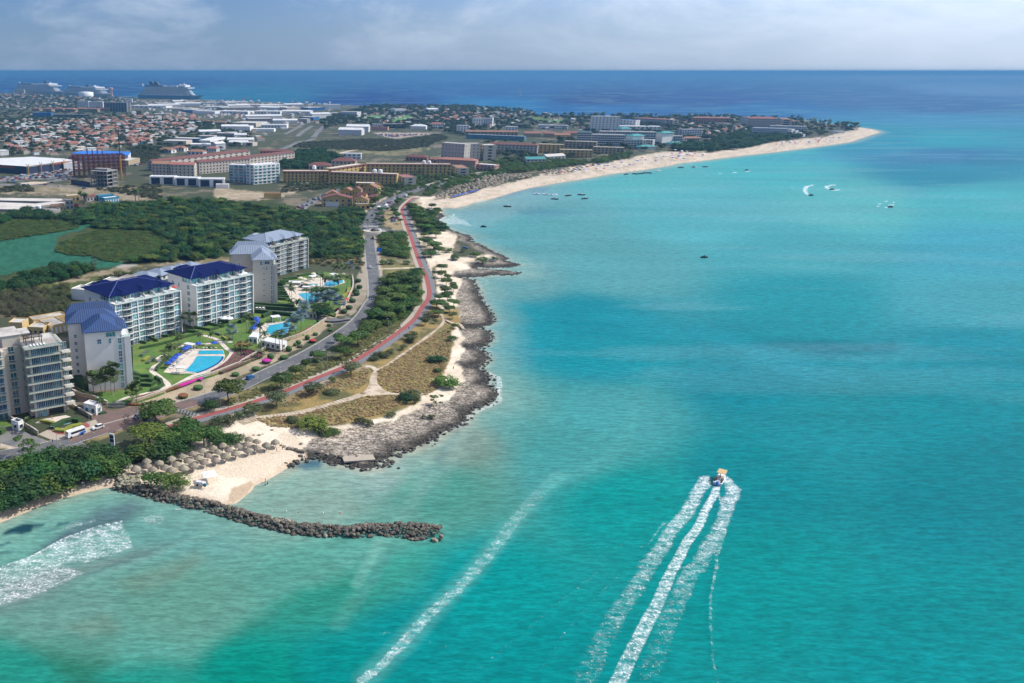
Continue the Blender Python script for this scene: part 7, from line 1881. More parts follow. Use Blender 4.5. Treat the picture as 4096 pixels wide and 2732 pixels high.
bld('left end of the grey glass resort',r6,'235,345 460,350',22,14,'cool_wall','flat','teal_roof',6,9,**T_)
bld('middle block of the front resort wing',r6,'985,470 1260,470',14,16,'cool_wall','flat','teal_roof',4,6,**T_)
bld('white balcony end of the front resort wing',r6,'1270,468 1420,475',13,14,'white_wall','flat','warm_roof',4,4,**T_)
bld('middle block of the rear resort wing',r6,'1455,395 1740,400',15,16,'cool_wall','flat','teal_roof',4,6,**T_)
bld('white balcony end of the rear resort wing',r6,'1745,408 1885,412',14,14,'white_wall','flat','warm_roof',4,4,**T_)
for s,lbl in (('1230,580 1460,575','flat teal beach canopy of the front resort wing'),('1720,525 1910,515','flat teal beach canopy of the rear resort wing'),('1110,410 1280,400','teal hip roof on the front resort wing'),('1575,365 1750,355','teal hip roof on the rear resort wing'),('925,295 1080,290','teal hip roof behind the resort')):
	bld(lbl,r6,s,20 if 'hip' in lbl else 5,14,'white_wall','hip','teal_roof',name='canopy_building',cat='canopy',rh=3,over=2)
bld('grey apartment block right of the resort',r6,'1880,310 2190,305',16,16,'cool_wall','flat','warm_roof',4,8,name='hotel_block',cat='hotel',wfrac=.7,hfrac=.5)
bld('white villa row with orange roofs before the beach wood',r6,'1910,440 2190,440',9,14,'white_wall','hip','red_roof',2,8,name='villa_row',cat='villa',rh=2.5)
bld('long pale pink apartment block behind the palms',r6,'1140,125 1620,150',14,16,'sand_wall','hip','red_roof',name='hotel_block',cat='hotel',rh=2)
bld('end of the pale pink apartment block',r6,'1625,150 1735,160',14,16,'beige_wall','flat','warm_roof',3,2,name='hotel_block',cat='hotel')
bld('pink hotel with orange hip roofs on the headland',zD,'170,285 530,290',14,16,'pink_wall','hip','red_roof',3,14,name='hotel',cat='hotel',rh=3)
bld('large hotel with orange roofs near the tip',zD,'690,290 965,295',22,18,'beige_wall','hip','red_roof',5,12,name='hotel',cat='hotel',rh=4)
bld('sunlit end of the orange roofed hotel',zD,'968,285 1008,300',18,20,'beige_wall','flat','red_roof',4,3,name='hotel',cat='hotel')
bld('left wing of the orange roofed hotel',zD,'625,275 690,280',20,14,'cool_wall','flat','warm_roof',4,4,name='hotel',cat='hotel')
bld('terraced white and blue resort, front wing',zD,'735,380 1060,388',17,16,'cool_wall','flat','white_roof',5,14,name='resort_wing',cat='resort',wfrac=.6)
bld('terraced white and blue resort, rear wing',zD,'900,360 1240,368',15,16,'cool_wall','flat','white_roof',4,14,name='resort_wing',cat='resort',wfrac=.6)
for k in range(4): bld(('upper','second','third','lowest')[k] + ' white terrace step of the front resort wing',zD,'%d,%d %d,%d' % (1062 + 36 * k,392 + 16 * k,1100 + 36 * k,394 + 16 * k),15 - 3.4 * k,12,'white_wall','flat','white_roof',max(1,4 - k),2,name='terrace_step',cat='resort')
bld('grey hotel block at the left of the headland wood',zD,'70,395 260,392',16,14,'cool_wall','flat','warm_roof',4,7,name='hotel_block',cat='hotel',wfrac=.7)
bld('low cream building between the orange hotel and the palms',zD,'1020,315 1150,318',8,14,'beige_wall','hip','red_roof',2,5,name='hotel_lodge',cat='lodge',rh=3)
bld('long low cream pool building below the pink hotel',zD,'390,335 610,338',5,14,'beige_wall','flat','warm_roof',name='hotel_lodge',cat='lodge')
bld('yellow block below the orange roofed hotel',zD,'800,350 1000,352',7,12,'yellow_wall','flat','warm_roof',2,6,name='hotel_lodge',cat='lodge')
bld('long low white shelter near the tip beach',zD,'1480,410 1600,412',4,10,'white_wall','flat','white_roof',name='beach_shelter',cat='shelter')
# between town and headland
bld('white mid rise block with blue shade, left of the golf villas',zC,'222,290 315,290',20,14,'white_wall','flat','white_roof',6,4,name='apartment_house',cat='apartment house')
bld('white mid rise block, right twin',zC,'318,290 400,292',20,14,'white_wall','flat','white_roof',6,4,name='apartment_house',cat='apartment house')
bld('small white office block with blue windows',zC,'72,358 182,358',17,12,'white_wall','flat','white_roof',5,4,name='office_block',cat='office')
bld('row of blue and white townhouses',zC,'155,440 700,462',8,12,'cyan_wall','flat','white_roof',2,24,name='townhouse_row',cat='townhouse',frame='white')
bld('long red roofed row behind the blue townhouses',zC,'150,415 640,420',7,14,'tan_wall','gable','red_roof',2,14,name='townhouse_row',cat='townhouse',rh=3)
for s,lbl in (('700,430 860,432','red roofed hall beside the townhouses, left'),('880,430 985,434','red roofed hall beside the townhouses, middle'),('985,445 1130,448','yellow walled hall with red roof'),('1065,425 1195,428','red roofed hall nearest the resort')): bld(lbl,zC,s,7,16,'yellow_wall' if 'yellow' in lbl else 'tan_wall','gable','red_roof',name='town_hall',cat='hall',rh=3)
bld('curved white low school building',zC,'830,352 1110,358',9,16,'white_wall','flat','white_roof',2,10,name='school',cat='school',wfrac=.7,hfrac=.35)
bld('grey white pavilion left of the school',zC,'520,370 640,372',8,14,'white_wall','flat','white_roof',2,4,name='town_building',cat='building')
bld('dark flat building behind the pavilion',zC,'620,345 760,345',8,12,'concrete','flat','warm_roof',2,6,name='town_building',cat='building')
bld('white hangar with arched roof beside the parking ground',zB,'1065,395 1285,400',11,26,'cool_wall','gable','white_roof',rh=4,name='hangar',cat='hangar')
bld('grey hangar behind the white hangar',zB,'1140,365 1350,368',12,30,'cool_wall','gable','white_roof',rh=4,name='hangar',cat='hangar')
bld('white office with flat roof beside the hangar',zB,'1390,345 1480,345',10,12,'cool_wall','flat','warm_roof',3,4,name='town_building',cat='building')
bld('salmon shop hall beside the white office',zB,'1385,372 1530,375',7,14,'pink_wall','flat','red_roof',name='shop',cat='shop')
bld('dark navy flat hall with white band',zB,'1505,345 1690,345',9,16,'navy_wall','flat','white_roof',2,8,name='shop',cat='shop')
bld('white pyramid roofed clubhouse',zB,'1740,362 1890,365',7,20,'white_wall','hip','white_roof',rh=4,name='clubhouse',cat='clubhouse')
bld('white villa with orange roof beside the clubhouse',zB,'1930,345 2050,345',9,16,'white_wall','hip','red_roof',2,5,rh=4,name='small_house',cat='house')
bld('white block with blue stripes left of the field edge',zB,'2190,362 2295,362',16,12,'white_wall','flat','white_roof',5,4,name='office_block',cat='office')
bld('two white boxes behind the dark grove',zB,'1105,622 1280,625',8,12,'white_wall','flat','white_roof',2,4,name='town_building',cat='building')
bld('red hip roofed hotel lodge left of the ochre hotel',zB,'1000,690 1225,695',9,20,'beige_wall','hip','rust_roof',2,6,rh=4,name='hotel_lodge',cat='lodge')
bld('low red hip roofed reception before the lodge',zB,'790,735 1000,735',6,18,'beige_wall','hip','rust_roof',1,6,rh=4,name='hotel_lodge',cat='lodge')
# upper left
bld('grey slab apartment tower, left of the unfinished block',zA,'728,365 830,365',26,18,'cool_wall','flat','warm_roof',7,6,name='apartment_house',cat='apartment house')
bld('grey slab apartment tower, right twin',zA,'835,370 965,370',24,18,'cool_wall','flat','warm_roof',7,7,name='apartment_house',cat='apartment house')
bld('dark unfinished concrete block with open floors',zA,'975,375 1190,380',28,22,'concrete','flat','concrete',7,8,'dark','apartment_house','apartment house',wfrac=.8,hfrac=.7)
for i in range(7): bld('terracotta roofed terrace block in the far row',zA,'%d,%d %d,%d' % (300 + 102 * i,432 + (i % 2) * 4,375 + 108 * i if i else 370,434 + (i % 2) * 4),9,16,'tan_wall','hip','red_roof',2,6,name='terrace_block',cat='terrace',rh=3,group='terracotta terrace row')
bld('pale twin apartment slab near the first ship, left',zA,'135,258 225,258',22,18,'beige_wall','flat','warm_roof',5,6,name='apartment_house',cat='apartment house')
bld('pale twin apartment slab near the first ship, right',zA,'235,255 340,255',22,18,'beige_wall','flat','warm_roof',5,6,name='apartment_house',cat='apartment house')
bld('blue sheet metal hall in the far left district',zA,'305,475 480,475',12,24,'blue_wall','flat','blue_wall',name='warehouse',cat='warehouse')
bld('dark blue low hall right of the blue hall',zA,'480,488 780,490',7,20,'navy_wall','flat','warm_roof',name='warehouse',cat='warehouse')
bld('white block beside the large cruise ship',zA,'1180,340 1240,340',18,14,'white_wall','flat','white_roof',5,4,name='office_block',cat='office')
o = empty('storage_tank',G(*zA((810,322)),GZ)); tag(o,'white round storage tank near the harbour','tank'); mb = MB(); mb.lathe([(38,0),(38,22),(20,25),(.01,26)],32); mb.build('shell',M['white'],o,True)
o = empty('water_tower',G(*zA((1047,318)),GZ)); tag(o,'dark round water tower beside the second ship','tower'); mb = MB(); mb.lathe([(9,0),(8,30),(12,34),(12,42),(.01,46)],14); mb.build('shaft',M['pink_wall'],o,True)
# warehouse district
WH = [(zA,'1230,405 1560,410',8,50),(zA,'1400,400 1700,395',8,60),(zA,'1480,380 1640,376',9,40),(zA,'1650,385 1890,384',9,45),(zA,'1540,430 1800,434',8,55),(zA,'1700,445 1960,448',9,40),(zA,'1810,455 2020,460',9,38),(zA,'1930,415 2140,415',8,45),(zA,'2150,405 2350,402',8,45),(zA,'1440,485 1600,485',7,30),(zA,'1630,362 1730,360',10,30),(zA,'1750,365 1830,363',10,30),(zA,'1900,376 2100,374',8,40),(zA,'2120,370 2330,368',8,40),(zA,'2050,455 2330,462',9,50),
	  (zA,'1880,650 2080,645',7,26),(zA,'2020,665 2200,668',7,26),(zA,'2080,600 2330,600',9,40),(zA,'1530,735 1750,740',8,30),(zA,'1620,712 1850,718',8,26),(zA,'1780,770 1980,772',7,26),(zA,'1975,735 2120,700',8,22),(zA,'2030,765 2120,760',10,18),(zA,'2140,725 2350,728',8,26),(zA,'2150,750 2320,752',6,22),(zA,'1850,690 2020,692',6,18),
	  (zB,'0,140 100,138',9,50),(zB,'110,160 320,160',9,60),(zB,'330,165 560,160',9,60),(zB,'570,160 740,158',9,50),(zB,'-30,190 300,185',9,60),(zB,'310,185 560,190',8,60),(zB,'580,190 740,186',10,50),(zB,'780,190 940,185',10,50),(zB,'0,225 260,228',8,50),(zB,'270,222 520,225',9,50),(zB,'530,222 800,225',9,45),(zB,'220,295 450,292',10,40),(zB,'200,270 540,265',9,40),(zB,'70,330 290,335',9,36),(zB,'120,325 340,330',8,40),(zB,'0,365 235,368',10,34),(zB,'340,350 580,352',8,30),(zB,'450,308 680,308',8,32),(zB,'690,295 770,297',10,24),(zB,'820,250 1000,245',12,30),(zB,'1000,240 1070,240',10,30),(zB,'700,275 830,280',8,30),(zB,'250,390 460,392',6,26),(zB,'0,425 110,425',7,22),(zB,'20,490 270,490',8,20),(zB,'20,515 150,520',6,18),(zB,'90,445 200,445',6,18),(zB,'160,515 260,520',6,16),(zB,'1080,225 1240,230',14,26),(zB,'930,160 1085,160',16,30),(zB,'1600,205 1710,203',12,30),(zB,'1910,205 2010,203',12,30)]
for i,(cv_,s,h,d) in enumerate(WH):
	k = i % 7
	bld('large ' + ('white flat','pale gabled','grey','white gabled','cream flat','blue grey','white low')[k] + ' warehouse in the far industrial district',cv_,s,h,d,('white_wall','cool_wall','concrete','white_wall','beige_wall','blue_wall' if i % 2 else 'cool_wall','white_wall')[k],'gable' if k in (1,3) else 'flat',('white_roof','white_roof','warm_roof','white_roof','warm_roof','warm_roof','white_roof')[k],1 if k in (0,5) else 0,8,rh=3,name='warehouse',cat='warehouse',group='warehouses of the industrial district',ends=False,hfrac=.35,parapet=.4)
for cv_,s,lbl in ((zA,'1500,815 1610,822','orange hip roofed villa before the warehouses, left'),(zA,'1620,800 1730,805','orange hip roofed villa before the warehouses, second'),(zA,'1760,835 1910,840','wide orange hip roofed villa before the warehouses'),(zA,'1940,805 2035,808','orange hip roofed villa before the warehouses, right'),(zA,'1890,550 2000,555','large orange roofed white villa at the edge of the houses'),(zA,'2020,560 2120,565','second large orange roofed villa at the edge of the houses'),(zA,'1320,720 1410,722','white two storey house with orange roof'),(zA,'1190,750 1265,755','brown house beside the blue one'),(zA,'1270,735 1330,738','bright blue house beside the orange roofed one')):
	bld(lbl,cv_,s,5.5,13,'cyan_wall' if 'blue one' not in lbl and 'bright blue' in lbl else ('pink_wall' if 'brown' in lbl else 'white_wall'),'hip','red_roof',1,4,name='small_house',cat='house',rh=3)
# small houses of the town, each its own wall and roof
def house_kit(w,d,h,rh,wall,roof,typ):
	a = MB(); a.box(-w / 2,w / 2,-d / 2,d / 2,0,h,0,False)
	if typ == 'flat':
		r = MB(); r.box(-w / 2 - .2,w / 2 + .2,-d / 2 - .2,d / 2 + .2,h + .004,h + .5)
	elif typ == 'hip': r = MB(); r.hip(-w / 2,w / 2,-d / 2,d / 2,h,rh,0,.7)
	else:
		r = MB(); o = .6; zt = h + rh
		r.grid([(-w / 2 - o,-d / 2 - o,h),(w / 2 + o,-d / 2 - o,h),(w / 2 + o,0,zt),(-w / 2 - o,0,zt),(w / 2 + o,d / 2 + o,h),(-w / 2 - o,d / 2 + o,h)],[(0,1,2,3),(3,2,4,5)])
		a.face([(-w / 2,d / 2,h),(-w / 2,-d / 2,h),(-w / 2,0,zt - .1)]); a.face([(w / 2,-d / 2,h),(w / 2,d / 2,h),(w / 2,0,zt - .1)])
	return a.mesh('wall',M[wall]),r.mesh('roof',M[roof])
M['peach_wall'] = mat('peach_render',(.58,.38,.24),rough=.85,objvar=.3); M['cream_wall'] = mat('cream_render',(.62,.55,.42),rough=.85,objvar=.3); M['brown_roof'] = mat('brown_tile_roof',(.22,.10,.065),rough=.85,objvar=.3); M['grey_roof'] = mat('grey_sheet_roof',(.34,.34,.34),rough=.8,objvar=.3)
KITS = [('peach house with orange hip roof',house_kit(13,11,4,3,'peach_wall','red_roof','hip')),('cream house with orange gable roof',house_kit(14,10,4,3,'cream_wall','red_roof','gable')),('white house with grey roof',house_kit(13,10,4.5,2.5,'white_wall','grey_roof','gable')),
		('white flat roofed house',house_kit(14,11,5,0,'white_wall','white_roof','flat')),('cream house with brown hip roof',house_kit(13,12,4,3,'cream_wall','brown_roof','hip')),('two storey white house with orange roof',house_kit(11,10,6.5,2.8,'white_wall','red_roof','hip')),('peach flat roofed house',house_kit(12,10,4.5,0,'peach_wall','warm_roof','flat'))]
def houses(poly,n,dmin,where,seed,yaw0):
	r = random.Random(seed)
	for x,y in scatter([poly],n,dmin,[],seed):
		k = r.choices(range(7),(5,4,2,3,3,2,2))[0]; lb,(wm,rm) = KITS[k]
		o = empty('house',(x,y,GZ),yaw0 + r.choice((0,math.pi / 2)) + r.uniform(-.12,.12)); s_ = r.uniform(.85,1.25); o.scale = (s_,s_,s_ * r.uniform(.9,1.15))
		tag(o,lb + ' ' + where,'house','houses ' + where); put('wall',wm,o); put('roof',rm,o)
houses(zA('0,700 500,660 900,620 1150,640 1400,690 1300,760 1180,800 1000,840 700,850 450,870 0,880'),105,19,'in the near part of the town',1,R(35))
houses(zA('0,640 450,590 800,560 1100,550 1500,560 1850,590 1800,660 1500,680 1150,640 900,620 400,650'),90,22,'in the middle part of the town',2,R(35))
houses(zA('900,530 1300,510 1850,520 1850,560 1400,560 1000,555'),30,26,'at the far edge of the town',3,R(35))
houses(zB('1780,300 2100,240 2351,240 2351,300 2050,330 1900,310'),26,20,'in the golf village',4,R(20))
houses(zC('0,250 250,240 640,250 620,300 400,310 0,300'),30,24,'in the villa quarter of the headland',5,R(20))
houses(zB('1200,215 1900,190 2300,200 2300,230 1500,235'),18,34,'behind the golf course',6,R(20))
houses(zA('0,300 130,290 600,310 1100,345 1150,360 700,350 300,345 0,330'),26,45,'near the harbour',7,R(20))
# beyond some 300 houses the rest of the town is one mass of small roofs
far = MB(); r = random.Random(9)
for poly,n,dm in ((zA('0,300 600,310 1300,345 1250,400 700,420 300,440 0,470'),150,26),(zA('0,560 450,540 900,540 1850,530 1900,600 1700,680 1400,780 1000,860 0,880'),230,15),(zA('1200,480 2351,470 2351,520 1800,540 1300,520'),60,22),(zA('1250,350 2351,365 2351,480 1700,470 1250,440'),110,26),(zB('0,120 1000,140 1000,330 700,350 500,450 300,520 0,560'),130,24),(zB('1080,235 2351,200 2351,420 2100,400 1900,380 1380,400'),80,26),(zC('0,180 700,230 1200,280 1300,400 700,400 0,430'),80,26),(zC('1800,300 2351,300 2351,480 2000,380'),30,26),(zD('0,300 700,300 700,380 600,460 300,460 0,440'),40,26)):
	for x,y in scatter([poly],n,dm,[],90 + n):
		w,d,h,q = r.uniform(7,15),r.uniform(6,12),r.uniform(3,5.5),r.uniform(.2,.6) + r.choice((0,1.57)); ca,sa = math.cos(q),math.sin(q); k = r.randrange(5); zt = h + (r.uniform(1.5,2.6) if k > 1 else .3)
		T = lambda a,b_,z: (x + a * ca - b_ * sa,y + a * sa + b_ * ca,GZ + z)
		P = [T(-w / 2,-d / 2,0),T(w / 2,-d / 2,0),T(w / 2,d / 2,0),T(-w / 2,d / 2,0)]; Q = [T(-w / 2,-d / 2,h),T(w / 2,-d / 2,h),T(w / 2,d / 2,h),T(-w / 2,d / 2,h)]; rg = [T(-w * .3,0,zt),T(w * .3,0,zt)]
		far.grid(P + Q,[(0,1,5,4),(1,2,6,5),(2,3,7,6),(3,0,4,7)],r.randrange(2)); far.grid(Q + rg,[(0,1,5,4),(1,2,5),(2,3,4,5),(3,0,4)],2 + k)
o = far.build('far_houses',[M['white_wall'],M['cream_wall'],M['white_roof'],M['warm_roof'],M['red_roof'],M['grey_roof'],M['brown_roof']]); tag(o,'mass of small far houses and sheds filling the town',None,None,'stuff')

# ============================================================ breakwater and rocks
M['rock'] = mat('breakwater_rock',(.20,.172,.13),rough=.9,var=.4,vscale=1.5,objvar=.9,bump=.06,bscale=3)
M['rock_dark'] = mat('wet_dark_rock',(.055,.05,.042),rough=.7,var=.4,vscale=1.5,bump=.06,bscale=3)
def rock_mesh(seed,mk='rock',sub=1):
	bm = bmesh.new(); bmesh.ops.create_icosphere(bm,subdivisions=sub,radius=.5); r = random.Random(seed)
	ax = (r.uniform(.8,1.25),r.uniform(.75,1.15),r.uniform(.55,.85))
	for v in bm.verts:
		k = 1 + .38 * mnoise.noise(v.co * 2.4 + Vector((seed * 3.1,0,0))); v.co = Vector((v.co.x * ax[0],v.co.y * ax[1],v.co.z * ax[2])) * k
	me = bpy.data.meshes.new('rock'); bm.to_mesh(me); bm.free(); me.materials.append(M[mk]); return me
ROCKS = [rock_mesh(i) for i in range(7)]
BW = world_line(zL('170,440 300,470 500,520 700,570 900,615 1100,662 1300,722 1500,778 1800,842 2050,868 2351,884') + r7('200,318 350,322 480,328 610,338'),.5,5)
bw = empty('breakwater',(BW[0].x,BW[0].y,0)); tag(bw,'long curving breakwater of piled grey boulders reaching into the bay','breakwater')
cand = []
for i in range(len(BW) - 1):
	a,b_ = BW[i],BW[i + 1]; nrm = Vector(((b_ - a).y,-(b_ - a).x,0)).normalized(); n = max(2,int((b_ - a).length * 15.0))
	wd = 2.9 if i > 4 else 3.3
	wd = wd * (1.45 if i > len(BW) - 12 else 1)
	for _ in range(n):
		t = rnd.uniform(-1,1); p = a.lerp(b_,rnd.random()) + nrm * t * wd; cand.append((p.x,p.y,max(0,1.7 * (1 - abs(t) ** 1.8)) + rnd.uniform(-.2,.2),rnd.choice((.5,.6,.7,.9,1.2,1.7)) * rnd.uniform(.85,1.2)))
cand.sort(key=lambda c: c[1] - c[2] * 1.5)
keep_every = max(1,len(cand) // 290); sel = set(range(0,len(cand),keep_every))
st = MB()
for k,c in enumerate(cand):
	if k in sel and len(bw.children) < 290:
		o = put('rock',ROCKS[k % 7],bw,(c[0] - bw.location.x,c[1] - bw.location.y,c[2]),rnd.uniform(0,6),c[3] * 1.0); o.rotation_euler = (rnd.uniform(-.5,.5),rnd.uniform(-.5,.5),rnd.uniform(0,6))
	else:
		me = ROCKS[k % 7]; ca,sa = math.cos(k),math.sin(k)
		st.grid([((v.co.x * ca - v.co.y * sa) * c[3] + c[0] - bw.location.x,(v.co.x * sa + v.co.y * ca) * c[3] + c[1] - bw.location.y,v.co.z * c[3] + c[2]) for v in me.vertices],[tuple(p.vertices) for p in me.polygons])
M['rubble'] = mat('breakwater_rubble',(.105,.092,.072),rough=.9,var=.6,vscale=.9,bump=.06,bscale=3)
o = st.build('rubble',M['rubble'],bw); o['kind'] = 'stuff'
# loose boulders: heap at the root, fringe of the limestone point, rocks in the surf
heap = MB(); jag = MB(); rr_ = random.Random(4)
def drop(mb,p,s,z=None):
	me = ROCKS[rr_.randrange(7)]; q = rr_.uniform(0,6); ca,sa = math.cos(q),math.sin(q)
	mb.grid([((v.co.x * ca - v.co.y * sa) * s + p[0],(v.co.x * sa + v.co.y * ca) * s + p[1],v.co.z * s * .8 + (p[2] if z is None else z)) for v in me.vertices],[tuple(f.vertices) for f in me.polygons])
for _ in range(260):
	x,y = zL((rr_.uniform(160,380),rr_.uniform(345,470))); p = G(x,y,1.0); drop(heap,(p.x,p.y,rr_.uniform(.4,2.0)),rr_.uniform(.7,1.5))
o = heap.build('boulder_heap',M['rock']); tag(o,'heap of large pale boulders at the root of the breakwater',None,None,'stuff')
c_ = [Vector((p[0],p[1])) for p in COAST[:len(NEAR)]]
for i in range(len(c_) - 1):
	px_,py_ = NEAR[i]
	if not (1180 < px_ < 2110 and 860 < py_ < 1900): continue
	n = int((c_[i + 1] - c_[i]).length * 3.0) + 1
	for _ in range(n):
		q = c_[i].lerp(c_[i + 1],rr_.random()) + Vector((rr_.gauss(0,1.3),rr_.gauss(0,1.3))); drop(jag,(q.x,q.y,rr_.uniform(-.1,.5)),rr_.uniform(.5,1.7))
for s,n in (('1500,930 1640,1000',9),('690,845 760,860',6),('640,815 740,835',8)):
	(x0,y0),(x1,y1) = zJ(s)
	for _ in range(n): p = G(rr_.uniform(x0,x1),rr_.uniform(y0,y1),.3); drop(jag,(p.x,p.y,.3),rr_.uniform(.8,2.0))
o = jag.build('shore_rocks',M['rock_dark']); tag(o,'jagged dark rocks along the edge of the limestone point',None,None,'stuff')
peb = MB()
for x,y in scatter([r1('540,420 680,440 780,560 800,640 560,680 530,560',),r1('540,720 780,740 790,800 700,850 580,840'),zJ('900,720 1400,640 1900,500 2200,430 2200,560 1800,760 1500,880 1000,900 800,850')],650,1.0,[],77): drop(peb,(x,y,GZ * .5),rr_.choice((.3,.3,.4,.5,.8)))
o = peb.build('limestone_rubble',M['rock']); tag(o,'loose grey limestone rubble lying on the rocky shelf',None,None,'stuff')
for x,y in ((480,610),(440,640),(320,690),(350,680),(270,690),(560,790),(600,808),(640,812),(665,818),(700,828),(735,832),(880,845),(962,862),(1040,875),(1090,885),(1240,880),(715,765),(525,780),(145,545)):
	o = put('boulder',ROCKS[x % 7],None,G(*zJ((x,y)),GZ * .8),x,rr_.uniform(1.2,2.2)); tag(o,'dark boulder lying on the sand between beach and rocks','boulder','boulders on the sand')
o = MB(); o.box(-5.5,5.5,-2,2,0,.5); o = o.build('concrete_slab',M['pale_path']); o.location = G(*zJ((1255,908)),.9); o.rotation_euler = (0,0,R(8)); tag(o,'flat concrete slab lying on the rocky edge','slab')
for s in ('220,845 340,820','1150,505 1250,470'):
	pts = smooth_line(px(zH if '845' in s else zF,s,GZ),8)
	for k,p in enumerate(pts):
		if '845' in s: q = put('boulder',ROCKS[k % 7],None,p,k,1.3); tag(q,'pale boulder in the row along the road edge','boulder','boulders at the road edge')

# ============================================================ thatched parasols
M['thatch'] = mat('palm_thatch',(.275,.235,.175),rough=.95,var=.35,vscale=3,objvar=.3,bump=.08,bscale=5)
def thatch(n=14,rings=4,seed=1):
	r = random.Random(seed); mb = MB(); base = []
	prof = [(.12,1.15),(.55,.92),(1.15,.52),(1.75,.02),(1.85,-.28)]
	vs = [[(rr * (1 + r.uniform(-.07,.07)) * math.cos(2 * math.pi * k / n),rr * (1 + r.uniform(-.07,.07)) * math.sin(2 * math.pi * k / n),z + (r.uniform(-.16,.12) if i == 4 else r.uniform(-.03,.05))) for k in range(n)] for i,(rr,z) in enumerate(prof)]
	mb.grid(sum(vs,[]),[(i * n + k,(i + 1) * n + k,(i + 1) * n + (k + 1) % n,i * n + (k + 1) % n) for i in range(4) for k in range(n)]); mb.face([v for v in vs[0]])
	return mb.mesh('thatch',M['thatch'])
TH = [thatch(seed=i) for i in range(3)]; _pp = MB(); _pp.tube([(0,0,-.2),(0,0,2.3)],.09,6); _pp = _pp.mesh('pole',M['bark'])
def palapa(p,label,group,sc=1.0):
	o = empty('thatched_parasol',p,rnd.uniform(0,6)); o.scale = (sc,) * 3; tag(o,label,'parasol',group); put('thatch',TH[rnd.randrange(3)],o,(0,0,2.0)); put('pole',_pp,o)
for it in '262,255 337,280 437,208 445,250 495,285 557,220 610,268 670,185 722,240 672,292 770,160 785,275 830,205 868,135 878,250 925,175 962,110 978,215 1015,155 1062,82 1085,195 1110,120 1155,55 1180,165 1210,98 1277,138 1300,65 1385,45 1388,105 1400,5 1475,80 1472,20 1565,60 1650,30'.split():
	x,y = (float(v) for v in it.split(',')); palapa(G(*zL((x,y)),GZ + 2.4) - Vector((0,0,2.4)),'thatched parasol on the near beach','thatched parasols on the near beach',rnd.uniform(.84,.98))
for x,y in ((800,310),(870,310),(945,285),(1080,245),(1150,225),(1270,195),(1400,160),(1450,135)): lounger(G(*zL((x,y)),GZ),rnd.uniform(0,6),'beach chair in the shade of the near thatched parasols','beach chairs by the parasols')
for x,y in scatter([r4('170,620 220,560 480,440 720,340 960,270 1250,250 1680,260 1680,300 1300,330 1250,400 940,450 820,490 600,560 420,600')],175,3.9,[],51): palapa(Vector((x,y,GZ)),'thatched parasol in the dense rows of the far beach','thatched parasols of the far beach',rnd.uniform(1.1,1.3))
for x,y in scatter([zC('870,800 1240,760 1260,790 1000,830 900,830')],34,6,[],52): palapa(Vector((x,y,GZ)),'thatched parasol in the second far cluster','thatched parasols of the second cluster',1.2)
# coloured parasols and tents of the far beach
for k in range(26): t = k / 25; x,y = r4((430 + 390 * t,600 - 100 * t)); parasol(G(x,y,GZ),'blue_cloth','blue beach parasol in the long row before the thatched ones','blue parasol row',.9)
for i,(x,y) in enumerate(scatter([zC('1000,800 1400,745 1700,690 2000,640 2300,620 2351,650 2100,690 1800,740 1500,780 1250,820 1000,840'),zD('0,600 300,640 200,690 0,690'),zD('900,540 1300,490 1600,480 1500,520 1000,560')],110,8,[],53)):
	c = ('white','blue_cloth','cream_cloth','white','red_cloth','blue_cloth')[i % 6]; parasol(Vector((x,y,GZ)),c,{'white': 'white','blue_cloth': 'blue','cream_cloth': 'cream','red_cloth': 'red'}[c] + ' beach parasol on the far curved beach','parasols of the far beach',1.3)
# beach tent and trailer near the breakwater
o = empty('beach_tent',G(*zL((1030,405)),GZ),R(20)); tag(o,'white square shade tent on the near beach','tent')
for x in (-2,2):
	for y in (-2,2): mb = MB(); mb.tube([(x,y,0),(x,y,2.4)],.06,5); mb.build('post',M['steel'],o)
mb = MB(); mb.grid([(-2.2,-2.2,2.4),(2.2,-2.2,2.4),(2.2,2.2,2.4),(-2.2,2.2,2.4),(0,0,2.9)],[(0,1,4),(1,2,4),(2,3,4),(3,0,4)]); mb.build('canopy',M['white'],o)
o = empty('beach_trailer',G(*zL((950,448)),GZ),R(-10)); tag(o,'small blue and white trailer beside the shade tent','trailer')
mb = MB(); mb.box(-1.8,1.4,-.8,.8,.5,1.1); mb.box(-1.6,.8,-.7,.7,1.1,1.4); mb.build('bed',M['cool_wall'],o); mb = MB(); mb.tube([(1.5,-.95,.6),(1.5,-.6,.6)],.6,12); mb.build('wheel',M['cyan_wall'],o); mb = MB(); mb.tube([(-1.0,-.95,.4),(-1.0,-.7,.4)],.4,10); mb.build('wheel',M['black'],o); mb = MB(); mb.tube([(-1.8,0,.6),(-3,0,.4)],.06,5); mb.build('drawbar',M['steel'],o)

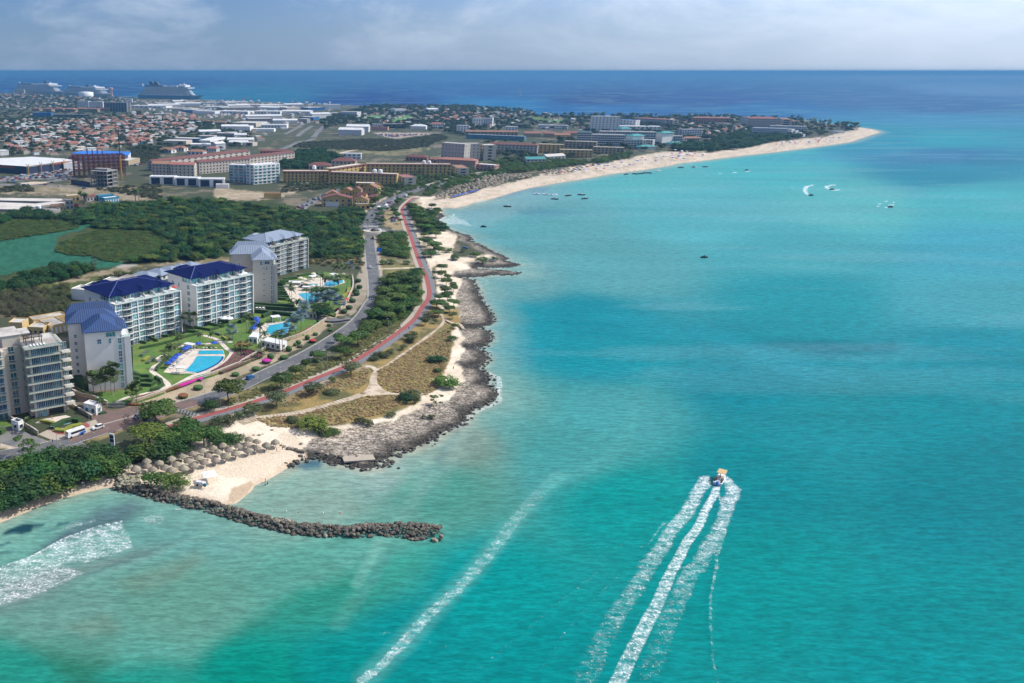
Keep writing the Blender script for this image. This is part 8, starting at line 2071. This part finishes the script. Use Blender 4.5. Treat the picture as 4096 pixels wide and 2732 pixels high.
# ============================================================ people
M['skin'] = mat('skin',(.36,.20,.13),rough=.6); M['hair'] = mat('hair',(.03,.02,.015),rough=.7)
for n_,c_2 in (('cloth_blue',(.03,.07,.25)),('cloth_red',(.42,.03,.03)),('cloth_white',(.7,.7,.68)),('cloth_dark',(.03,.03,.04))): M[n_] = mat(n_,c_2,rough=.8)
def person_mesh(top,bottom,stride,seed):
	V = [(0,0,.95),(0,0,1.15),(0,.01,1.40),(0,.01,1.50),(0,.02,1.66),(-.19,0,1.40),(-.27,.03 * seed,1.12),(-.27,-.10,.86),(.19,0,1.40),(.27,-.03 * seed,1.12),(.27,-.12,.86),(-.1,0,.90),(-.11,-stride,.50),(-.11,-stride * 1.2,.07),(.1,0,.90),(.11,stride,.50),(.11,stride * 1.4,.07),(-.11,-stride * 1.2 - .16,.03),(.11,stride * 1.4 - .16,.03)]
	E_ = [(0,1),(1,2),(2,3),(3,4),(2,5),(5,6),(6,7),(2,8),(8,9),(9,10),(0,11),(11,12),(12,13),(0,14),(14,15),(15,16),(13,17),(16,18)]
	Rd = [.15,.14,.17,.06,.115,.07,.05,.038,.07,.05,.038,.10,.07,.045,.10,.07,.045,.035,.035]
	me = bpy.data.meshes.new('p'); me.from_pydata(V,E_,[]); ob = bpy.data.objects.new('p',me); link(ob)
	md = ob.modifiers.new('s','SKIN')
	for i,d in enumerate(me.skin_vertices[0].data): d.radius = (Rd[i],Rd[i] * (.75 if i < 3 else 1)); d.use_root = i == 0
	ob.modifiers.new('b','SUBSURF').levels = 1
	out = bpy.data.meshes.new_from_object(ob.evaluated_get(bpy.context.evaluated_depsgraph_get())); bpy.data.objects.remove(ob); out.name = 'person'
	out.materials.clear()
	for mk in ('skin',top,bottom,'hair'): out.materials.append(M[mk])
	for p in out.polygons:
		c = p.center; p.material_index = 3 if c.z > 1.70 or (c.z > 1.58 and c.y > .06) else (0 if c.z > 1.46 else (1 if c.z > .93 and abs(c.x) < .24 else (2 if c.z > .48 and abs(c.x) < .24 else 0))); p.use_smooth = True
	return out
PEOPLE = [(person_mesh(t,b_,s_,q),w) for t,b_,s_,q,w in (('cloth_blue','cloth_dark',.12,1,'blue shirt'),('cloth_red','cloth_dark',.05,-1,'red top'),('cloth_white','cloth_blue',.15,1,'white shirt'),('skin','cloth_red',.1,1,'red swim shorts'),('skin','cloth_dark',.03,-1,'dark swimwear'),('cloth_dark','cloth_dark',.14,1,'dark clothes'))]
def person(p,k,what,rz=None,group=None):
	o = put('person',PEOPLE[k][0],None,p,rnd.uniform(0,6) if rz is None else rz); tag(o,'person in ' + PEOPLE[k][1] + ' ' + what,'person',group); return o
for cv_,x,y,k,w in ((zJ,487,838,3,'walking on the beach below the last parasols'),(zJ,540,822,4,'walking beside the boulders on the beach'),(zJ,380,1126,4,'standing at the water edge of the near bay'),(zI,422,1170,1,'walking alone on the left beach'),(zI,778,1045,2,'walking in a pair on the left beach'),(zI,795,1045,5,'walking in a pair on the left beach'),
					   (zJ,1525,282,0,'standing on the trail fork'),(r1,477,1072,5,'standing on the pale sand strip'),(zF,1728,1218,0,'on the red cycle path'),(zI,497,640,0,'crossing the street by the feathery tree'),(zF,983,1268,5,'walking at the road edge, left one'),(zF,1006,1268,5,'walking at the road edge, right one'),(zI,2146,325,0,'walking on the red path near the bicycle stands'),
					   (r3,1635,1390,5,'cycling group walker, left'),(r3,1668,1392,5,'cycling group walker, right'),(r1,318,345,5,'walking beside the grey lane'),(zJ,435,792,1,'sitting place by the last parasol'),(zJ,455,792,0,'standing by the last parasol'),(q6,940,530,5,'on the back garden terrace'),(q6,1045,520,2,'on the back garden terrace'),(q1,632,1500,3,'sunbathing by the condominium pool')):
	person(G(*cv_((x,y)),GZ + .12 if y < 1100 or cv_ is not zJ else .15),k,w)
for x,y,k in ((377,1170,3),(401,1160,4)): person(G(*zJ((x,y)),-.5),k,'wading knee deep in the near bay')
for i,(x,y) in enumerate(scatter([r4('200,700 700,620 1000,540 1500,400 2000,330 2340,270 2340,290 2000,370 1500,450 1000,590 700,660 250,760'),zC('900,890 1500,780 2300,650 2340,690 1500,815 950,920'),zD('0,690 500,640 900,590 1500,510 1500,530 900,605 400,670')],95,7,[],54)): person(Vector((x,y,.8)),i % 6,'on the far curved beach',None,'people on the far beach')

# ============================================================ vehicles
M['tyre'] = M['black']; M['car_glass'] = mat('car_glass',(.02,.025,.03),rough=.08,spec=.8)
CARCOL = {'white': (.75,.75,.74),'blue': (.02,.13,.38),'dark grey': (.045,.048,.055),'silver': (.42,.43,.44),'red': (.38,.02,.025),'black': (.015,.016,.02)}
for k_,v_ in CARCOL.items(): M['car_' + k_] = mat('car_paint_' + k_.replace(' ','_'),v_,rough=.25,spec=.6)
def side_prism(mb,prof,w0,w1,m=0):
	n = len(prof); a = [(x,-w0 if z < 1 else -w1,z) for x,z in prof]; b_ = [(x,w0 if z < 1 else w1,z) for x,z in prof]
	mb.grid(a + b_,[tuple(range(n))[::-1],tuple(range(n,2 * n))] + [(i,(i + 1) % n,n + (i + 1) % n,n + i) for i in range(n)],m)
_cb = {}
def car_parts(col):
	if col not in _cb:
		b_ = MB(); side_prism(b_,[(-2.2,.32),(2.15,.32),(2.25,.62),(2.1,.86),(1.1,.98),(-2.1,.99),(-2.25,.7)][::-1],.88,.84); side_prism(b_,[(-1.75,1.42),(.1,1.46),(.2,1.5),(-1.6,1.5)][::-1],.6,.62)
		b_.box(-1.6,.1,-.62,.62,1.46,1.52)
		g = MB(); side_prism(g,[(-2.0,.985),(1.05,.985),(.15,1.46),(-1.7,1.46)][::-1],.8,.66)
		w = MB(); w.tube([(0,-.1,0),(0,.1,0)],.33,10)
		_cb[col] = (b_.mesh('body',M['car_' + col]),g.mesh('windows',M['car_glass']),w.mesh('wheel',M['tyre']))
	return _cb[col]
def car(p,rz,col,label,group=None,sc=1.0,z=GZ + .08):
	o = empty('car',(p.x,p.y,z),rz); o.scale = (sc,) * 3; tag(o,label,'car',group); b_,g,w = car_parts(col); put('body',b_,o); put('windows',g,o)
	for x in (-1.35,1.4):
		for y in (-.82,.82): put('wheel',w,o,(x,y,.33))
	return o
def head(P,p):
	i = min(range(len(P) - 1),key=lambda k: (P[k] - p).length); d = P[i + 1] - P[i]; return math.atan2(d.y,d.x)
for cv_,x,y,c,s,w in ((zI,920,505,'white',1.05,'white car on the brick street behind the bus'),(zH,237,738,'blue',1,'blue car on the main road below the stone wall'),(zF,1363,640,'white',1,'white car on the straight road'),(zI,1320,400,'silver',1.1,'silver car half hidden by the umbrella tree'),(zF,1390,365,'black',1,'black car leaving the roundabout')):
	p = G(*cv_((x,y)),GZ); car(p,head(ROAD,p) + (math.pi if x in (920,1390) else 0),c,w,None,s)
car(G(*zI((770,330)),GZ),R(-25),'black','black car waiting at the gatehouse',None,1.1); car(G(*r3((690,945)),GZ),R(10),'silver','silver car entering the roundabout'); car(G(*r3((1150,1000)),GZ),R(170),'dark grey','dark car on the roundabout spur')
car(G(*r1((485,95)),GZ),R(20),'dark grey','dark car parked under a bush by the inlet'); car(G(*r1((825,100)),GZ),R(5),'silver','pale pick up parked by the inlet bushes'); car(G(*zK((375,812)),GZ),R(5),'blue','dark blue car on the sandy parking ground'); car(G(*q1((60,1370)),GZ),R(10),'blue','blue car parked under the condominium wing'); car(G(*q1((110,1400)),GZ),R(12),'black','black car parked under the condominium wing')
for i,x in enumerate((300,355,415)): car(G(*q6((x,712)),GZ),R(80),'white','white car parked in the sunken driveway','cars in the sunken driveway',.95,GD + .03)
for i,(x,y) in enumerate(((820,715),(850,800),(945,665),(1005,620),(1180,460),(1310,440),(1205,425),(1100,490),(1130,495),(1055,510),(1260,400),(1620,240),(1890,170),(1420,330))):
	p = G(*r3((x,y)),GZ); c = ('black','silver','red','silver','white','dark grey','white','blue','red','white','dark grey','white','white','black')[i]; car(p,head(TOWNROAD,p) + (0 if i % 2 else math.pi),c,c + ' car in the traffic of the town road','cars on the town road')
cl_ = list(CARCOL)
def lot(conv,s,n,w,group,yaw,dmin=3.0,seed=1):
	for i,(x,y) in enumerate(scatter([conv(s)],n,dmin,[],seed)): c = cl_[(i * 5 + seed) % 6]; car(Vector((x,y,GZ)),yaw + (i % 2) * math.pi + rnd.uniform(-.1,.1),c,c + ' car parked ' + w,group)
lot(r5,'-60,640 480,565 980,490 1090,510 1080,600 880,640 480,650 -60,690',95,'before the supermarket','cars at the supermarket',R(60),5.0,61)
lot(zB,'655,1145 700,1112 900,1015 1000,975 1100,945 1110,955 960,1000 900,1050 800,1100 740,1140',40,'beside the gabled cluster','cars beside the gabled cluster',R(100),3.2,62)
lot(zB,'640,900 1000,905 1100,910 1080,925 900,925 640,920',26,'below the ochre hotel','cars below the ochre hotel',R(80),5,63); lot(r3,'1160,720 1250,720 1280,830 1180,830',8,'on the sandy median','cars on the sandy median',R(40),3.5,64); lot(r3,'960,730 1040,730 1040,820 960,810',5,'under the median trees','cars under the median trees',R(40),3.5,65)
lot(zC,'820,740 1050,720 1300,730 1500,690 1500,710 1300,750 1050,745 850,770',40,'behind the far beach','cars behind the far beach',R(20),6,66); lot(r5,'1890,450 2150,405 2170,420 1960,460',14,'beside the tan shop hall','cars beside the tan shop hall',R(60),4,67); lot(zB,'1400,440 1900,440 1600,470 1430,460',60,'on the far parking ground','cars on the far parking ground',R(20),7,68)
for i,(x,y) in enumerate(((110,775),(205,705),(360,742),(415,738),(670,735),(765,705),(865,765),(1235,790),(1270,755),(940,655),(1020,660),(130,700),(800,660))): car(G(*r5((x,y)),GZ),R(15 * (i % 3)),cl_[i % 6],cl_[i % 6] + ' car on the street below the supermarket','cars on the supermarket street')
# bus, vans
def bus(p,rz,label,L_=7.2,H_=2.7,W_=1.1,cols=('white','cobalt_roof'),name='bus',cat='bus'):
	o = empty(name,(p.x,p.y,GZ + .08),rz); tag(o,label,cat)
	b_ = MB(); side_prism(b_,[(-L_ / 2,.45),(L_ / 2,.45),(L_ / 2 + .1,1.1),(L_ / 2 - .25,H_),(-L_ / 2,H_)][::-1],W_,W_ * .96); b_.build('body',M[cols[0]],o)
	b_ = MB(); b_.grid([(-L_ / 2 - .01,s * (W_ + .012),z) for s in (-1,1) for z in (.5,1.35)] + [(-L_ * .05,-W_ - .012,.5),(-L_ * .22,-W_ - .012,1.35),(-L_ * .05,W_ + .012,.5),(-L_ * .22,W_ + .012,1.35)],[(0,4,5,1),(2,3,7,6)]); b_.build('blue_livery',M[cols[1]],o)
	g = MB()
	for s in (-1,1): g.box(-L_ / 2 + .25,L_ / 2 - 1.3,s * W_ * .985 - .02,s * W_ * .985 + .02,1.5,2.3)
	g.box(L_ / 2 - .16,L_ / 2 - .06,-W_ * .85,W_ * .85,1.3,2.4); g.build('windows',M['car_glass'],o)
	w = MB(); w.tube([(0,-.13,0),(0,.13,0)],.45,10); w = w.mesh('wheel',M['tyre'])
	for x in (-L_ * .3,L_ * .33):
		for y in (-W_ * .95,W_ * .95): put('wheel',w,o,(x,y,.45))
	r = MB(); r.box(-L_ * .35,L_ * .1,-.5,.5,H_ + .004,H_ + .22); r.build('roof_unit',M['cool_wall'],o)
p = G(*zI((712,572)),GZ); bus(p,head(ROAD,p) + math.pi,'white minibus with blue and green livery on the brick street')
p = G(*r3((935,610)),GZ); bus(p,head(TOWNROAD,p) + math.pi,'white box truck on the town road',7.5,3.4,1.2,('white','white'),'truck','truck'); p = G(*r3((1065,575)),GZ); bus(p,head(TOWNROAD,p),'dark blue coach on the town road',10,3.2,1.25,('cool_wall','navy_wall')); p = G(*r3((1405,375)),GZ); bus(p,head(TOWNROAD,p),'white van on the bend of the town road',5.5,2.5,1.0,('white','white'),'van','van'); bus(G(*r5((362,750)),GZ),R(0),'white van on the supermarket street',5.5,2.5,1.0,('white','white'),'van','van')

# ============================================================ street furniture
_lp = MB(); _lp.tube([(0,0,0),(0,0,8.2)],[.09,.05],5); _lp = _lp.mesh('pole',M['steel']); _la = MB(); _la.tube([(0,0,8.1),(.9,0,8.5),(1.5,0,8.55)],.05,5); _la.box(1.2,1.9,-.14,.14,8.48,8.6); _la = _la.mesh('lamp_arm',M['steel'])
for cv_,s in ((zH,'1295,472 1535,322 1640,372 1450,492 1780,262 960,652 912,757 520,822 555,892 125,977 705,577 330,755'),(zI,'1375,462 1285,422 845,482 540,692 2075,302 2240,277 1930,232 1070,272 145,680'),(r3,'1460,722 1490,802 1555,1012 1630,1172 1715,1402 1765,1472 490,952 390,942'),(r1,'262,192 312,302 222,592 128,692'),(zF,'1395,1040 1240,1200')):
	for x,y in cv_(s): o = empty('street_lamp',G(x,y,GZ),rnd.uniform(0,6)); tag(o,'slim grey street lamp along road and cycle path','street lamp','street lamps'); put('pole',_lp,o); put('lamp_arm',_la,o)
o = empty('sign_pylon',G(*r2((1685,600)),GZ),R(-25)); tag(o,'tall white sign pylon with dark panels beside the mangroves','sign'); mb = MB(); mb.box(-1.0,1.0,-.15,.15,0,6.4); mb.build('pylon',M['white'],o)
for z in (4.6,3.2): mb = MB(); mb.box(-.85,.85,-.18,-.152,z,z + 1.2); mb.build('panel',M['navy_wall'],o)
o = empty('road_sign',G(*r3((940,1400)),GZ),R(5)); tag(o,'blue direction sign beside the straight road','sign'); mb = MB(); mb.box(-1.9,1.9,-.06,.06,2.6,5.6); mb.build('panel',M['cobalt_roof'],o)
for x in (-1.3,1.3): mb = MB(); mb.tube([(x,.1,0),(x,.1,5.4)],.07,5); mb.build('post',M['steel'],o)
# roundabout island with sculpture
o = empty('roundabout_island',RB); tag(o,'paved roundabout island with dark turtle shaped sculpture','island'); mb = MB(); mb.lathe([(10.2,.02),(10.2,.22),(8.6,.24)],40); mb.build('kerb_ring',M['pale_path'],o); mb = MB(); mb.lathe([(8.6,.2),(8.6,.9),(8.2,.9),(8.0,.5),(.01,.55)],40); mb.build('planter',M['kerb'],o); mb = MB(); mb.lathe([(2.6,.5),(2.8,1.2),(1.6,2.3),(.01,2.7)],14); mb.box(2.2,3.6,-.5,.5,.8,1.5); mb.build('sculpture',M['brown'],o); mb = MB(); mb.lathe([(1.4,.5),(1.4,2.2),(.01,2.4)],12,0,4.6,-.5); mb.build('pillar',M['white'],o)
# bicycles at the stands
def bike_mesh():
	mb = MB()
	for x in (-.5,.5): mb.tube([(x + .33 * math.cos(t),0,.34 + .33 * math.sin(t)) for t in np.linspace(0,6.28,11)],.03,4,0,False)
	for a,c in (((-.5,.34),(-.1,.9)),((-.1,.9),(.38,.85)),((.5,.34),(.35,1.05)),((-.1,.9),(0,.34)),((0,.34),(.38,.85)),((-.5,.34),(0,.34))): mb.tube([(a[0],0,a[1]),(c[0],0,c[1])],.03,4)
	mb.box(-.25,.0,-.06,.06,.92,.98); mb.box(.28,.36,-.28,.28,1.04,1.08); return mb
bk = [bike_mesh().mesh('bicycle',M[c]) for c in ('white','cyan_wall','black')]
for k in range(18): t = k / 17; o = put('bicycle',bk[k % 3],None,G(*zI((1680 + 165 * t,352 + 35 * t)),GZ + .02),R(60),1.1); tag(o,('white','blue','black')[k % 3] + ' bicycle in the row of rental bicycles by the road','bicycle','rental bicycles')

# ============================================================ boats
def hull(L_,B_,H_,n=9,full=.5,zb=-.4):
	"""bow at +x"""
	mb = MB(); secs = []
	for i in range(n):
		t = i / (n - 1); x = -L_ / 2 + L_ * t; w = B_ / 2 * (1 if t < full else math.cos((t - full) / (1 - full) * math.pi / 2) ** .7); w = max(w,.01); sh = H_ * (1 + .18 * max(0,t - .5) * 2)
		secs.append([(x + (L_ * .05 * t),-w,sh),(x - L_ * .03 * t,-w * .8,zb),(x - L_ * .03 * t,w * .8,zb),(x + L_ * .05 * t,w,sh)])
	mb.grid(sum(secs,[]),[(i * 4 + k,i * 4 + k + 1,i * 4 + k + 5,i * 4 + k + 4) for i in range(n - 1) for k in range(3)] + [(0,3,2,1)]); mb.grid([s[0] for s in secs] + [s[3] for s in secs],[(i,i + 1,n + i + 1,n + i) for i in range(n - 1)])
	return mb
M['boat_dark'] = mat('dark_boat',(.03,.05,.06),rough=.5); M['tan_cloth'] = mat('tan_canvas',(.52,.36,.17),rough=.8)
bp_ = G(*BOAT_P,0); wk = G(*zM((720,1180)),0); hd = math.atan2(bp_.y - wk.y,bp_.x - wk.x)
bo = empty('motor_boat',bp_,hd); bo.location += Vector((math.cos(hd),math.sin(hd),0)) * 3.0; tag(bo,'white passenger motor boat with tan canopy towing a long wake','boat')
hull(8.5,2.7,.95).build('hull',M['white'],bo); mb = MB(); mb.box(-3.9,2.6,-1.15,1.15,.96,1.0); mb.build('deck',M['cool_wall'],bo)
mb = MB(); mb.box(-.6,3.0,-1.25,1.25,2.75,2.87); mb.build('canopy',M['tan_cloth'],bo)
for x in (-.5,2.8):
	for y in (-1.1,1.1): mb = MB(); mb.tube([(x,y,1),(x,y,2.75)],.04,5); mb.build('post',M['steel'],bo)
mb = MB(); mb.box(-4.9,-4.2,-.35,.35,.5,1.5); mb.box(-4.75,-4.45,-.12,.12,-.4,.5); mb.build('outboard_engine',M['cobalt_roof'],bo)
for s in (-1,1): mb = MB(); mb.box(-3.6,-.8,s * 1.0 - .2,s * 1.0 + .2,1.0,1.4); mb.build('bench',M['brown'],bo)
for i,(x,y) in enumerate(((-3.2,-.7),(-3.0,.6),(-2.3,-.6),(-2.1,.7),(-1.5,-.1),(-1.2,-.8),(.6,.2))): p = bo.location + Matrix.Rotation(hd,4,'Z') @ Vector((x,y,1.0)); person(p,i % 6,'riding on the motor boat',hd,'passengers of the motor boat')
dm = [hull(6.0,2.2,.8).mesh('hull',M[c]) for c in ('boat_dark','white')]; cs = MB(); cs.box(-.6,.8,-.5,.5,.7,1.7); cs = cs.mesh('console',M['cool_wall'])
for i,(cv_,x,y) in enumerate([(zC,*q) for q in ((815,1005),(905,1010),(985,1015),(1115,1020),(1235,1012),(1270,1048),(985,1052),(540,1122),(1660,818),(1740,815),(1800,812),(1840,805),(1870,806),(1960,787),(2170,755),(2300,750))] + [(zD,*q) for q in ((55,755),(180,750),(285,748))]):
	w = x in (815,905,985,1960,180) and y < 1040; o = empty('moored_boat',G(*cv_((x,y)),0),rnd.uniform(-.6,.6)); tag(o,('small white' if w else 'small dark') + ' boat moored off the far beach','boat','boats off the far beach'); put('hull',dm[1 if w else 0],o,sc=1.25); put('console',cs,o,sc=1.25)
js = hull(3.2,1.2,.7).mesh('hull',M['boat_dark'])
for cv_,x,y,w in ((zD,1280,1017,'jet ski turning at the end of the curved foam, left'),(zD,1476,962,'jet ski turning at the end of the curved foam, right'),(zD,2028,1128,'jet ski beside the zigzag foam'),(zD,675,781,'speed boat ahead of the straight far wake'),(zK,550,608,'jet ski leaving the breaking wave'),(Zc(0,0,.574),1617,592,'lone jet ski in the middle of the bay')):
	o = empty('jet_ski',G(*cv_((x,y)),0),rnd.uniform(-.4,.4)); o.scale = (1.5,) * 3; tag(o,w,'jet ski'); put('hull',js,o); mb = MB(); mb.box(-.9,.3,-.25,.25,.7,1.0); mb.build('saddle',M['black'],o); person(o.location + Vector((0,0,.75)),5,'riding the ' + ' '.join(w.split()[:2]) + ' ' + w.split()[-1],0)
M['buoy_red'] = M['red_cloth']; bm_ = MB(); bm_.lathe([(.01,-.2),(.35,0),(.35,.35),(.12,.6),(.01,.65)],8); bms = {c: bm_.mesh('buoy',M[c]) for c in ('red_cloth','white')}
for x,y,c in ((693,1410,'red_cloth'),(1083,1418,'red_cloth'),(575,1400,'white'),(440,1395,'white'),(922,1418,'white')): o = put('buoy',bms[c],None,G(*zJ((x,y)),0),0,.55); tag(o,('red' if c != 'white' else 'white') + ' swim buoy inside the breakwater','buoy','swim buoys')
# cruise ships
M['ship_white'] = mat('ship_white',(.66,.67,.68),rough=.5); M['ship_blue'] = mat('ship_pale_blue_hull',(.16,.30,.42),rough=.5); M['ship_row'] = mat('ship_balcony_row',(.16,.20,.25),rough=.4); M['ship_dark'] = mat('ship_funnel_blue',(.03,.06,.13),rough=.5)
def ship(label,conv,a,b_,dh,sh,tiers,hullm,funnels,seed):
	A,B = (G(*p,0) for p in conv(a + ' ' + b_)); yaw,L_ = frame_at(A,B); c = (A + B) / 2; B_ = L_ * .13
	o = empty('cruise_ship',c,yaw); tag(o,label,'cruise ship')
	hull(L_ * .97,B_,dh,13,.72,-2).build('hull',M[hullm],o)
	x0,x1 = -L_ * .47,L_ * .40; z = dh * 1.02; dz = sh / tiers
	for k in range(tiers):
		t = k / max(1,tiers - 1); xa,xb = x0 + L_ * .012 * k,x1 - L_ * .010 * k - (L_ * .06 if k > tiers - 3 else 0)
		mb = MB(); w = B_ / 2 - .6 * (k > tiers - 3); mb.prism([(xa,-w),(xb - w,-w),(xb,-w * .45),(xb,w * .45),(xb - w,w),(xa,w)],z + k * dz,z + (k + 1) * dz - dz * .3); mb.build('deck',M['ship_white'],o)
		mb = MB(); w -= .8; mb.prism([(xa + 1,-w),(xb - w,-w),(xb - 1.5,-w * .4),(xb - 1.5,w * .4),(xb - w,w),(xa + 1,w)],z + (k + 1) * dz - dz * .3,z + (k + 1) * dz); mb.build('balcony_row',M['ship_row'],o)
	zt = z + sh
	for k in range(9): mb = MB(); x = x0 + L_ * (.12 + .07 * k); mb.box(x,x + L_ * .045,-B_ / 2 - 1.2,-B_ / 2 + .5,z + dz * .3,z + dz * 1.3); mb.build('lifeboat',M['white'],o)
	mb = MB(); mb.box(x1 - L_ * .14,x1 - L_ * .045,-B_ / 2 - 3,B_ / 2 + 3,zt - dz * 2.2,zt - dz * 1.2); mb.build('bridge',M['white'],o)
	mb = MB(); mb.box(x0 + L_ * .1,x0 + L_ * .40,-B_ * .38,B_ * .38,zt,zt + dz * 2); mb.build('upper_deck',M['ship_row'],o)
	mb = MB(); mb.box(x0 + L_ * .5,x0 + L_ * .62,-B_ * .3,B_ * .3,zt,zt + dz * 1.2); mb.box(x1 - L_ * .22,x1 - L_ * .10,-B_ * .4,B_ * .4,zt,zt + dz * 2.2); mb.build('pool_house',M['white'],o)
	for f in funnels: mb = MB(); x = x0 + L_ * f; h = sh * .42; mb.grid([(x - L_ * .035,-B_ * .2,zt + dz * 2),(x + L_ * .04,-B_ * .2,zt + dz * 2),(x + L_ * .04,B_ * .2,zt + dz * 2),(x - L_ * .035,B_ * .2,zt + dz * 2),(x - L_ * .05,-B_ * .12,zt + dz * 2 + h),(x - L_ * .015,-B_ * .12,zt + dz * 2 + h),(x - L_ * .015,B_ * .12,zt + dz * 2 + h),(x - L_ * .05,B_ * .12,zt + dz * 2 + h)],[(4,5,6,7),(0,1,5,4),(1,2,6,5),(2,3,7,6),(3,0,4,7)]); mb.build('funnel',M['ship_dark'],o)
	mb = MB(); mb.tube([(x1 - L_ * .15,0,zt),(x1 - L_ * .16,0,zt + sh * .42)],[L_ * .012,L_ * .004],6); mb.box(x1 - L_ * .18,x1 - L_ * .13,-B_ * .2,B_ * .2,zt + sh * .2,zt + sh * .24); mb.build('mast',M['white'],o)
	mb = MB(); mb.lathe([(.01,0),(L_ * .015,L_ * .008),(L_ * .015,L_ * .02),(.01,L_ * .03)],10,0,x0 + L_ * .65,0); d = mb.build('radar_dome',M['white'],o); d.location = (0,0,zt)
	mb = MB(); mb.tube([(x0 + L_ * .04,0,zt),(x0 + L_ * .02,0,zt + sh * .3)],[L_ * .009,L_ * .005],6); mb.build('aft_tower',M['white'],o)
	return o
ship('largest cruise ship with pale blue hull and twin funnels, right of the three',zA,'1318,338','1890,350',17,40,12,'ship_blue',(.2,.28),1)
ship('cruise ship with round bow windows, middle and smallest of the three',zA,'645,302','1030,322',14,27,9,'ship_white',(.52,),2)
ship('cruise ship with white domes, leftmost of the three',zA,'172,285','600,302',16,36,11,'ship_white',(.66,),3)
o = empty('sail_boat',G(*zC((665,72)),0)); tag(o,'tiny white sail boat far out on the sea','boat'); o.scale = (2.5,) * 3; put('hull',dm[1],o); mb = MB(); mb.tube([(0,0,.8),(0,0,9)],.08,5); mb.build('mast',M['steel'],o); mb = MB(); mb.grid([(0,0,1.6),(-2.8,.1,1.6),(0,.05,8.6),(0,.06,1.6)],[(0,1,2),(3,2,1)]); mb.build('sail',M['white'],o)

# ============================================================ tell look-alikes apart by their place from left to right
ORD = 'leftmost,first,second,third,fourth,fifth,sixth,seventh,eighth,ninth,tenth,eleventh,twelfth,thirteenth,fourteenth,fifteenth,sixteenth,seventeenth,eighteenth,nineteenth,twentieth'.split(',')
ORD.pop(1)
U_ = 'first,second,third,fourth,fifth,sixth,seventh,eighth,ninth'.split(',')
for t_ in ('twenty','thirty','forty','fifty'): ORD += ([{'thirty': 'thirtieth','forty': 'fortieth','fifty': 'fiftieth'}[t_]] if t_ != 'twenty' else []) + [t_ + ' ' + u for u in U_]
by = {}
for o in list(C.objects):
	if o.parent is None and 'label' in o and 'group' in o: by.setdefault(o['label'],[]).append(o)
for lb,L_ in by.items():
	if 1 < len(L_) <= 58 and len(lb.split()) <= 12:
		L_.sort(key=lambda q: proj(q.location.x,q.location.y,q.location.z)[0])
		for k,q in enumerate(L_): q['label'] = lb + ', ' + (ORD[k] + (' from left' if 0 < k < len(L_) - 1 else '') if k < len(L_) - 1 else 'rightmost')

# ============================================================ haze
hz = MB()
hz.box(-41000,41000,-2500,SEA_END + 400,-3.0,136.0)
hm = bpy.data.materials.new('haze_air'); hm.use_nodes = True
hn,hl = hm.node_tree.nodes,hm.node_tree.links
hn.clear()
ho = hn.new('ShaderNodeOutputMaterial'); hv = hn.new('ShaderNodeVolumePrincipled')
hv.inputs['Color'].default_value = (.13,.36,.64,1)
hv.inputs['Density'].default_value = 1.05e-4
hv.inputs['Anisotropy'].default_value = 0.15
hl.new(hv.outputs[0],ho.inputs['Volume'])
haze = hz.build('haze',hm); haze['kind'] = 'stuff'; haze['label'] = 'thin blue sea haze filling the air over town and bay'
